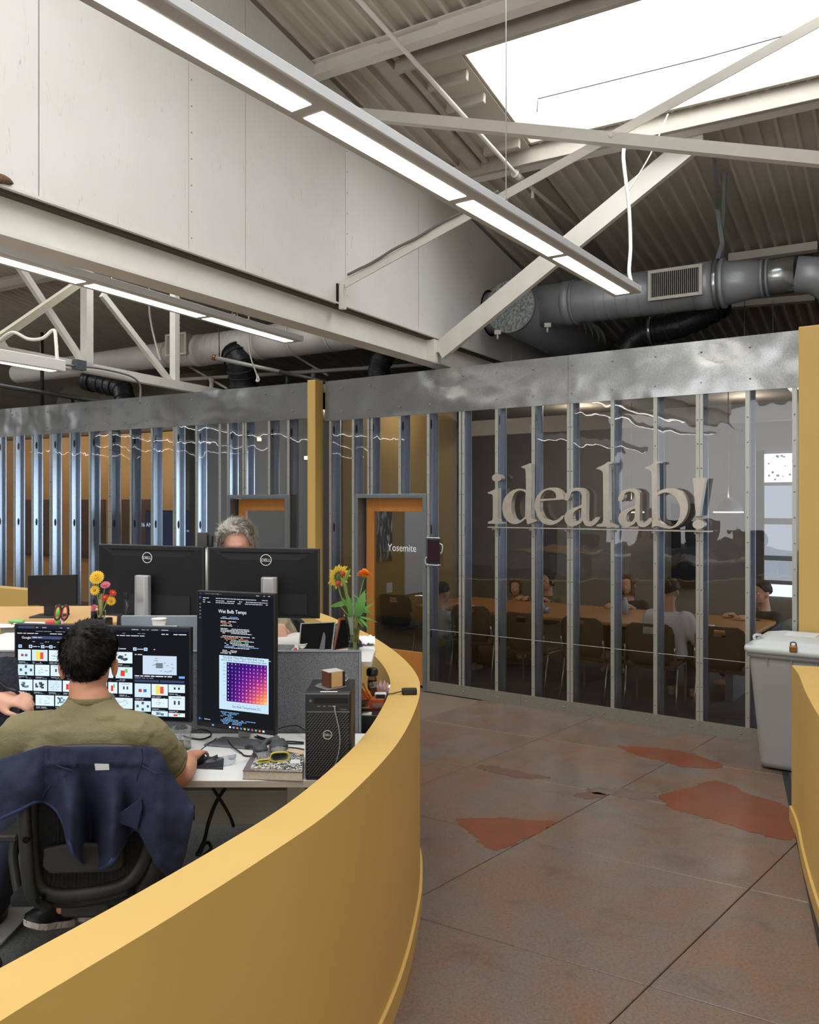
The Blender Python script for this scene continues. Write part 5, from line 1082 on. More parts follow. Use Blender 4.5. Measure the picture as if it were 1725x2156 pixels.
# upright monitor with code and a heat map
TL, TR = at(416, 1246, 3.917), at(576, 1253, 3.728); BL = TL + V((0, 0, -.626))
vm = thing('monitor', 'upright monitor turned portrait with lines of code and a purple heat map', 'monitor', ((TL.x + TR.x) / 2, 3.88, ZD))
slab_between('housing', TL, TR, BL, .028, BLK, vm, .006, .004, .001)
bp = [atz(x, y, ZD + .006) for x, y in ((429, 1568), (533, 1577), (580, 1561), (470, 1552))]
b = MB(); b.prism([p - V((0, 0, .006)) for p in bp], (0, 0, .010)); b.build('stand_base', ALUD, vm, bevel=.002)
pc = atz(513, 1556, ZD); bx('stand_column', (pc.x - .025, pc.y - .0, ZD + .01), (pc.x + .03, pc.y + .04, ZD + .34), ALU, vm)
S = Screen(TL, TR, BL, 560, 1010)
S.rect(0, 0, 560, 1010, (24, 25, 29), 0); S.rect(0, 0, 34, 1010, (30, 31, 36)); S.rect(0, 0, 560, 20, (34, 36, 42))
S.line(14, 8, 170, 5, (170, 175, 185), rn); S.line(420, 8, 120, 6, (200, 205, 212), rn, .6)
for k in range(3): S.line(42, 40 + k * 16, 60, 5, (200, 204, 214), rn)
S.rect(14, 34, 28, 48, (60, 90, 150), 2)
for k in range(5): S.rect(16, 84 + k * 26, 26, 94 + k * 26, (110, 114, 124), 2)
for y in (40, 58, 72): S.line(140, y, 380, 6, (176, 182, 196), rn, .8)
S.text('Wet Bulb Temps', 160, 150, 30, (232, 236, 242))
cols = [(210, 214, 222), (120, 170, 220), (206, 150, 120), (130, 200, 170)]
y = 176
for blk, ind, wmax in [(2, 0, 140), (4, 0, 130), (4, 0, 270), (9, 30, 260), (3, 0, 150), (4, 0, 370), (1, 0, 80)]:
    for k in range(blk):
        S.line(176 + (ind if k > 1 else 0) + rn.choice((0, 0, 14)), y, wmax * rn.uniform(.5, 1), 5, cols[rn.randrange(4)] if rn.random() < .5 else cols[0], rn, .85); y += 10.6
    y += 12
S.rect(166, 466, 526, 868, (186, 212, 232)); S.text('Dry Bulb Temp Minus Wet Bulb Temp', 346, 488, 19, (40, 50, 66), align='CENTER'); S.text('At Dry Bulb Temp and RH at 0m Above Sea Level', 346, 506, 16, (40, 50, 66), align='CENTER')
def plasma(t):
    st = [(30, 20, 90), (84, 24, 130), (140, 40, 130), (196, 70, 110), (236, 120, 80), (250, 190, 90)]
    t = max(0, min(.999, t)) * 5; i = int(t); f = t - i; return tuple(int((st[i][k] + (st[i + 1][k] - st[i][k]) * f) / 6) * 6 for k in range(3))
for r in range(11):
    for c in range(11):
        f = (c / 10) * (r / 10); x0, y0 = 222 + c * 26.6, 514 + r * 26.4
        S.rect(x0, y0, x0 + 26.8, y0 + 26.6, plasma(.04 + .26 * (c / 10) * .6 + .75 * f), 2); S.text(str(int(round(f * 21 + .2 * c))), x0 + 13, y0 + 18, 13, (236, 236, 246), 3, 'CENTER')
for r in range(11): S.line(196, 524 + r * 26.4, 16, 5, (90, 100, 116), rn, 1)
for c in range(11): S.line(228 + c * 26.6, 818, 14, 5, (90, 100, 116), rn, 1)
S.text('Dry Bulb Temperature (C)', 366, 848, 19, (40, 50, 66), align='CENTER')
y = 886
for k in range(9): S.line(176 + 10 * (k % 3), y, rn.uniform(60, 240), 5, cols[k % 3 and 0 or 1], rn, .85); y += 10.5
S.rect(0, 982, 560, 1010, (38, 36, 36)); S.rect(10, 950, 24, 966, (60, 110, 200), 2); S.line(28, 956, 70, 5, (190, 200, 220), rn)
for k in range(10): S.rect(240 + k * 27, 990, 254 + k * 27, 1003, [(220, 222, 228), (120, 150, 210), (210, 130, 80), (60, 140, 220), (220, 170, 80), (90, 170, 210), (200, 80, 80), (80, 170, 200), (230, 120, 60), (240, 240, 240)][k], 2)
S.rect(112, 990, 126, 1003, (80, 170, 230), 2); S.line(508, 993, 40, 6, (200, 205, 212), rn)
S.build('screen', vm)
# two monitors seen from the back
BACK = M('monitor_back', (22, 22, 23), .55, bump=(300, .04), spec=.25); LOGO = M('logo_white', (226, 226, 222), .45)
def back_monitor(tl, tr, h, label, col_px, col_y, logo_px, wcol=.086):
    tl, tr = V(tl), V(tr); bl = tl - V((0, 0, h)); x = (tr - tl).normalized(); n = V((x.y, -x.x, 0)); w = (tr - tl).length; c = (tl + tr) / 2 - V((0, 0, h / 2))
    r = thing('monitor', label, 'monitor', V((c.x, c.y, ZF)))
    q = lambda a, z, k: c + x * a + UP * z + n * k   # n points at the camera
    b = MB(); b.box(q(0, 0, -.012), (w, .018, h), (x, n, UP)); b.build('front_bezel', BLK, r, bevel=.003)
    b = MB(); W2, H2 = w / 2 - .004, h / 2 - .003; i2, j2 = .11, .10
    o_ = [q(-W2, -H2, -.004), q(W2, -H2, -.004), q(W2, H2, -.004), q(-W2, H2, -.004)]; i_ = [q(-W2 + i2, -H2 + .015, .014), q(W2 - i2, -H2 + .015, .014), q(W2 - i2, H2 - j2 * .6, .014), q(-W2 + i2, H2 - j2 * .6, .014)]
    b.add(o_ + i_, [(4, 5, 6, 7), (0, 1, 5, 4), (1, 2, 6, 5), (2, 3, 7, 6), (3, 0, 4, 7)]); b.build('back_shell', BACK, r, bevel=.004, seg=2)
    b = MB(); b.box(q(.01, H2 - .020, .004), (w * .80, .010, .004), (x, n, UP)); b.build('vent_slot', M('slot_black', (8, 8, 9), .8), r)
    b = MB(); b.box(q(.05, -H2 + .075, .0138), (w * .62, .003, .11), (x, n, UP)); b.build('port_panel', M('panel_black', (16, 16, 17), .6), r)
    sc_ = MB()
    lp = onpl(logo_px[0], logo_px[1], q(0, 0, .0145), n); R = .031; k = 28
    ring = [(R * math.cos(2 * PI * i / k), R * math.sin(2 * PI * i / k)) for i in range(k)]; inn = [(a * .90, c_ * .90) for a, c_ in ring]
    b = MB(); b.flat([ring, inn], lp, x, UP, n * .0015); b.text('DELL', lp - UP * .0083, x, UP, .0227, .0015); b.build('logo', LOGO, r, fix=False)
    # stand
    cp = onpl(col_px, col_y, q(0, 0, .075), n); top = cp.z
    b = MB(); hw = wcol / 2; oc = [(-hw, -.02), (hw, -.02), (hw, .012), (hw * .6, .025), (-hw * .6, .025), (-hw, .012)]
    b.prism([V((cp.x, cp.y, ZF + .01)) + x * a + n * k_ for a, k_ in oc], UP * (top - ZF - .01)); b.build('stand_column', ALU, r, bevel=.004, seg=2)
    b = MB(); b.prism([V((cp.x, cp.y, top - .001)) + x * a * .9 + n * k_ * .8 for a, k_ in oc], UP * .003); b.build('column_cap', M('cap_silver', (204, 206, 214), .3, .4), r)
    b = MB(); b.cyl(V((cp.x, cp.y, top - .06)) , V((cp.x, cp.y, top - .06)) - n * .07, .035, 16); b.build('hinge', BLK, r)
    b = MB(); b.box(V((cp.x, cp.y, ZF + .006)) - n * .02, (.24, .17, .012), (x, n, UP)); b.build('stand_base', ALUD, r, bevel=.004)
    return r, q, x, n
m1 = back_monitor(at(437, 1152, 4.543), at(673, 1155, 4.521), .382, 'black monitor seen from behind, nearest the yellow post, with round white logo', 567, 1216, (560, 1179))
m2 = back_monitor(at(205, 1145, 4.831), at(429.5, 1151, 4.676), .415, 'black monitor seen from behind at left of its twin, with flowers in front', 300, 1212, (310, 1174))
b = MB(); p = at(265, 1262, 4.631); b.tube(smooth_path([p, at(268, 1275, 4.543), at(264, 1300, 4.521), at(252, 1320, 4.543)], 6), .008, 8); b.b2(p - V((.012, .01, .0)), p + V((.012, .01, .04))); b.build('power_lead', BLK, m2[0])
# small black screen at far left on the wooden desk, that desk, its white leg
wdk = thing('wooden_desk', 'pale wood edged desk with a white leg and papers at far left', 'desk', at(30, 1330, 5.097) - V((0, 0, .82)))
wz = at(0, 1318, 5.097).z; 
b = MB(); b.prism([V((-3.8, 5.04, wz - .03)), V((at(225, 1310, 5.097).x, 5.27, wz - .03)), V((at(225, 1310, 5.872).x, 6.1, wz - .03)), V((-3.8, 6.0, wz - .03))], UP * .03); b.build('tabletop', M('desk_wood', (188, 148, 92), .5), wdk, bevel=.003)
lp = at(17, 1340, 5.263); bx('leg', (lp.x - .045, lp.y, ZP), (lp.x + .045, lp.y + .07, wz - .03), LEGW, wdk); bx('foot', (lp.x - .05, lp.y - .3, ZP), (lp.x + .05, lp.y + .3, ZP + .03), LEGW, wdk)
sm = thing('small_monitor', 'small black monitor on the wooden desk in front of the low yellow wall', 'monitor', at(110, 1305, 5.429))
a0, a1 = at(58, 1212, 5.485), at(160, 1210, 5.374)
slab_between('panel', a0, a1, a0 - V((0, 0, .197)), .02, M('screen_black', (10, 10, 11), .35), sm, 0, .003)
bx('stand_column', at(92, 1305, 5.540), V((at(112, 1270, 5.540).x, 5.575, at(100, 1270, 5.540).z)), BLK, sm); p = at(100, 1309, 5.485); bx('stand_base', (p.x - .1, p.y - .05, wz), (p.x + .1, p.y + .12, wz + .01), BLK, sm)
# chair-height oddments on the wooden desk
def paper(name, px, z, m, label, h=.004): b = MB(); b.prism([V((p.x, p.y, z)) for p in (atz(x, y, z) for x, y in px)], UP * h); return b.build(name, m, None, label, 'paper')
WP = M('white_paper', (226, 226, 228), .8)
paper('paper_sheet', [(-5, 1322), (28, 1321), (34, 1316), (-5, 1314)], wz, WP, 'white papers at the left edge of the wooden desk')
paper('paper_sheet', [(22, 1317), (98, 1316), (92, 1311), (34, 1311)], wz, M('paper_lilac', (220, 216, 226), .8), 'pale lilac paper on the wooden desk under the small monitor')
b = MB(); p = atz(32, 1312, wz + .004); b.box(p + V((0, .02, .010)), (.09, .04, .016)); b.build('green_packet', M('green_pack', (120, 180, 110), .6), None, 'green and white packet lying on the wooden desk', 'packet', bevel=.003)
b = MB(); p = atz(108, 1316, wz); b.box(p + V((0, .03, .012)), (.08, .05, .022)); b.build('red_packet', M('red_pack', (206, 60, 70), .5), None, 'red packet beside the green highlighter', 'packet', bevel=.004)
b = MB(); p = atz(121, 1316, wz); b.cyl(p, p + UP * .055, .014, 12); b.cyl(p + UP * .055, p + UP * .10, .016, 12); b.build('highlighter', M('highlighter_green', (96, 200, 70), .4), None, 'green highlighter standing left of the flower base', 'pen')
scis = thing('scissors', 'black and red handled scissors standing beside the green highlighter', 'scissors', atz(133, 1316, wz))
for cx_, tilt in ((122, -.2), (137, .12)):
    p = at(cx_, 1290, 5.041); b = MB(); 
    ring = [p + V((.019 * math.cos(t) + .006 * math.sin(t), 0, .045 * math.sin(t))) for t in np.linspace(0, 2 * PI, 18)]; b.tube(ring, .0065, 6); b.build('handle', BLK, scis)
    b = MB(); ring = [p + V((.014 * math.cos(t) + .004 * math.sin(t), -.004, .036 * math.sin(t))) for t in np.linspace(0, 2 * PI, 18)]; b.tube(ring, .003, 6); b.build('handle_lining', M('red_rubber', (190, 52, 40), .5), scis)
b = MB(); p = at(131, 1300, 5.052); b.bar(p + UP * .0, V((p.x, p.y, wz)), .012, .004, V((0, 1, 0))); b.build('blade', ALU, scis)
b = MB(); p = atz(128, 1317, wz); b.cyl(p, at(146, 1288, p.y), .004, 8); b.build('white_pen', WHITE, None, 'white pen leaning beside the red scissors', 'pen')
# ================================================================== people
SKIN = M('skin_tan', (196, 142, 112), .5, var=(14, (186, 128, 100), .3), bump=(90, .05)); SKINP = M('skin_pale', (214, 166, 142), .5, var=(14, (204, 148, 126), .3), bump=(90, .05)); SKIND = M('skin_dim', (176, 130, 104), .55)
def hair_mat(name, c1, c2, sc=90):
    m = M(name, c1, .6, var=(sc, c2, .2), spec=.25); return m
HBLACK = hair_mat('hair_black', (20, 18, 17), (42, 38, 36)); HGREY = hair_mat('hair_grey', (116, 108, 98), (176, 168, 156), 60); HBROWN = hair_mat('hair_brown', (70, 46, 30), (98, 68, 44))
def head_parts(b, c, fw, s=1.0, tilt=0):
    """cranium, jaw, chin, nose, brow, lips and ears around centre c; fw = facing direction"""
    f = V((fw[0], fw[1], 0)).normalized(); f = (f - UP * tilt).normalized(); r = f.cross(UP).normalized(); u = r.cross(f); ax = (r, f, u)
    q = lambda x, y, z: V(c) + (r * x + f * y + u * z) * s
    b.ell(q(0, -.012, .03), (.076 * s, .095 * s, .088 * s), ax, 20, 12); b.ell(q(0, .018, -.035), (.062 * s, .072 * s, .085 * s), ax, 16, 10)
    b.ell(q(0, .055, -.095), (.030 * s, .028 * s, .022 * s), ax, 12, 8); b.ell(q(0, .088, -.025), (.013 * s, .020 * s, .030 * s), ax, 10, 8); b.ell(q(0, .098, -.040), (.016 * s, .014 * s, .011 * s), ax, 10, 8)
    b.ell(q(0, .068, .022), (.048 * s, .020 * s, .012 * s), ax, 12, 6); b.ell(q(0, .078, -.068), (.022 * s, .012 * s, .007 * s), ax, 10, 6)
    for sx in (-1, 1):
        b.ell(q(.040 * sx, .062, -.02), (.018 * s, .016 * s, .016 * s), ax, 8, 6)
        e = (f * .35 * sx + r).normalized() if sx > 0 else (f * .35 * sx + r).normalized()
        b.ell(q(.080 * sx, -.012, -.024), (.011 * s, .019 * s, .031 * s), ax, 10, 8); b.ell(q(.087 * sx, -.024, -.014), (.007 * s, .008 * s, .025 * s), ax, 8, 6)
    return q, ax
def eyes(q, ax, par, s=1.0):
    b = MB(); b2 = MB()
    for sx in (-1, 1): b.ell(q(.031 * sx, .070, .002), (.012 * s, .010 * s, .009 * s), ax, 10, 6); b2.ell(q(.031 * sx, .0785, .002), (.005 * s, .003 * s, .005 * s), ax, 8, 6)
    b.build('eyes', M('eye_white', (222, 216, 208), .3), par); b2.build('irises', M('iris', (40, 26, 18), .3), par)
def hair_cap(q, ax, par, m, line, rx=.092, ry=.112, rz=.106, lift=.028, rough=.006, seed=0, length=None, nu=48, nv=30):
    b = MB(); r, f, u = ax; vs = {}; rows = []
    for j in range(nv + 1):
        el = PI / 2 - (PI * .86) * j / nv; row = []
        for i in range(nu):
            a = 2 * PI * i / nu                       # 0 = forward
            lo = line(a)
            e2 = max(el, lo); d = (math.sin(a) * math.cos(e2), math.cos(a) * math.cos(e2), math.sin(e2))
            k = 1 + rough / .1 * noise.noise(V((d[0] * 9 + seed, d[1] * 9, d[2] * 14))) - (.05 if el <= lo else 0)
            p = q(d[0] * rx * k * (1 - .22 * max(0, -d[2])), -.012 + d[1] * ry * k, lift + d[2] * rz * k)
            if length and abs(a - PI) < 2.2 and el <= lo: p = p - u * length * min(1, (lo - el) * 1.3)
            row.append(p)
        rows.append(row)
    return b.loft(rows[::-1], 0, True, True).build('hair', m, par)
def strands(q, ax, par, m, line, whorl, n, ln, rx, ry, rz, lift, wd=.0011, seed=1, curl=.0, lay=.75):
    rnd = random.Random(seed); b = MB(); w = V(whorl).normalized()
    while n > 0:
        d = V((rnd.gauss(0, 1), rnd.gauss(0, 1), rnd.gauss(0, 1))).normalized(); el = math.asin(max(-1, min(1, d.z))); a = math.atan2(d.x, d.y) % (2 * PI)
        if el < line(a) + .02: continue
        n -= 1
        t = (d - w * d.dot(w)); t = (t - d * t.dot(d)); t = t.normalized() if t.length > 1e-3 else V((1, 0, 0)); t = (t + d.cross(t) * rnd.uniform(.1, .5) + V((rnd.gauss(0, .18), rnd.gauss(0, .18), rnd.gauss(0, .18)))).normalized()
        l = ln * rnd.uniform(.6, 1.25); P = []
        for k in range(4):
            g = k / 3; o = d * (1 + .0 * g); off_ = t * (l * g * lay) + d * (l * g * (1 - lay) * (1 - .5 * g)) + d.cross(t) * curl * math.sin(g * 3 + rnd.random()) * l
            P.append(q(d.x * rx + off_.x, -.012 + d.y * ry + off_.y, lift + d.z * rz + off_.z))
        sd = (P[3] - P[0]).cross(ax[2] + ax[0] * .3).normalized() * wd * rnd.uniform(.7, 1.5); nrm = [P[k] for k in range(4)]
        vs = [P[0] - sd, P[0] + sd, P[1] - sd * .9, P[1] + sd * .9, P[2] - sd * .6, P[2] + sd * .6, P[3]]
        b.add(vs, [(0, 1, 3, 2), (2, 3, 5, 4), (4, 5, 6)], 0, True)
    return b.build('hair_strands', m, par, kind='stuff', fix=False)
def hand_parts(b, wr, d, up, side, curl=(.5, .6, .5), spread=.0, s=1.0, thumb_in=.5):
    """palm and five unequal fingers; wr wrist, d pointing direction, up = back of the hand, side=+1 thumb on the left of d"""
    d = V(d).normalized(); up = (V(up) - d * V(up).dot(d)).normalized(); x = d.cross(up).normalized() * -side      # x points to the thumb side
    P = lambda a, c, h: V(wr) + (x * a + d * c + up * h) * s
    b.loft([[P(a * wx, c, h + hh * e) for a, e in ((-1, 0), (-.75, .8), (0, 1), (.75, .8), (1, 0), (.75, -.8), (0, -1), (-.75, -.8))] for wx, c, h, hh in ((.026, -.02, 0, .02), (.029, .01, .001, .020), (.038, .04, .004, .017), (.042, .075, .007, .014), (.040, .092, .006, .011))])
    for k, (a, L, r) in enumerate(((.031, .078, .0092), (.0105, .088, .0096), (-.0105, .081, .0092), (-.031, .062, .0082))):
        p = P(a, .084, .006); ang = .05; dirx = x * (a * (1.2 + spread)) * 3; pts = [P(a * .9, .06, .005), p]; segs = (.45, .30, .25)
        for j in range(3):
            ang += curl[j]; v = (d * math.cos(ang) - up * math.sin(ang) + dirx * math.cos(ang)).normalized(); p = p + v * (L * segs[j] * s); pts.append(p)
        b.tube(smooth_path(pts, 3), interp([r * 1.05 * s, r * 1.02 * s, r * s, r * .92 * s, r * .72 * s], 3), 10)
    p0, p1 = P(.026, .018, -.004), P(.050, .046, -.010 - .01 * thumb_in); p2 = p1 + (d * .80 + x * (.35 - .4 * thumb_in) - up * .25 * thumb_in).normalized() * .032 * s; p3 = p2 + (d * .9 - x * .25 * thumb_in - up * .3 * thumb_in).normalized() * .026 * s
    b.tube(smooth_path([p0, p1, p2, p3], 3), interp([.0150 * s, .0135 * s, .0110 * s, .0082 * s], 3), 10)
def limb(b, pts, rs, n=14, k=5): b.tube(smooth_path(pts, k), interp(rs, k), n)
def torso(b, rings, n=24):                        # rings: (centre, half width, half depth, right vector)
    RR = []
    for c, w, dp, rt in rings:
        rt = V(rt).normalized(); fw = UP.cross(rt); RR.append([V(c) + rt * w * math.copysign(abs(math.cos(t)) ** .85, math.cos(t)) + fw * dp * math.copysign(abs(math.sin(t)) ** .85, math.sin(t)) for t in [2 * PI * k / n for k in range(n)]])
    b.loft(RR)
def wrinkle(mb, amp, sc, seed, stretch=(1, 1, 1)):
    me = bpy.data.meshes.new('t'); me.from_pydata([tuple(p) for p in mb.v], [], mb.f); me.update(); nr = [v.normal.copy() for v in me.vertices]; bpy.data.meshes.remove(me)
    for i, p in enumerate(mb.v):
        t = V((p.x * stretch[0], p.y * stretch[1], p.z * stretch[2])) * sc + V((seed, seed, seed)); h = noise.noise(t) + .5 * noise.noise(t * 2.3); mb.v[i] = p + nr[i] * amp * h
    return mb
# ------------------------------------------------------------------ the person at the near desk, seen from behind
man = thing('person', 'person in an olive T-shirt seen from behind, hand on a mouse, facing the wide monitor', 'person', (-1.18, 3.1, ZP))
hc = at(188, 1392, 3.10); FWD = V((-.27, 1, 0)).normalized()
body = MB(); hq, hax = head_parts(body, hc, FWD, 1.13, .04)
body.tube(smooth_path([hq(0, -.02, -.02), hq(0, -.035, -.09), at(190, 1480, 3.04), at(188, 1530, 3.03)], 4), interp([(.058, .062), (.064, .066), (.070, .07), (.085, .08)], 1) if False else [.06 + .0016 * i for i in range(13)], 18)
SR, ER, WR = at(306, 1556, 3.02), at(374, 1634, 3.22), at(400, 1598, 3.52); SL, EL, WLh = at(42, 1560, 3.02), at(-18, 1655, 3.2), at(70, 1612, 3.50)
limb(body, [SR, (SR + ER) / 2 + V((.015, 0, 0)), ER, (ER * .55 + WR * .45) + V((.008, 0, 0)), WR], [.058, .055, .048, .045, .029], 16)
limb(body, [SL, (SL + EL) / 2, EL, (EL + WLh) / 2, WLh], [.058, .055, .047, .042, .029], 16)
MP = at(416, 1592, 3.60)                          # where the mouse lies
hand_parts(body, WR, at(422, 1584, 3.66) - WR + V((0, 0, .005)), V((-.1, -.1, 1)), 1, (.22, .42, .35), .3, 1.0, .4)
hand_parts(body, WLh, V((.25, 1, -.1)), UP, -1, (.2, .4, .4), .2)
torso(body, [(at(185, 1530, 3.03), .17, .09, (1, 0, 0)), (at(185, 1620, 3.03), .16, .105, (1, 0, 0)), (V((-1.17, 3.05, .85)), .15, .10, (1, 0, 0)), (V((-1.17, 3.08, .70)), .16, .12, (1, 0, 0))])
hipz = .70
for sx, kn, ft in ((-1, V((-1.30, 3.52, .70)), V((-1.47, 3.50, .33))), (1, V((-1.02, 3.55, .70)), V((-1.27, 3.62, .27)))):
    limb(body, [V((-1.17 + .09 * sx, 3.08, hipz)), kn, ft], [.075, .06, .042])
body = organic(body, .0055, 4); body.build('body', SKIN, man)
# hair: short black, whorl at the crown
def ln_(a):
    t = min(a, 2 * PI - a)                            # 0 = forehead, PI = nape
    tab = [(0, .55), (.7, .50), (1.05, .14), (1.35, .02), (1.78, .0), (2.02, -.45), (2.35, -.85), (3.2, -.92)]
    for k in range(len(tab) - 1):
        if tab[k][0] <= t <= tab[k + 1][0]: return tab[k][1] + (tab[k + 1][1] - tab[k][1]) * (t - tab[k][0]) / (tab[k + 1][0] - tab[k][0])
    return tab[-1][1]
hair_cap(hq, hax, man, HBLACK, ln_, .090, .112, .108, .028, .005, 3)
strands(hq, hax, man, HBLACK, ln_, (-.25, -.75, .75), 9000, .028, .088, .110, .106, .028, .0009, 5, .1, .72)
b = MB(); b.tube(smooth_path([hq(.084, -.03, -.005), hq(.083, .0, .010), hq(.080, .075, .008), hq(.062, .102, .004)], 4), .0022, 6); b.tube(smooth_path([hq(-.084, -.03, -.005), hq(-.083, .0, .010), hq(-.080, .075, .008), hq(-.062, .102, .004)], 4), .0022, 6)
for sx in (-1, 1): b.tube([hq(.032 * sx + .024 * math.cos(t), .104, .0 + .018 * math.sin(t)) for t in np.linspace(0, 2 * PI, 17)], .0018, 6)
b.build('glasses', M('glasses_wire', (150, 140, 132), .3, .8), man)
# T-shirt
TEE = M('olive_cotton', (124, 116, 84), .85, var=(6, (116, 108, 78), .3), bump=(160, .25)); sh = MB()
X1 = (1, 0, 0)
torso(sh, [(V((-1.17, 3.08, .68)), .185, .145, X1), (V((-1.17, 3.06, .80)), .185, .14, X1), (at(184, 1660, 3.03), .205, .135, X1), (at(183, 1610, 3.02), .225, .13, X1), (at(182, 1560, 3.02), .232, .112, X1), (at(184, 1528, 3.02), .205, .098, X1), (at(187, 1505, 3.025), .155, .086, X1), (at(189, 1487, 3.03), .105, .079, X1), (at(190, 1473, 3.035), .082, .078, X1), (at(190, 1464, 3.04), .077, .073, X1)], 28)
limb(sh, [at(250, 1532, 3.02), SR + V((-.01, 0, .012)), (SR * .62 + ER * .38) + V((.014, 0, .0)), (SR * .38 + ER * .62) + V((.010, -.005, 0))], [.072, .084, .080, .074], 18)
limb(sh, [at(115, 1532, 3.02), SL + V((.01, 0, .012)), (SL * .62 + EL * .38) + V((-.012, 0, 0)), (SL * .38 + EL * .62)], [.072, .084, .079, .071], 18)
sh = organic(sh, .007, 5); wrinkle(sh, .011, 8, 3.3, (1.2, 1, .45)); wrinkle(sh, .005, 20, 8.1, (.5, 1, 1.5)); sh.build('t_shirt', TEE, man)
cb = MB(); nc = at(190, 1472, 3.037); cb.tube([nc + V((.0745 * math.cos(t), .0715 * math.sin(t), -.004 * math.sin(t) )) for t in np.linspace(0, 2 * PI, 30)], (.005, .011), 8); cb.build('collar', M('olive_rib', (112, 104, 74), .9, bump=(200, .4)), man)
for S_, E_ in ((SR, ER), (SL, EL)):
    e = S_ * .38 + E_ * .62 + V((.010 if S_ is SR else 0, -.004, 0)); d_ = (E_ - S_).normalized(); x_, y_, _ = frame(e, e + d_); hb = MB(); hb.tube([e + d_ * .0 + x_ * (.0725) * math.cos(t) + y_ * .0725 * math.sin(t) for t in np.linspace(0, 2 * PI, 26)], (.0025, .012), 6); hb.build('sleeve_hem', TEE, man)
# trousers and shoes
tr = MB()
for sx, kn, ft in ((-1, V((-1.30, 3.52, .70)), V((-1.44, 3.50, .42))), (1, V((-1.02, 3.55, .70)), V((-1.22, 3.62, .42)))): limb(tr, [V((-1.17 + .08 * sx, 3.06, .71)), V((-1.17 + .10 * sx, 3.25, .73)), kn, ft], [.105, .098, .078, .058])
tr.ell(V((-1.17, 3.06, .72)), (.18, .13, .12)); organic(tr, .012, 4).build('trousers', M('black_trousers', (30, 31, 36), .85, bump=(120, .3)), man)
SHB = M('shoe_black', (24, 24, 26), .45, bump=(120, .1)); SHW = M('shoe_sole', (206, 196, 188), .7, bump=(55, .5))
def shoe(toe, heel, width, h, ank, par, mu=SHB, ms=SHW):
    toe, heel = V(toe), V(heel); d = toe - heel; L = d.length; d.normalize(); x = d.cross(UP).normalized(); p = lambda a, s_, z: heel + d * (L * a) + x * s_ + UP * z
    prof = [(-.02, .30), (.05, .42), (.2, .46), (.45, .44), (.68, .52), (.85, .46), (.97, .26), (1.02, .12)]
    def ring(k, z0, z1, g): return None
    out = [(a, w * width) for a, w in prof]; loop = [(a, w) for a, w in out] + [(a, -w) for a, w in out[::-1]]
    b = MB(); rise = lambda a: .012 * max(0, a - .7) / .3 + .0
    lo = [p(a, w * .96, rise(a)) for a, w in loop]; hi = [p(a, w * 1.04, rise(a) + .034 - .008 * abs(a - .4)) for a, w in loop]; b.loft([lo, hi], 0, False); b.build('sole', ms, par, bevel=.004)
    u = MB(); lv = []
    for z, sc, a0, a1 in ((.03, 1.0, 0, 1.0), (.055, .98, 0, .97), (.075, .86, .0, .78), (.095, .72, .0, .58), (.115, .62, .0, .42)):
        lv.append([p(a0 + (a1 - a0) * a, w * sc, z * (h / .11) + (.004 if a < .2 else 0)) for a, w in loop])
    u.loft(lv); wrinkle(u, .001, 30, 1.0); u.build('upper', mu, par, smooth_all=True)
    s_ = MB(); s_.tube([p(.2, 0, .1), V(ank)], [.038, .045], 14); s_.build('sock', mu, par)
    l = MB()
    for k in range(4): l.tube([p(.52 + .07 * k, -.022, .085 - .010 * k), p(.53 + .07 * k, 0, .092 - .010 * k), p(.52 + .07 * k, .022, .085 - .010 * k)], .003, 5)
    l.build('laces', M('lace_dark', (50, 50, 52), .8), par)
    sw = MB(); sw.tube(smooth_path([p(.28, width * .47, .062), p(.42, width * .47, .045), p(.62, width * .53, .052), p(.44, width * .465, .056), p(.30, width * .47, .072)], 3), .0022, 5); sw.build('side_stitch', M('stitch_grey', (70, 70, 74), .6), par)
BASEZ = at(95, 1955, 3.45).z
sr_ = thing('shoe', None, None, at(100, 1955, 3.45), parent=man); shoe(at(54, 1957, 3.40), at(150, 1945, 3.56), .100, .115, V((-1.45, 3.53, .42)), sr_)
sl_ = thing('shoe', None, None, at(195, 1940, 3.66), parent=man); shoe(at(170, 1948, 3.56), at(215, 1925, 3.76), .095, .10, V((-1.25, 3.70, .42)), sl_, M('shoe_tan', (150, 112, 92), .7), SHW)
# ------------------------------------------------------------------ mesh-backed office chair
CH = M('chair_frame', (38, 37, 35), .5, bump=(200, .06)); MESHB = M('chair_mesh', (26, 26, 27), .8, bump=(240, .5))
oc = thing('office_chair', 'dark mesh-backed office chair with a navy jacket over its back', 'chair', (-1.14, 3.05, ZP))
YC = lambda x: 2.80 + (x - 60) * .0004
ca = lambda x, y, dy=0: at(x, y, YC(x) + dy)
fr_ = [(66, 1660), (74, 1608), (110, 1586), (200, 1580), (290, 1586), (324, 1612), (330, 1680), (318, 1760), (296, 1826), (262, 1862), (200, 1880), (140, 1886), (98, 1880), (76, 1858), (68, 1800), (64, 1730)]
b = MB(); P = [V((0, 0, 0))] * 0; cl = smooth_path([ca(*p) for p in fr_ + fr_[:1]], 4); b.tube(cl, (.016, .024), 10); b.build('back_frame', CH, oc)
b = MB(); loop = [p + V((0, .004, 0)) for p in cl[:-1]]; c_ = sum(loop, V((0, 0, 0))) / len(loop) + V((0, .05, 0)); L_n = len(loop); ring2 = [c_ + (p - c_) * .55 + V((0, .02, 0)) for p in loop]
b.add(loop + ring2 + [c_], [(i, (i + 1) % L_n, L_n + (i + 1) % L_n, L_n + i) for i in range(L_n)] + [(L_n + i, L_n + (i + 1) % L_n, 2 * L_n) for i in range(L_n)], 0, True); b.build('mesh_back', MESHB, oc, fix=False)
b = MB()
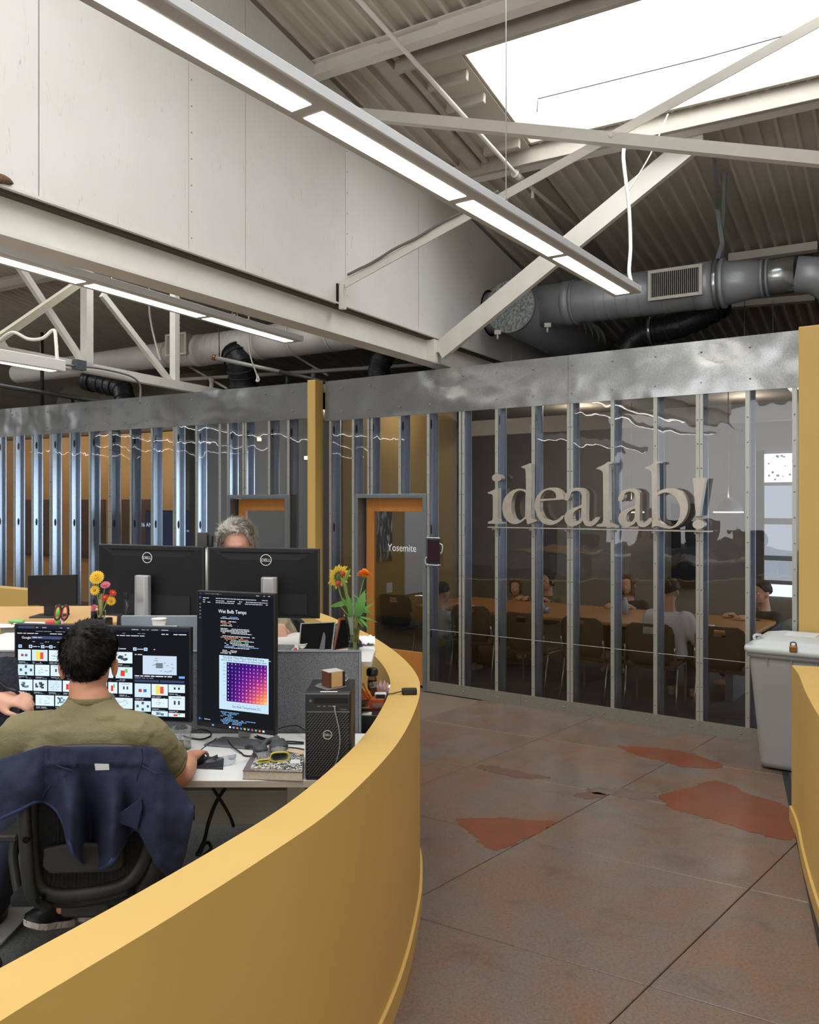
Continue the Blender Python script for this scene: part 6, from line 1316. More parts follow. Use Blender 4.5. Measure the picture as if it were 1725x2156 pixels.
for k in range(26): x0 = 88 + k * 8.6; b.tube([ca(x0, 1600 + 8 * abs(k - 13) / 13, .006), ca(x0, 1740, .035), ca(x0, 1872 - 34 * max(0, k - 15) / 10, .006)], .0011, 4)
b.build('mesh_threads', M('thread', (52, 50, 46), .7), oc, kind='stuff')
b = MB(); b.prism([ca(x, y, -.004) for x, y in ((96, 1782), (150, 1772), (240, 1772), (262, 1790), (262, 1822), (236, 1832), (110, 1836), (94, 1822))], V((0, -.02, 0))); b.build('lumbar_pad', M('pad_dark', (44, 42, 40), .7), oc, bevel=.008, seg=2)
b = MB(); b.tube(smooth_path([ca(50, 1690, -.02), ca(52, 1742, -.025), ca(56, 1800, -.025), ca(60, 1856, -.02), ca(72, 1892, -.01), ca(100, 1904, .02)], 5), [(.020, .030)] * 26, 12); b.build('side_bracket', CH, oc)
b = MB(); b.tube(smooth_path([ca(330, 1690, .02), ca(334, 1760, .02), ca(322, 1830, .02), ca(300, 1880, .04)], 5), [(.020, .030)] * 16, 12); b.build('side_bracket', CH, oc)
for x, y in ((54, 1769), (82, 1897)): b = MB(); p = ca(x, y, -.052); b.cyl(p, p + V((0, .03, 0)), .011, 14); b.build('bolt', M('bolt_black', (18, 18, 18), .25, .6), oc)
b = MB(); b.tube(smooth_path([ca(80, 1893, .0), ca(140, 1898, .05), ca(200, 1892, .05), ca(270, 1872, .02)], 5), [(.016, .022)] * 16, 10); b.build('lower_rail', CH, oc)
b = MB(); sz = ZP + .44; b.prism([V((x, y, sz)) for x, y in ((-1.40, 2.90), (-.92, 2.92), (-.90, 3.25), (-.98, 3.36), (-1.32, 3.35), (-1.41, 3.22))], (0, 0, .045)); b.build('seat', MESHB, oc, bevel=.015, seg=2)
b = MB(); b.cyl(V((-1.16, 3.12, ZP + .12)), V((-1.16, 3.12, sz)), .028, 16); b.build('gas_lift', ALU, oc); b = MB(); b.box(V((-1.16, 3.1, sz - .04)), (.18, .26, .06)); b.build('mechanism', CH, oc, bevel=.01)
for i in range(5):
    t = 2.25 + i * 2 * PI / 5; e = V((-1.16 + .335 * math.cos(t), 3.12 + .335 * math.sin(t), ZP + .085)); b = MB(); b.tube([V((-1.16, 3.12, ZP + .13)), (V((-1.16, 3.12, ZP + .125)) + e) / 2, e], [(.026, .024), (.026, .020), (.022, .016)], 10); b.build('base_arm', CH, oc)
    cz = V((e.x, e.y, ZP + .029)); n_ = V((math.sin(t), -math.cos(t), 0)); b = MB(); b.cyl(cz - n_ * .028, cz - n_ * .006, .029, 16); b.cyl(cz + n_ * .006, cz + n_ * .028, .029, 16); b.cyl(cz, e, .008, 8); b.build('caster', BLK, oc, fix=True)
for sx in (-1, 1): b = MB(); x0 = -1.15 + .29 * sx; b.tube(smooth_path([V((x0 - .03 * sx, 3.0, sz)), V((x0, 3.02, sz + .12)), V((x0, 3.03, sz + .20))], 4), .018, 10); b.box(V((x0, 3.08, sz + .215)), (.07, .22, .025)); b.build('armrest', CH, oc, bevel=.006)
# ------------------------------------------------------------------ navy jacket over the chair back
NAVY = M('navy_cloth', (26, 34, 60), .85, var=(5, (22, 28, 50), .3), bump=(230, .25)); NAVYL = M('navy_inside', (36, 48, 84), .8, bump=(230, .25))
def interp1(tab, x):
    for i in range(len(tab) - 1):
        if tab[i][0] <= x <= tab[i + 1][0]:
            t = (x - tab[i][0]) / (tab[i + 1][0] - tab[i][0]); return tab[i][1] + (tab[i + 1][1] - tab[i][1]) * t
    return tab[-1][1] if x > tab[-1][0] else tab[0][1]
TOP = [(-60, 1622), (-20, 1608), (0, 1602), (50, 1586), (96, 1572), (140, 1575), (200, 1576), (300, 1573), (322, 1575), (340, 1590), (352, 1615), (366, 1640), (385, 1668), (408, 1699)]
BOT = [(-60, 1752), (0, 1727), (40, 1709), (72, 1692), (92, 1690), (108, 1698), (122, 1712), (134, 1735), (142, 1772), (152, 1798), (168, 1816), (192, 1829), (215, 1833), (232, 1826), (248, 1800), (266, 1768), (284, 1748), (294, 1752), (310, 1784), (330, 1822), (352, 1850), (376, 1840), (392, 1790), (402, 1745), (408, 1704)]
def fold(x, v, y):
    g = 0
    g -= .085 * math.exp(-((x - 150) / 17) ** 2) * min(1, max(0, v - .22) * 2.4)      # ridge left of the deep centre fold
    g += .115 * math.exp(-((x - 190) / 22) ** 2) * min(1, max(0, v - .15) * 2)
    g -= .070 * math.exp(-((x - 236) / 16) ** 2) * min(1, max(0, v - .2) * 2)
    g += .05 * math.exp(-((x - 268) / 12) ** 2) * min(1, max(0, v - .3) * 2)
    g -= .06 * math.exp(-((x - 330) / 40) ** 2) * min(1, v * 2); g -= .05 * math.exp(-((x - 40) / 45) ** 2) * min(1, v * 1.6)
    g += .022 * math.exp(-((x - 95) / 12) ** 2) * min(1, v * 2)
    g += .012 * noise.noise(V((x * .02, y * .016, 1.7))) + .006 * noise.noise(V((x * .06, y * .04, 4.2)))
    return g
jk = MB(); NX, NY = 118, 44; vs = []
for j in range(-6, NY + 1):
    for i in range(NX + 1):
        x = -60 + 468 * i / NX; yt, yb = interp1(TOP, x), interp1(BOT, x)
        if j < 0: a = -j / 6.0; p = ca(x, yt, -.035 + .10 * a) - UP * .05 * a * a
        else:
            v = j / NY; y = yt + (yb - yt) * v; bulge = -.035 - .03 * math.sin(min(1, v * 2) * PI / 2)
            p = ca(x, y, bulge + fold(x, v, y) - (.012 if y < 1612 and 96 < x < 310 else 0))
        vs.append(p)
W_ = NX + 1; R_ = NY + 7; jk.add(vs, [(r * W_ + i, r * W_ + i + 1, (r + 1) * W_ + i + 1, (r + 1) * W_ + i) for r in range(R_ - 1) for i in range(NX)], 0, True)
jr = thing('jacket', 'navy blue jacket draped over the office chair back, collar tag showing', 'jacket', at(190, 1832, 2.75))
jo = jk.build('shell', NAVY, jr, fix=False); sm_ = jo.modifiers.new('thickness', 'SOLIDIFY'); sm_.thickness = .005; sm_.offset = -1
def hem(name, tab, x0, x1, off_v, m=NAVYL, r=.006, dy=-.004):
    b = MB(); P = []
    for x in np.linspace(x0, x1, 40):
        yb = interp1(tab, x); yt = interp1(TOP, x); y = yb - off_v; v = max(0, min(1, (y - yt) / max(1, yb - yt))); P.append(ca(x, y, -.065 + fold(x, v, y) + dy))
    b.tube(P, (.0035, r), 6); return b.build(name, m, jr)
hem('hem_band', BOT, -60, 135, 3); hem('hem_band', BOT, 140, 262, 4, NAVYL, .012)
b = MB(); q = [ca(x, y, -.128) for x, y in ((199, 1608), (229, 1609), (230, 1621), (201, 1622))]; b.prism(q, V((0, .002, 0))); b.build('collar_tag', M('tag_grey', (190, 188, 188), .7), jr)
b = MB(); fl_ = [(226, 1733), (238, 1722), (258, 1708), (284, 1690), (297, 1680), (300, 1700), (294, 1728), (288, 1748), (274, 1742), (252, 1735)]; P = [ca(x, y, -.098 - .00025 * (x - 228)) for x, y in fl_]; b.prism(P, V((0, .006, 0))); b.build('cuff', NAVY, jr, bevel=.002)
b = MB(); 
for tab in ([(96, 1574), (104, 1598), (120, 1612), (150, 1622)], [(298, 1574), (300, 1600), (288, 1640), (292, 1690)], [(300, 1612), (326, 1628), (340, 1628)], [(86, 1690), (100, 1660), (140, 1630)]):
    b = MB(); b.tube(smooth_path([ca(x, y, -.072 + fold(x, .3, y)) for x, y in tab], 4), .0028, 5); b.build('seam', M('navy_seam', (28, 34, 58), .9), jr)
# ------------------------------------------------------------------ grey-haired person behind the two black monitors
p2 = thing('person', 'grey-haired person behind the black monitors, only hair, forehead and one hand showing', 'person', (-1.05, 5.25, ZP))
hc2 = at(499, 1152, 5.12); F2 = V((.05, -1, 0)); bd = MB(); q2, ax2 = head_parts(bd, hc2, F2, 1.10, .12)
bd.tube([q2(0, -.02, -.03), q2(0, -.05, -.13), at(500, 1255, 5.25)], [.058, .06, .075], 16)
S2R, E2, W2h = at(560, 1262, 5.22), at(600, 1330, 5.1), at(592, 1326, 4.93); S2L = at(436, 1262, 5.22)
limb(bd, [S2R, E2 + V((.02, .05, -.05)), W2h], [.055, .046, .03]); limb(bd, [S2L, at(405, 1345, 5.15), at(440, 1360, 4.85)], [.055, .046, .03])
hand_parts(bd, at(592, 1322, 4.92), V((.03, -.45, -1)), V((.3, -1, .4)), -1, (.25, .35, .3), .2, 1.05, .5); hand_parts(bd, at(440, 1360, 4.85), V((.1, -1, -.1)), UP, 1)
torso(bd, [(at(500, 1250, 5.26), .16, .09, X1), (at(500, 1330, 5.30), .15, .1, X1), (V((-1.08, 5.33, .95)), .15, .11, X1), (V((-1.08, 5.35, .80)), .16, .11, X1)])
for sx in (-1, 1): limb(bd, [V((-1.08 + .09 * sx, 5.35, .85)), V((-1.08 + .10 * sx, 5.30, .55)), V((-1.08 + .10 * sx, 5.36, ZP + .05))], [.08, .06, .045]); bd.ell(V((-1.08 + .10 * sx, 5.28, ZP + .035)), (.045, .12, .035))
organic(bd, .008, 4).build('body', SKINP, p2); eyes(q2, ax2, p2, 1.1)
ln2 = lambda a: (.62 if min(a, 2 * PI - a) < .7 else .62 - .75 * min(1, (min(a, 2 * PI - a) - .7) / .6)) - (.45 * max(0, 1 - abs(a - PI) / 1.3))
hair_cap(q2, ax2, p2, HGREY, ln2, .096, .118, .122, .030, .016, 9)
strands(q2, ax2, p2, hair_mat('hair_silver', (150, 142, 130), (196, 190, 180), 50), ln2, (.1, .75, .65), 1500, .075, .095, .116, .120, .030, .0014, 8, .35, .8)
strands(q2, ax2, p2, HGREY, ln2, (.1, .75, .65), 1500, .065, .095, .116, .118, .030, .0014, 18, .3, .75)
shirt = MB(); torso(shirt, [(V((-1.08, 5.34, .88)), .19, .14, X1), (at(500, 1330, 5.30), .185, .13, X1), (at(500, 1262, 5.25), .21, .115, X1), (at(500, 1235, 5.24), .12, .09, X1), (at(500, 1222, 5.23), .075, .07, X1)])
limb(shirt, [S2R - V((.05, 0, 0)), S2R, E2 + V((.02, .05, -.05)), at(590, 1308, 4.98)], [.07, .075, .062, .045]); limb(shirt, [S2L + V((.05, 0, 0)), S2L, at(405, 1345, 5.15), at(436, 1360, 4.92)], [.07, .075, .062, .045])
shirt = organic(shirt, .010, 4); wrinkle(shirt, .006, 12, 5); shirt.build('shirt', M('beige_check', (166, 154, 128), .85, var=(40, (132, 120, 98), .2)), p2)
tr = MB()
for sx in (-1, 1): limb(tr, [V((-1.08 + .085 * sx, 5.35, .90)), V((-1.08 + .10 * sx, 5.31, .55)), V((-1.08 + .10 * sx, 5.37, ZP + .09))], [.105, .08, .065])
organic(tr, .014, 3).build('trousers', M('dark_jeans', (40, 46, 64), .85), p2)
# ------------------------------------------------------------------ person at the left edge, hand on a dark bag
p3 = thing('person', 'person mostly cut off at the left edge, bare hand gripping a dark bag', 'person', (-2.15, 3.45, ZP))
bd = MB(); hc3 = V((-2.2, 3.42, 1.53)); q3, ax3 = head_parts(bd, hc3, V((.9, .4, 0)), 1.05)
bd.tube([q3(0, -.02, -.03), q3(0, -.03, -.12), V((-2.21, 3.42, 1.30))], [.055, .058, .075], 16)
W3 = at(-6, 1470, 3.42); limb(bd, [V((-2.1, 3.25, 1.24)), V((-2.08, 3.18, .98)), W3], [.055, .046, .032])
hand_parts(bd, W3, V((1, .10, -.12)), V((-.10, -.55, .75)), -1, (.30, .55, .55), .1, 1.02, .2)
limb(bd, [V((-2.3, 3.62, 1.24)), V((-2.25, 3.75, .98)), V((-2.0, 3.75, .98))], [.055, .046, .03]); hand_parts(bd, V((-2.0, 3.75, .98)), V((1, 0, -.1)), UP, 1)
torso(bd, [(V((-2.21, 3.43, .72)), .16, .12, (.4, -.9, 0)), (V((-2.22, 3.43, 1.0)), .15, .1, (.4, -.9, 0)), (V((-2.21, 3.43, 1.24)), .17, .09, (.4, -.9, 0))])
organic(bd, .008, 4).build('body', SKINP, p3); eyes(q3, ax3, p3); hair_cap(q3, ax3, p3, HBROWN, ln2, seed=4)
sh = MB(); torso(sh, [(V((-2.21, 3.43, .70)), .19, .14, (.4, -.9, 0)), (V((-2.22, 3.43, 1.0)), .18, .125, (.4, -.9, 0)), (V((-2.21, 3.43, 1.24)), .20, .11, (.4, -.9, 0)), (V((-2.21, 3.43, 1.31)), .1, .08, (.4, -.9, 0))])
limb(sh, [V((-2.14, 3.30, 1.24)), V((-2.1, 3.25, 1.24)), V((-2.08, 3.18, .98)), (V((-2.08, 3.18, .98)) * .65 + W3 * .35)], [.07, .075, .062, .055]); organic(sh, .012, 4).build('sweater', M('dark_sweater', (52, 52, 56), .9), p3)
kn = at(2, 1735, 3.15); tr = MB(); limb(tr, [V((-2.2, 3.42, .72)), V((-1.9, 3.3, .78)), kn, at(-14, 1830, 3.12), at(-40, 1930, 3.2)], [.11, .10, .075, .068, .06]); limb(tr, [V((-2.2, 3.45, .72)), V((-1.85, 3.65, .74)), V((-1.85, 3.65, .40)), V((-1.87, 3.65, .27))], [.11, .09, .07, .06]); wrinkle(tr, .003, 20, 2)
organic(tr, .012, 4).build('jeans', M('dark_jeans', (40, 46, 64), .85), p3)
for q in (at(-40, 1975, 3.2), V((-1.83, 3.62, ZP + .03))): b = MB(); b.ell(V((q.x, q.y, ZP + .04)), (.06, .12, .045)); b.build('shoe', SHB, p3)
bg = thing('bag', 'dark bag held by the hand at the left edge', 'bag', at(10, 1500, 3.55))
b = MB(); b.loft([[at(x, y, 3.52 + dy) for x, y, dy in ((-80, 1400, 0), (-20, 1388, -.05), (14, 1382, -.05), (34, 1385, 0), (38, 1440, .03), (30, 1440, .06), (-80, 1445, .06))], [at(x, y, 3.52 + dy) for x, y, dy in ((-80, 1470, -.04), (-20, 1468, -.09), (14, 1466, -.09), (40, 1462, -.02), (42, 1480, .03), (30, 1490, .08), (-80, 1490, .08))], [at(x, y, 3.52 + dy) for x, y, dy in ((-80, 1535, -.04), (-20, 1535, -.08), (14, 1530, -.08), (36, 1520, -.02), (38, 1525, .03), (30, 1530, .08), (-80, 1540, .08))]])
wrinkle(b, .01, 9, 3); b.build('bag_body', M('dark_denim', (40, 44, 56), .85, bump=(60, .6)), bg)
b = MB(); b.tube(smooth_path([at(-10, 1428, 3.46), at(10, 1446, 3.43), at(32, 1455, 3.42), at(40, 1462, 3.44)], 4), .007, 6); b.build('strap', BLK, bg)
# ------------------------------------------------------------------ people in the meeting room
def sitter(px, py, k, face, hairm, shirtm, label, long=None, lean=0, skin=SKIND, glasses=False, bun=False):
    c = onpl(px, py, rw(0, 0, k), PN); f = V((face[0], face[1], 0)).normalized(); r = f.cross(UP); base = c - UP * c.z
    root = thing('person', label, 'person', base); b = MB(); q, ax = head_parts(b, c, f, 1.0, .05); hz = c.z
    b.tube([q(0, -.02, -.03), q(0, -.035, -.14), c - f * (.04 + lean) - UP * .22], [.054, .055, .07], 14)
    o = c - f * (.05 + lean); Z = lambda z: V((o.x, o.y, z)); sh_ = hz - .26
    torso(b, [(Z(sh_ + .02), .17, .09, r), (Z(sh_ - .25), .15, .10, r), (Z(.5), .17, .12, r)])
    A = []
    for sx in (-1, 1):
        s0 = Z(sh_) + r * .19 * sx; e = Z(max(.66, sh_ - .27)) + r * .24 * sx + f * .10; w = Z(.80) + r * .12 * sx + f * .34; A.append((s0, e, w)); limb(b, [s0, e, w], [.05, .043, .028], 10); hand_parts(b, w, f + r * -.3 * sx, UP, -sx, (.2, .4, .4))
        limb(b, [Z(.50) + r * .09 * sx, Z(.50) + r * .11 * sx + f * .42, Z(.08) + r * .11 * sx + f * .44], [.075, .06, .04], 10); b.ell(Z(.045) + r * .11 * sx + f * .50, (.045, .11, .04), (r, f, UP), 10, 6)
    organic(b, .013, 3).build('body', skin, root); eyes(q, ax, root)
    hair_cap(q, ax, root, hairm, ln2, seed=px % 7, length=long, rough=.012)
    if bun: g = MB(); g.ell(q(0, -.11, .06), (.045, .045, .045)); g.build('hair_bun', hairm, root)
    if glasses:
        g = MB()
        for sx in (-1, 1): g.tube([q(.032 * sx + .022 * math.cos(t), .098, .002 + .017 * math.sin(t)) for t in np.linspace(0, 2 * PI, 13)], .002, 5)
        g.build('glasses', BLK, root)
    s = MB(); torso(s, [(Z(sh_ + .06), .09, .075, r), (Z(sh_ + .02), .19, .105, r), (Z(sh_ - .25), .175, .12, r), (Z(.52), .185, .14, r)])
    for s0, e, w in A: limb(s, [s0 - (s0 - Z(s0.z)) * .3, s0, e, e * .3 + w * .7], [.065, .066, .055, .042], 10)
    organic(s, .015, 3).build('top', shirtm, root)
    t = MB()
    for sx in (-1, 1): limb(t, [Z(.52) + r * .08 * sx, Z(.53) + r * .11 * sx + f * .22, Z(.51) + r * .11 * sx + f * .43, Z(.12) + r * .11 * sx + f * .44], [.10, .09, .07, .06], 10)
    organic(t, .016, 2).build('trousers', M('room_trousers', (44, 44, 52), .85), root); return root
toward, away = PN, -PN
CLB = M('cloth_black', (36, 36, 40), .85); CLG = M('cloth_grey', (150, 144, 136), .85); CLP = M('cloth_white', (196, 194, 192), .85); CLR = M('cloth_rust', (150, 74, 48), .85)
sitter(932, 1248, .80, away + PD * .3, HBLACK, CLG, 'dark-haired person in pale clothes, first behind the clear wall right of the door')
sitter(1086, 1236, 2.55, toward + PD * .35, HBROWN, CLB, 'brown-haired person in black resting their chin, across the table under the letter d', .10)
sitter(1152, 1222, 2.6, toward - PD * .1, HBLACK, M('cloth_olive', (92, 84, 62), .85), 'dark-haired person with glasses under the letters e and a', .08, glasses=True)
sitter(1322, 1230, 2.5, toward, HBROWN, CLB, 'long-haired person in black facing out below the second letter a', .16)
sitter(1412, 1244, .85, away, HBLACK, CLP, 'dark-haired person with a bun seen from behind below the letter b', bun=True)
sitter(1604, 1248, 2.3, toward - PD * .8, HBLACK, CLB, 'dark-haired person in black beside the tall window')
# ================================================================== wheelie bin
BIN = M('bin_grey', (152, 150, 148), .5, var=(3, (144, 142, 139), .3), bump=(40, .03)); LID = M('bin_lid', (186, 190, 188), .42)
bn = thing('wheelie_bin', 'grey wheelie bin with a pale lid and brass padlock at the right edge', 'bin', (2.95, 6.65, 0))
B0 = atz(1600, 1612, .02); bq = lambda a, k, z: V((B0.x, B0.y, 0)) + PD * a - PN * k + UP * z
def rrect(a0, a1, k0, k1, z, r=.05, n=4):
    P = []
    for (cx_, ck, s) in ((a1 - r, k0 + r, -PI / 2), (a1 - r, k1 - r, 0), (a0 + r, k1 - r, PI / 2), (a0 + r, k0 + r, PI)):
        for i in range(n + 1): t = s + PI / 2 * i / n; P.append(bq(cx_ + r * math.cos(t), ck + r * math.sin(t), z))
    return P
b = MB(); b.loft([rrect(.0, .47, .0, .45, .02), rrect(-.004, .475, -.004, .455, .06), rrect(-.035, .52, -.035, .50, .45), rrect(-.065, .56, -.065, .53, .80), rrect(-.068, .565, -.07, .54, .895)]); b.build('body', BIN, bn)
b = MB(); b.loft([rrect(-.085, .58, -.095, .56, .870, .06), rrect(-.085, .58, -.095, .56, .905, .06)]); b.build('rim', BIN, bn)
for a in (.07, .24, .41): b = MB(); b.hexa([bq(a - .006, -.070, .80), bq(a + .006, -.070, .80), bq(a + .006, -.05, .80), bq(a - .006, -.05, .80), bq(a - .006, -.092, .872), bq(a + .006, -.092, .872), bq(a + .006, -.06, .872), bq(a - .006, -.06, .872)]); b.build('rim_rib', BIN, bn)
lid = MB(); lid.loft([rrect(-.095, .60, -.115, .58, .905, .06), rrect(-.10, .605, -.12, .585, .93, .06), rrect(-.095, .60, -.115, .58, .95, .06), rrect(-.05, .56, -.075, .56, .955, .05), rrect(-.045, .555, -.07, .555, .985, .05), rrect(.02, .49, .02, .50, 1.0, .05), rrect(.08, .43, .10, .44, 1.015, .05)]); lo_ = lid.build('lid', LID, bn)
b = MB(); b.box(bq(.255, .27, 1.017), (.22, .20, .006), (PD, PN, UP)); b.build('lid_panel', M('lid_pale', (206, 212, 216), .3), lo_, bevel=.002)
b = MB(); b.tube(smooth_path([bq(-.03, -.02, .985), bq(-.035, -.01, 1.02), bq(.005, .02, 1.02), bq(.01, .03, .985)], 4), .012, 8); b.build('lid_handle', LID, lo_)
b = MB(); p = bq(.26, -.115, .95); b.box(p + UP * .01, (.055, .03, .05), (PD, PN, UP)); b.build('padlock', M('brass', (150, 108, 62), .32, .8), bn, bevel=.008, seg=2)
b = MB(); b.tube(smooth_path([p + PD * -.018 + UP * .03, p + PD * -.016 + UP * .058, p + PD * .016 + UP * .058, p + PD * .018 + UP * .03], 4), .005, 6); b.build('shackle', M('shackle', (70, 60, 50), .35, .7), bn)
for a in (.03, .44): b = MB(); b.cyl(bq(a, .50, .09), bq(a + .05, .50, .09), .09, 18); b.build('wheel', M('wheel_black', (26, 26, 27), .6), bn)
# ================================================================== tower computer
TX0, TX1, TY0, TY1, TH = -.424, -.238, 3.372, 3.634, .3555
tw = thing('tower_computer', 'black tower computer with a diagonal mesh front at the desk end', 'computer', ((TX0 + TX1) / 2, 3.5, ZD))
CASE = M('case_black', (34, 34, 36), .45, bump=(500, .03), spec=.3); CASEF = M('case_front', (24, 24, 25), .4)
bx('case', (TX0, TY0 + .02, ZD), (TX1, TY1, ZD + TH), CASE, tw, .003)
bx('front_bezel', (TX0 + .001, TY0, ZD + .004), (TX1 - .001, TY0 + .02, ZD + TH - .002), CASEF, tw, .004)
zs = ZD + TH * .79; bx('seam_strip', (TX0 + .008, TY0 - .0012, zs - .004), (TX1 - .006, TY0 + .002, zs), M('seam_silver', (112, 112, 114), .35, .5), tw, 0)
bx('drive_slot', (TX0 + .035, TY0 - .001, ZD + TH * .88), (TX1 - .012, TY0 + .003, ZD + TH * .945), M('slot_black', (8, 8, 9), .8), tw, .001)
for k, x in enumerate((.05, .072, .094, .112)): bx('port', (TX0 + x, TY0 - .0015, ZD + TH * .842), (TX0 + x + .013, TY0 + .002, ZD + TH * .855), M('port_grey', (92, 92, 98), .4) if k < 3 else M('port_silver', (190, 190, 190), .3, .8), tw, 0)
bx('card_slot', (TX0 + .140, TY0 - .0015, ZD + TH * .845), (TX1 - .012, TY0 + .002, ZD + TH * .852), M('slot_black', (8, 8, 9), .8), tw, 0)
b = MB(); b.cyl(V((TX0 + .022, TY0 - .001, ZD + TH * .91)), V((TX0 + .022, TY0 + .002, ZD + TH * .91)), .006, 12); b.build('power_button', M('port_grey', (92, 92, 98), .4), tw)
b = MB(); b.text('Precision', V((TX1 - .03, TY0 - .0005, ZD + TH * .807)), V((1, 0, 0)), UP, .007, .0006); b.build('badge', M('badge_grey', (130, 130, 132), .4), tw, fix=False)
bx('grille_recess', (TX0 + .008, TY0 - .0005, ZD + .012), (TX1 - .006, TY0 + .001, zs - .008), M('grille_dark2', (10, 10, 11), .8), tw, 0)
b = MB(); gw = TX1 - TX0 - .014; z = ZD + .016; row = 0
while z < zs - .012:
    x = TX0 + .008 + (.0 if row % 2 else .0062)
    while x < TX1 - .016:
        b.hexa([V((x, TY0 - .003, z)), V((x + .0090, TY0 - .003, z + .0045)), V((x + .0090, TY0, z + .0045)), V((x, TY0, z)), V((x, TY0 - .003, z + .0030)), V((x + .0090, TY0 - .003, z + .0075)), V((x + .0090, TY0, z + .0075)), V((x, TY0, z + .0030))]); x += .0124
    z += .0078; row += 1
b.build('mesh_grille', M('grille_steel', (92, 92, 90), .4, .4), tw, kind='stuff', fix=False)
lp = V((TX0 + .092, TY0 - .0045, ZD + .187)); R = .0185; k = 26; ring = [(R * math.cos(2 * PI * i / k), R * math.sin(2 * PI * i / k)) for i in range(k)]
b = MB(); b.cyl(lp + V((0, .004, 0)), lp, R * 1.04, 26); b.build('logo_disc', CASEF, tw)
b = MB(); b.flat([ring, [(x * .88, y * .88) for x, y in ring]], lp, (1, 0, 0), UP, V((0, -.0012, 0))); b.text('DELL', lp - UP * .0048, V((1, 0, 0)), UP, .0132, .0012); b.build('logo', M('logo_cream', (206, 200, 184), .4), tw, fix=False)
bx('top_label', (TX0 + .06, TY0 + .012, ZD + TH), (TX0 + .13, TY0 + .026, ZD + TH + .0012), WHITE, tw, 0); bx('top_vent', (TX1 - .06, TY1 - .10, ZD + TH), (TX1 - .02, TY1 - .03, ZD + TH + .001), M('slot_black', (8, 8, 9), .8), tw, 0)
tubeobj('usb_cable', [at(705, 1487, 3.366), at(706, 1500, 3.352), at(713, 1530, 3.350), at(716, 1560, 3.352), at(712, 1590, 3.355), at(704, 1618, 3.36)], .0028, M('cable_grey', (120, 122, 126), .5), 'grey cable plugged into the tower computer front, hanging down it')
# coaster and wooden cube on top
zt = ZD + TH; wc = atz(693, 1449, zt + .004)
b = MB(); b.prism([atz(x, y, zt) for x, y in ((663, 1446), (690, 1455), (730, 1447), (722, 1440), (672, 1440))], UP * .004); b.build('coaster', M('slate', (92, 90, 88), .6), None, 'thin grey slate coaster on top of the tower computer', 'coaster', bevel=.001)
wc.z = zt + .0045; d1 = V((math.cos(.585), math.sin(.585), 0)); d2 = V((-math.sin(.585), math.cos(.585), 0)); sW = .066; hW = .062
cu = thing('wooden_cube', 'small wooden cube with brown and tan faces on top of the tower computer', 'cube', wc + (d1 + d2) * sW / 2)
def cubeface(nm, o, x, y, w, h, t, m): b = MB(); b.hexa([o, o + x * w, o + x * w + t, o + t, o + y * h, o + x * w + y * h, o + x * w + y * h + t, o + y * h + t]); return b.build(nm, m, cu, bevel=.0008)
cubeface('left_panel', wc.copy(), d2, UP, sW, hW, d1 * .012, M('walnut', (96, 50, 28), .4, var=(30, (78, 40, 22), .3))); cubeface('front_panel', wc + d1 * .012, d1, UP, sW - .014, hW, d2 * sW, M('maple', (196, 160, 108), .45, var=(25, (186, 148, 98), .3)))
cubeface('right_panel', wc + d1 * (sW - .002), d1, UP, .012, hW * .98, d2 * sW, M('ebony', (32, 24, 20), .35)); cubeface('top_panel', wc + UP * hW, d1, d2, sW + .004, sW, UP * .003, M('cube_top', (176, 170, 162), .45))
b = MB(); b.tube(smooth_path([wc + d1 * (sW + .011) + UP * .02, wc + d1 * (sW + .022) + UP * .03, wc + d1 * (sW + .011) + UP * .045], 4), .0025, 6); b.build('wire_loop', ALU, cu)
# ================================================================== things on the near desk
GLASS = thin('clear_glass', (246, 248, 248), .12)
mc = atz(381, 1577, ZD); mg = thing('glass_mug', 'clear glass mug with a handle on the desk beside the hand', 'mug', mc)
b = MB(); b.lathe([(.040, 0), (.046, .004), (.047, .10), (.044, .10), (.043, .012), (.01, .010)], mc, 28); b.build('cup', GLASS, mg)
b = MB(); b.tube(smooth_path([mc + V((.012, -.045, .025)), mc + V((.015, -.072, .035)), mc + V((.015, -.074, .065)), mc + V((.012, -.045, .080))], 5), .0055, 8); b.build('handle', GLASS, mg)
b = MB(); b.lathe([(.040, .013), (.0425, .03), (.01, .031)], mc, 24); b.build('drink', thin('tea', (226, 214, 186), .2), mg)
b = MB(); q = [atz(x, y, ZD) for x, y in ((398, 1618), (408, 1592), (472, 1596), (470, 1621))]; b.prism(q, UP * .003); b.build('mouse_pad', M('pad_black', (40, 40, 44), .7), None, 'dark mouse pad under the hand on the white desk', 'mouse pad', bevel=.001)
mp = V((MP.x, MP.y, ZD + .003)); ms_ = thing('mouse', 'dark computer mouse under the hand of the seated person', 'mouse', mp)
b = MB(); b.lathe([(.028, 0), (.031, .008), (.028, .02), (.018, .030), (.004, .033)], mp, 20, ax=(V((1, 0, 0)), V((0, 1.7, 0)), UP)); b.build('shell', BLK, ms_)
tubeobj('mouse_cable', [at(424, 1578, 3.66), at(432, 1572, 3.72), at(446, 1562, 3.80), at(456, 1554, 3.86)], .0022, KB, 'thin black cable from the mouse towards the upright monitor')
tubeobj('coiled_cable', [atz(398, 1543, ZD + .006), atz(420, 1536, ZD + .05), atz(440, 1540, ZD + .04), atz(444, 1549, ZD + .005), atz(425, 1556, ZD + .005), atz(402, 1554, ZD + .005), atz(385, 1549, ZD + .005)], .004, KB, 'loop of dark cable on the white desk behind the glass mug')
tubeobj('monitor_cable', [atz(474, 1552, ZD + .004), atz(490, 1572, ZD + .012), atz(508, 1585, ZD + .006), atz(516, 1591, ZD + .005), atz(540, 1592, ZD + .005)], .0035, KB, 'black cable crossing the upright monitor base towards the books')
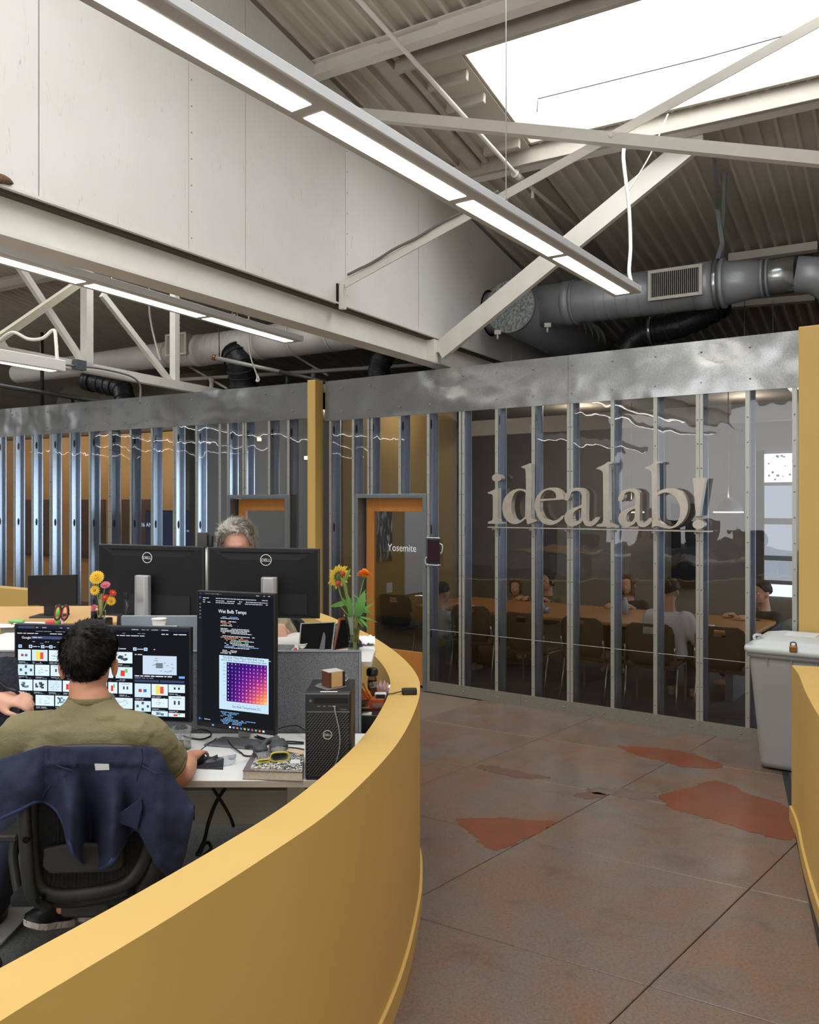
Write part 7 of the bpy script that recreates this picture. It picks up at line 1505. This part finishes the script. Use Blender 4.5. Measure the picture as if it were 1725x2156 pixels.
for q, lab in (([(541, 1549), (560, 1555), (590, 1561), (612, 1561), (640, 1563)], 'upper black cable running along the white desk to the tower'), ([(536, 1551), (558, 1558), (592, 1564), (640, 1566)], 'lower black cable running along the white desk to the tower')): tubeobj('desk_cable', [atz(x, y, ZD + .004) for x, y in q], .0032, KB, lab)
tubeobj('desk_cable', [at(578, 1538, 4.05), at(600, 1530, 4.06), at(625, 1528, 4.06), at(642, 1538, 3.95)], .003, KB, 'black cable arching along the felt divider to the tower')
tubeobj('desk_cable', [atz(588, 1586, ZD + .004), atz(592, 1578, ZD + .006), atz(602, 1574, ZD + .006), atz(622, 1575, ZD + .005), atz(641, 1578, ZD + .005)], .0032, KB, 'black cable looping behind the glove on the white desk')
# safety glasses
CLR2 = thin('clear_plastic_lens', (240, 243, 246), .28); sgp = atz(462, 1624, ZD); sg = thing('safety_glasses', 'clear plastic safety glasses lying on the white desk', 'glasses', sgp)
def gp(x, y, Y): return at(x, y, Y)
yl, yr = 3.53, 3.56
b = MB(); up_ = [(432, 1606, yl - .02), (436, 1600, yl), (455, 1596, yl + .02), (478, 1592, yl + .03), (496, 1589, yr + .02)]; lo2 = [(434, 1622, yl - .02), (445, 1626, yl), (463, 1622, yl + .01), (470, 1613, yl + .02), (480, 1614, yl + .03), (496, 1602, yr + .02)]
P0 = smooth_path([gp(*p) for p in up_], 5); P1 = smooth_path([gp(*p) for p in lo2], 4); n_ = min(len(P0), len(P1)); P0 = [P0[int(i * (len(P0) - 1) / (n_ - 1))] for i in range(n_)]; P1 = [P1[int(i * (len(P1) - 1) / (n_ - 1))] for i in range(n_)]
b.add(P0 + P1, [(i, i + 1, n_ + i + 1, n_ + i) for i in range(n_ - 1)], 0, True); o = b.build('lens_shield', CLR2, sg, fix=False); md = o.modifiers.new('t', 'SOLIDIFY'); md.thickness = .002
b = MB(); b.tube(P0, .0022, 6); b.tube(P1, .0016, 6); b.build('rim', CLR2, sg, kind='stuff')
b = MB(); b.tube(smooth_path([gp(432, 1606, yl - .02), gp(440, 1600, yl + .06), gp(458, 1592, yl + .12)], 4), [(.0022, .008)] * 9, 6); b.build('temple', M('lens_grey', (66, 68, 74), .3), sg); b = MB(); b.tube(smooth_path([gp(497, 1590, yr + .02), gp(494, 1596, yr + .05), gp(480, 1597, yr + .10)], 4), [(.002, .007)] * 9, 6); b.build('temple', CLR2, sg)
# thick book and marbled notebook with work gloves
bkq = [atz(x, y, ZD) for x, y in ((512, 1641), (637, 1645), (640, 1596), (540, 1590))]; hB = .036
bk = thing('thick_book', 'thick book with cream page edges under the marbled notebook', 'book', sum(bkq, V((0, 0, 0))) / 4)
b = MB(); b.prism([p + UP * .002 for p in bkq], UP * (hB - .004)); b.build('page_block', M('page_cream', (206, 196, 178), .8, var=(90, (190, 178, 160), .2)), bk)
for z_ in (0, hB - .002): b = MB(); c_ = sum(bkq, V((0, 0, 0))) / 4; b.prism([c_ + (p - c_) * 1.015 + UP * z_ for p in bkq], UP * .002); b.build('cover', M('book_cover', (104, 90, 92), .6), bk)
def marble():
    m = bpy.data.materials.new('marbled_cover'); m.use_nodes = True; nt = m.node_tree; N = nt.nodes; L = nt.links; b = N['Principled BSDF']; tc = N.new('ShaderNodeTexCoord'); n = N.new('ShaderNodeTexNoise'); n.inputs['Scale'].default_value = 85; n.inputs['Detail'].default_value = 1; n.inputs['Distortion'].default_value = 1.5; L.new(tc.outputs['Object'], n.inputs[0])
    r = N.new('ShaderNodeValToRGB'); r.color_ramp.interpolation = 'CONSTANT'; r.color_ramp.elements[0].color = RGB((20, 20, 22)); r.color_ramp.elements[1].position = .52; r.color_ramp.elements[1].color = RGB((220, 218, 212)); L.new(n.outputs['Fac'], r.inputs[0]); L.new(r.outputs[0], b.inputs['Base Color']); return m
nbq = [atz(x, y, ZD + hB) for x, y in ((528, 1621), (636, 1626), (640, 1592), (546, 1586))]; nb = thing('notebook', 'black and white marbled notebook on the thick book', 'book', sum(nbq, V((0, 0, 0))) / 4)
MAR = marble(); b = MB(); b.prism([p + UP * .0012 for p in nbq], UP * .007); b.build('pages', M('page_grey', (198, 192, 184), .8), nb)
for z_ in (0, .0082): b = MB(); c_ = sum(nbq, V((0, 0, 0))) / 4; b.prism([c_ + (p - c_) * 1.01 + UP * z_ for p in nbq], UP * .0012); b.build('cover', MAR, nb)
b = MB(); b.prism([atz(x, y, ZD + hB + .0095) for x, y in ((611, 1607), (633, 1608), (632, 1599), (613, 1599))], UP * .0005); b.build('title_label', M('label_white', (226, 226, 224), .7), nb)
zg = ZD + hB + .0096; GK = M('glove_knit', (150, 150, 146), .9, var=(240, (96, 96, 96), .15), bump=(260, .6)); GR = M('glove_rubber', (58, 60, 64), .55, bump=(90, .3)); GY = M('glove_cuff', (206, 192, 74), .8, bump=(200, .4))
def glove(label, cuff, palm, fingers, r0, r1, fl_=.55):
    r = thing('work_glove', label, 'glove', palm); b = MB(); P = smooth_path([cuff, (cuff + palm) / 2 - UP * .004, palm], 5); m_ = len(P) - 1; b.tube(P, [(r0 * (1 - .28 * math.sin(PI * i / m_)) + (r1 - r0) * i / m_, r0 * fl_ * (1 - .25 * i / m_)) for i in range(m_ + 1)], 16, cap=False); wrinkle(b, .004, 40, 2.0)
    o = b.build('knit_back', GK, r, fix=False); md = o.modifiers.new('t', 'SOLIDIFY'); md.thickness = .002
    d = (cuff - palm).normalized(); x, y, z_ = frame(cuff, cuff + d); b = MB(); b.tube([cuff + x * r0 * 1.02 * math.cos(t) + y * r0 * fl_ * 1.04 * (math.sin(t) + .12 * math.sin(3 * t)) for t in np.linspace(0, 2 * PI, 25)], .0034, 8); b.build('cuff_band', GY, r)
    b = MB(); b.ell(palm, (r1 * 1.05, r1 * 1.1, r1 * .66), None, 14, 8)
    for f in fingers: b.tube(smooth_path([palm] + f, 4), interp([.013, .013, .012, .008][:len(f) + 1], 4), 9)
    b = organic(b, .0035, 2); b.build('rubber_palm', GR, r); return r
c1 = at(589, 1616, 3.47); c1.z = zg + .021; p1 = V((at(586, 1580, 3.57).x, 3.58, zg + .032))
glove('grey knit work glove with a yellow cuff opening towards the desk edge', c1, p1, [[p1 + V((-.03, .03, .02)), p1 + V((-.055, .035, .005))], [p1 + V((-.015, .04, .025)), p1 + V((-.035, .06, .005))], [p1 + V((.005, .05, .01)), p1 + V((.01, .075, -.005))]], .038, .040)
c2 = at(556, 1616, 3.46); c2.z = zg + .007; p2_ = V((at(548, 1592, 3.57).x, 3.57, zg + .022))
glove('second work glove, flattened, its grey rubber fingers over the notebook corner', c2, p2_, [[p2_ + V((-.04, .03, .008)), p2_ + V((-.07, .05, -.006))], [p2_ + V((-.03, .05, .010)), p2_ + V((-.05, .075, -.004))], [p2_ + V((.02, .03, .022)), p2_ + V((.02, .06, .02))]], .026, .032, .22)
b = MB(); b.prism([atz(x, y, ZD + hB + .0096) for x, y in ((600, 1583), (640, 1590), (641, 1582), (612, 1577))], UP * .004); b.build('wooden_strip', M('pale_wood', (206, 178, 146), .6), None, 'pale wooden strip lying behind the glove on the notebook', 'strip', bevel=.001)
# ================================================================== things on the far desk
vb = atz(745, 1371, ZF); vs_ = thing('crystal_vase', 'cut crystal vase of water holding a sunflower and a marigold', 'vase', vb)
VG = thin('crystal', (226, 232, 224), .52, .06)
b = MB(); n = 20; prof = [(.031, 0), (.030, .02), (.027, .05), (.029, .09), (.036, .13), (.046, .165), (.053, .185)]; rings = []
for r_, h_ in prof: rings.append([vb + V((r_ * (1 + .05 * (i % 2)) * math.cos(2 * PI * i / n), r_ * (1 + .05 * (i % 2)) * math.sin(2 * PI * i / n), h_ + (.006 if h_ > .18 and i % 2 else 0))) for i in range(n)])
b.loft(rings, 0, False, False); b.add(rings[0], [list(range(n))[::-1]]); o = b.build('glass_body', VG, vs_, fix=False); md = o.modifiers.new('t', 'SOLIDIFY'); md.thickness = .003
b = MB(); b.lathe([(.024, .006), (.022, .05), (.026, .10), (.028, .115), (.002, .116)], vb, 18); b.build('water', thin('vase_water', (222, 226, 196), .3), vs_)
STEM = leafy('stem_green', (126, 160, 88), .2); LEAF = leafy('leaf_green', (104, 156, 76)); PETY = leafy('petal_yellow', (244, 212, 84), .5); PETO = leafy('petal_orange', (244, 150, 36), .35); RED = M('globe_red', (198, 66, 44), .7, bump=(200, .8)); SEPAL = M('sepal_green', (90, 110, 60), .7)
def blade(b, a, tip, w, nrm, curl=.0, n=5, mi=0):
    a, tip = V(a), V(tip); d = tip - a; s = d.cross(V(nrm)).normalized(); u = s.cross(d).normalized(); vs = []
    for i in range(n + 1):
        t = i / n; ww = w * math.sin(PI * min(.98, .12 + .86 * t)) ** .8; c = a + d * t + u * curl * math.sin(PI * t) * d.length; vs += [c - s * ww, c + u * -.12 * ww, c + s * ww]
    b.add(vs, [(3 * i + k, 3 * i + k + 1, 3 * i + k + 4, 3 * i + k + 3) for i in range(n) for k in (0, 1)], mi, True)
def stem(par, pts, r=.004, m=STEM): b = MB(); b.tube(smooth_path(pts, 5), r, 7); return b.build('stem', m, par)
YV = vb.y; fl = lambda x, y, d=0: at(x, y, YV + d)
sf = thing('sunflower', 'yellow sunflower seen from behind in the crystal vase', 'flower', fl(742, 1360))
hcn = fl(713, 1213); fn = V((-.45, .65, .2)).normalized()       # the bloom faces away
stem(sf, [fl(741, 1355), fl(737, 1300), fl(729, 1250), fl(721, 1222), hcn], .0055); fx_, fy_, _ = frame(hcn, hcn + fn)
for k in range(22):
    t = 2 * PI * k / 22; dv_ = fx_ * math.cos(t) + fy_ * math.sin(t); b = MB(); blade(b, hcn + dv_ * .022 + fn * .004, hcn + dv_ * (.060 + .006 * (k % 3)) - fn * (.004 + .006 * (k % 2)), .0085, fn, .08); b.build('petal', PETY, sf, fix=False)
b = MB(); b.ell(hcn, (.024, .024, .012), (fx_, fy_, fn), 16, 8); b.build('calyx', SEPAL, sf)
for k in range(12):
    t = 2 * PI * k / 12 + .2; dv_ = fx_ * math.cos(t) + fy_ * math.sin(t); b = MB(); blade(b, hcn + dv_ * .012 - fn * .008, hcn + dv_ * .036 - fn * .010, .006, fn, .05); b.build('sepal', SEPAL, sf, fix=False)
b = MB(); blade(b, fl(728, 1222), fl(738, 1197), .008, (0, -1, .2), .1); b.build('leaf', LEAF, sf, fix=False)
for (x, y, lab) in ((722, 1208, 'upper small red globe flower in front of the sunflower'), (712, 1229, 'lower small red globe flower under the sunflower')):
    g_ = thing('globe_amaranth', lab, 'flower', fl(738, 1340, -.02)); c = fl(x, y, -.05); b = MB(); b.ell(c, (.014, .014, .016), None, 14, 10); b.build('bloom', RED, g_)
    b = MB()
    for k in range(5): t = 2 * PI * k / 5; blade(b, c - UP * .012, c + V((.024 * math.cos(t), .024 * math.sin(t), -.014)), .006, UP)
    b.build('bracts', LEAF, g_, fix=False); stem(g_, [c - UP * .01, fl(x + 8, y + 30, -.045), fl(737, 1290, -.02), fl(742, 1345, -.01)], .003)
mgd = thing('marigold', 'orange marigold at right in the crystal vase', 'flower', fl(748, 1350)); c = fl(767, 1208)
b = MB(); rnd = random.Random(2)
for ly in range(6):
    n_p = (16, 15, 13, 11, 8, 5)[ly]; rr = (.042, .040, .036, .030, .021, .011)[ly]; zz_ = -.008 + ly * .0065
    for k in range(n_p):
        t = 2 * PI * (k + .5 * (ly % 2)) / n_p + rnd.uniform(-.1, .1); dv_ = V((math.cos(t), math.sin(t), 0)); blade(b, c + dv_ * rr * .35 + UP * (zz_ - .006), c + dv_ * rr + UP * (zz_ + rnd.uniform(-.003, .004)), .0095, UP, .15, 4)
b.build('petals', PETO, mgd, kind='stuff', fix=False); b = MB(); b.cyl(c - UP * .028, c - UP * .004, .007, 12, 0, .018); b.build('calyx', LEAF, mgd)
stem(mgd, [c - UP * .025, fl(761, 1240), fl(752, 1290), fl(748, 1350)], .0032)
for p, q, w in (((757, 1262), (775, 1248), .004), ((757, 1262), (742, 1250), .004), ((756, 1270), (783, 1262), .004), ((755, 1275), (738, 1264), .004), ((758, 1258), (772, 1240), .0035)):
    b = MB(); blade(b, fl(*p), fl(*q, .01), w, (0, -1, .3), .1); b.build('leaf', LEAF, mgd, fix=False)
lv = thing('leaf_sprig', 'broad green leaves and thin sprigs drooping over the vase rim', 'leaves', fl(746, 1345, -.01))
for p, q, w, cu_ in (((752, 1300), (768, 1245), .026, .12), ((740, 1300), (733, 1252), .014, .1), ((742, 1262), (694, 1277), .015, -.25), ((755, 1290), (787, 1270), .008, .1), ((752, 1300), (778, 1318), .006, .3), ((754, 1298), (795, 1310), .006, .3), ((754, 1298), (784, 1332), .006, .3), ((750, 1300), (766, 1322), .005, .2), ((750, 1280), (777, 1290), .012, .1), ((737, 1282), (718, 1258), .009, -.1), ((756, 1270), (786, 1296), .006, .2)):
    b = MB(); blade(b, fl(*p, -.02), fl(*q, -.035), w, (0, -1, .25), cu_, 7); b.build('leaf', LEAF, lv, fix=False)
for pts in ([(744, 1350), (742, 1300), (736, 1280), (722, 1260)], [(748, 1350), (750, 1300), (754, 1275), (758, 1262)], [(740, 1300), (728, 1290), (716, 1275)]): stem(lv, [fl(*p, -.015) for p in pts], .0025)
# picture frames seen from behind
def photo_frame(label, q, m, mb_, leg, th=.012, bw=.016):
    P = [at(*p) for p in q]; tl, tr2_, br_, bl_ = P; x = (tr2_ - tl).normalized(); r = thing('picture_frame', label, 'frame', (bl_ + br_) / 2); n = (tr2_ - tl).cross(bl_ - tl).normalized()
    if n.y > 0: n = -n
    c = sum(P, V((0, 0, 0))) / 4; I = [p + (c - p).normalized() * bw * 1.4 for p in P]
    for i in range(4): j = (i + 1) % 4; b = MB(); b.prism([P[i], P[j], I[j], I[i]], -n * th); b.build('frame_side', m, r)
    b = MB(); b.prism([p - n * .003 for p in I], -n * .005); b.build('backing', mb_, r)
    if leg: b = MB(); b.prism([at(*p) for p in leg], V((.004, .002, 0))); b.build('easel_leg', M('easel_grey', (74, 76, 78), .7), r)
    return r
FBB = M('backing_black', (10, 10, 11), .8, spec=.1)
photo_frame('black picture frame seen from behind on its easel leg', [(633, 1312, 4.50), (707, 1309, 4.52), (700, 1369, 4.40), (628, 1368, 4.40)], M('frame_pewter', (92, 88, 82), .4, .4), FBB, [(681, 1331, 4.47), (684, 1340, 4.44), (682, 1369, 4.33), (672, 1369, 4.32)], .010, .006)
photo_frame('reddish wooden picture frame leaning behind the crystal vase', [(716, 1301, 4.56), (750, 1297, 4.66), (743, 1366, 4.52), (703, 1371, 4.44)], M('frame_redwood', (128, 66, 38), .4, var=(40, (110, 54, 30), .3)), FBB, None, .012, .010)
b = MB(); b.prism([at(x, y, 4.55) for x, y in ((705, 1314), (712, 1312), (706, 1366), (699, 1368))], V((.003, .01, 0))); b.build('floral_card', M('floral_card', (190, 188, 184), .7, var=(90, (50, 50, 54), .1)), None, 'patterned card standing between the two picture frames', 'card')
b = MB(); b.prism([at(x, y, 4.52) for x, y in ((751, 1343), (760, 1352), (764, 1370), (752, 1371))], V((.004, .02, 0))); b.build('dark_card', M('dark_card', (60, 48, 64), .6), None, 'small dark card standing right of the vase', 'card')
def cup(label, p, r0, r1, h, m): c = thing('paper_cup', label, 'cup', p); b = MB(); b.lathe([(r0, 0), (r1, h), (r1 * .93, h), (r0 * .92, .006), (.004, .005)], p, 22, cap=False); b.build('cup_body', m, c); b = MB(); b.tube([p + V((r1 * math.cos(t), r1 * math.sin(t), h)) for t in np.linspace(0, 2 * PI, 23)], .0025, 6); b.build('rolled_rim', m, c)
CUPW = M('paper_cup', (222, 216, 208), .7); cup('white paper cup in front of the black picture frame', atz(637, 1370, ZF), .017, .024, .037, CUPW)
rz_ = at(340, 1321, 4.2).z; bx('riser', V((at(282, 1321, 4.2).x, 4.145, ZF)), V((at(366, 1321, 4.2).x, 4.265, rz_)), M('riser_white', (214, 214, 212), .5), None, label='white riser box on the far desk behind the wide monitor', cat='box'); cp3 = V((at(335, 1321, 4.2).x, 4.20, rz_)); cup('white paper cup on the riser above the wide monitor', cp3, .028, .036, .044, CUPW)
b = MB(); b.ell(atz(622, 1368, ZF + .012), (.010, .010, .012), None, 12, 8); b.build('red_bottletop', M('bottletop_red', (190, 40, 36), .4), None, 'small red bead left of the white paper cup', 'bottletop')  # small red bottle cap, shaped as a plain ellipsoid
b = MB(); pz_ = [atz(x, y, ZF) for x, y in ((758, 1366), (790, 1368), (786, 1354), (758, 1352))]; b.prism(pz_, UP * .003); b.build('paper_stack', WP, None, 'white papers on the far desk beside the vase', 'paper')
b = MB(); vs = [];
for j in range(6):
    for i in range(8): x = 757 + 33 * i / 7; y = 1360 - 14 * j / 5; p = atz(x, y, ZF + .005); p.z += .012 + .016 * noise.noise(V((i * .9, j * .8, 2))) + .008 * j / 5; vs.append(p)
b.add(vs, [(j * 8 + i, j * 8 + i + 1, j * 8 + i + 9, j * 8 + i + 8) for j in range(5) for i in range(7)], 0, True); b.build('crumpled_paper', WP, None, 'crumpled white sheet on top of the papers beside the vase', 'paper', fix=False)
# flowers at left, in a black base
fb = at(208, 1318, 4.55); fb.z = ZF; fa = thing('flower_base', 'black two-part base holding a small glass of bright flowers on the far desk', 'base', V((fb.x, fb.y, fb.z)))
b = MB(); b.b2(V((at(187, 1319, 4.55).x, 4.50, ZF)), V((at(231, 1302, 4.55).x, 4.60, at(208, 1302, 4.55).z))); b.build('box', BLK, fa, bevel=.004); b = MB(); b.cyl(at(198, 1302, 4.55), at(198, 1286, 4.55), .017, 14); b.build('post', BLK, fa)
gv_ = at(213, 1302, 4.54); b = MB(); b.lathe([(.022, 0), (.025, .045), (.023, .045), (.020, .004)], gv_, 18); b.build('glass_tumbler', GLASS, None, 'small glass tumbler with flower stems on the black base', 'glass')
PINK = leafy('petal_pink', (214, 116, 140)); REDP = leafy('petal_red', (212, 56, 40)); LEM = leafy('petal_lemon', (240, 200, 56))
def bloom(x, y, r, m, label, n_p=18, lay=3, face=(0, -1, .25), mid=None):
    c = at(x, y, 4.52); t_ = thing('cut_flower', label, 'flower', gv_ + V((0, 0, .006))); f_ = V(face).normalized(); ax_, ay_, _ = frame(c, c + f_)
    b = MB()
    for l in range(lay):
        for k in range(n_p - 3 * l):
            t = 2 * PI * (k + .5 * l) / (n_p - 3 * l); dv_ = ax_ * math.cos(t) + ay_ * math.sin(t); blade(b, c + f_ * .004 * l, c + dv_ * r * (1 - .24 * l) + f_ * (.006 * l + .002), r * .22, f_, .12, 4)
    b.build('petals', m, t_, kind='stuff', fix=False)
    b = MB(); b.ell(c + f_ * .008, (r * .28, r * .28, r * .16), (ax_, ay_, f_), 10, 6); b.build('centre', mid or M('flower_centre', (176, 120, 40), .7), t_)
    stem(t_, [c - f_ * .004, (c * .5 + gv_ * .5) + V((0, 0, .03)), gv_ + V((0, 0, .006))], .0028); return t_
bloom(204, 1216, .041, LEM, 'topmost yellow flower in front of the left black monitor', 22, 4, (.05, -1, .5)); bloom(222, 1232, .028, PINK, 'upper pink flower beside the topmost yellow flower', 18, 3, (.1, -.6, .7)); bloom(200, 1243, .029, LEM, 'yellow flower below the topmost one, petals spread', 14, 2)
bloom(237, 1249, .024, REDP, 'red flower at the right edge of the small bouquet', 9, 2, (.7, -.6, .5)); bloom(222, 1259, .025, REDP, 'red flower left of the lowest yellow one', 9, 2, (-.2, -.8, .6)); bloom(234, 1265, .027, LEM, 'lowest yellow flower at right of the small bouquet', 16, 2, (.2, -1, -.1)); bloom(198, 1280, .022, PINK, 'low pink flower at left above the black base', 14, 3, (-.4, -.8, .3))
for k, (x, y) in enumerate(((211, 1262), (214, 1250))): b = MB(); b.tube(smooth_path([gv_ + UP * .006, at(x, 1290, 4.53), at(x, y, 4.53)], 4), .006, 7); b.build('grass_stem', M('dry_stem', (150, 142, 88), .7), None, 'pale bushy stem in the small glass, %s' % ('taller one' if k else 'shorter one'), 'stem')
# ================================================================== black cabinet behind the divider with a bottle and oddments
CZ = at(772, 1497, 4.25).z; bx('side_cabinet', (-.275, 4.16, ZP), (-.128, 4.62, CZ), M('cabinet_black', (30, 29, 30), .5), None, .003, label='low black cabinet between the felt divider and the curved yellow wall', cat='cabinet'); bx('white_card', V((at(763, 1497, 4.2).x, 4.165, CZ)), V((at(783, 1497, 4.2).x, 4.22, CZ + .003)), WHITE, None, 0, label='white card on the front edge of the black cabinet', cat='card')
wb_ = V((at(784, 1466, 4.36).x, 4.36, CZ + .055)); bt = thing('water_bottle', 'clear bottle with a black screw cap behind the felt divider', 'bottle', wb_)
bx('book_under', V((wb_.x - .06, 4.28, CZ)), V((-.13, 4.46, CZ + .054)), M('orange_box', (206, 92, 46), .5), None, .003, label='orange box with a grey label under the water bottle', cat='box'); bx('grey_label', V((at(785, 1488, 4.28).x, 4.277, CZ + .012)), V((-.135, 4.28, CZ + .030)), M('label_grey', (150, 140, 128), .6), None, 0, label='grey printed strip on the front of the orange box', cat='label')
b = MB(); b.lathe([(.024, 0), (.025, .01), (.024, .085), (.020, .10), (.019, .105)], wb_, 20); b.build('bottle_body', thin('bottle_clear', (206, 194, 186), .3), bt); b = MB(); b.lathe([(.029, .104), (.031, .11), (.031, .132), (.025, .142), (.02, .143)], wb_, 20); b.build('cap', BLK, bt); b = MB(); b.lathe([(.0245, .03), (.0247, .075)], wb_, 20, cap=False); b.build('label_wrap', M('bottle_label', (64, 58, 56), .6, var=(90, (160, 150, 140), .1)), bt)
dv2 = at(801, 1474, 4.27); b = MB(); b.box(V((dv2.x, 4.30, CZ + .066)), (.060, .025, .034), (V((1, 0, 0)), V((0, 1, .35)).normalized(), V((0, -.35, 1)).normalized())); b.build('thermometer', M('device_white', (206, 208, 204), .4), None, 'small white digital thermometer on the orange box', 'device', bevel=.004); b = MB(); b.box(V((dv2.x, 4.284, CZ + .067)), (.046, .004, .020), (V((1, 0, 0)), V((0, 1, .35)).normalized(), V((0, -.35, 1)).normalized())); b.build('thermometer_display', M('lcd_dark', (70, 66, 60), .3), None, 'dark display on the small white thermometer', 'display')
for (p, q, m, lab) in (((764, 1438), (783, 1470), M('marker_orange', (236, 150, 44), .5), 'upper orange marker leaning beside the water bottle'), ((760, 1450), (779, 1474), M('marker_red', (214, 96, 50), .5), 'lower orange red marker leaning beside the water bottle')): b = MB(); b.cyl(at(*p, 4.25), at(*q, 4.24), .007, 10); b.build('marker_pen', m, None, lab, 'pen')
b = MB(); b.box(at(766, 1480, 4.22), (.045, .05, .012), (V((1, 0, .25)).normalized(), V((0, 1, 0)), V((-.25, 0, 1)).normalized())); b.build('wallet', M('wallet_brown', (58, 40, 36), .6), None, 'small dark brown wallet at the front of the black cabinet', 'wallet', bevel=.003); b = MB(); b.box(at(768, 1489, 4.21), (.05, .04, .010)); b.build('pouch', M('pouch_tan', (130, 84, 62), .6), None, 'small tan pouch under the brown wallet', 'pouch', bevel=.003)
b = MB(); c = at(806, 1456, 4.44)
for k in range(7): t = -1.2 + k * .4; blade(b, c + V((.01 * k - .03, 0, -.05)), c + V((.05 * math.sin(t) - .01, .01 * k - .03, .045 + .02 * math.cos(t * 2))), .014, (0, -1, .2), .15)
b.build('plastic_wrap', M('foil_wrap', (150, 164, 204), .2, .3, var=(30, (204, 140, 80), .2)), None, 'crinkled iridescent plastic wrap behind the white thermometer', 'wrapper', fix=False)
# adapter on the yellow wall
ap = atz(862, 1462, 1.062); at_ = thing('power_adapter', 'small black adapter with a lead resting on the curved yellow wall', 'adapter', V((ap.x, ap.y, 1.06)))
b = MB(); b.box(V((ap.x, ap.y + .01, 1.076)), (.078, .042, .030), (V((1, .06, 0)).normalized(), V((-.06, 1, 0)).normalized(), UP)); b.build('adapter_body', BLK, at_, bevel=.006, seg=2)
b = MB(); b.tube(smooth_path([V((ap.x - .04, ap.y + .01, 1.075)), V((ap.x - .062, ap.y + .01, 1.07)), V((ap.x - .085, ap.y + .0, 1.066)), V((ap.x - .112, ap.y - .02, 1.062)), V((ap.x - .128, ap.y - .05, 1.0)), V((ap.x - .13, ap.y - .06, .9))], 5), .003, 6); b.build('lead', KB, at_)
# power hub column standing on the far desk between the two black monitors
ph = thing('desk_microphone', 'dark upright device on a stand rising between the two black monitors', 'device', V((at(433, 1300, 4.9).x, 4.9, ZF)))
b = MB(); b.b2(V((at(417, 1122, 4.95).x, 4.93, at(0, 1152, 4.95).z)), V((at(438, 1122, 4.95).x, 4.98, at(0, 1121, 4.95).z))); b.build('head_unit', M('unit_dark', (58, 56, 54), .5), ph, bevel=.004); b = MB(); b.b2(V((at(438, 1122, 4.95).x, 4.94, at(0, 1152, 4.95).z)), V((at(449, 1122, 4.95).x, 4.97, at(0, 1126, 4.95).z))); b.build('side_unit', BLK, ph, bevel=.006); b = MB(); p = at(434, 1150, 4.95); b.cyl(p, V((p.x, p.y, ZF)), .014, 12); b.build('stand_pole', M('pole_pale', (176, 174, 168), .4, .3), ph)
# dark chair and bag strap behind the far desk
oc2 = thing('desk_chair', 'black padded chair behind the far desk beside the grey-haired person', 'chair', V((-.62, 5.55, ZP)))
b = MB(); b.prism([at(x, y, 5.45) for x, y in ((597, 1304), (625, 1300), (640, 1310), (650, 1345), (648, 1380), (600, 1380))], V((0, .06, 0))); b.build('backrest', M('chair_pad', (40, 40, 42), .8), oc2, bevel=.015, seg=2); b = MB(); b.tube(smooth_path([at(604, 1300, 5.42), at(618, 1325, 5.40), at(622, 1370, 5.40)], 4), (.035, .006), 8); b.build('strap', M('strap_grey', (60, 60, 62), .8), oc2)
p = at(622, 1380, 5.48); b = MB(); b.b2((p.x - .25, 5.45, ZP + .45), (p.x + .25, 5.95, ZP + .52)); b.build('seat', M('chair_pad', (40, 40, 42), .8), oc2, bevel=.02, seg=2); b = MB(); b.cyl(V((p.x, 5.7, ZP)), V((p.x, 5.7, ZP + .46)), .03, 12); b.lathe([(.28, 0), (.28, .03), (.04, .06)], V((p.x, 5.7, ZP)), 20); b.build('pedestal', BLK, oc2, kind='stuff'); b = MB(); b.bar(V((p.x, 5.93, ZP + .5)), V((p.x, 5.51, p.z + .1)), .05, .015, V((0, 1, 0))); b.build('back_support', BLK, oc2)
# silver tray, binders and bag under the desk at bottom left
sv = thing('metal_stand', 'silver L-shaped metal plate standing on the carpet at bottom left', 'stand', atz(30, 1990, ZP))
sq = [atz(x, y, ZP + .02) for x, y in ((-20, 2000), (5, 1989), (80, 1908), (40, 1907), (-60, 1960))]; b = MB(); b.prism(sq, UP * .012); b.build('base_plate', M('plate_silver', (190, 188, 186), .4, .4), sv, bevel=.002); b = MB(); b.prism([atz(42, 1907, ZP + .03), atz(80, 1908, ZP + .03), atz(80, 1908, ZP + .03) + UP * .20, atz(42, 1907, ZP + .03) + UP * .20], V((0, .012, 0))); b.build('upright_plate', M('plate_silver', (190, 188, 186), .4, .4), sv, bevel=.002)
for k, (x0, y0, x1, y1, lab) in enumerate(((-20, 1925, 24, 1868, 'dark binder lying against the silver plate, front one'), (-30, 1895, 20, 1845, 'dark binder lying behind the front one at bottom left'))):
    a_, c_ = at(x0, y0, 3.42 + .05 * k), at(x1, y1, 3.62 + .05 * k); b = MB(); b.bar(a_, c_, .03, .10, UP); b.build('binder', M('binder_dark', (38, 32, 30), .5), None, lab, 'binder', bevel=.003)
pk = thing('snack_bag', 'orange and yellow bag tucked beside the chair at bottom left', 'bag', at(18, 1880, 3.7)); b = MB(); b.prism([at(x, y, 3.68) for x, y in ((0, 1880), (24, 1858), (28, 1850), (8, 1862), (-6, 1872))], V((0, .04, 0))); b.build('orange_part', M('bag_orange', (226, 84, 40), .5), pk, bevel=.004); b = MB(); b.prism([at(x, y, 3.70) for x, y in ((8, 1862), (28, 1850), (42, 1858), (40, 1846), (18, 1846))], V((0, .04, 0))); b.build('yellow_part', M('bag_yellow', (196, 176, 50), .5), pk, bevel=.004)
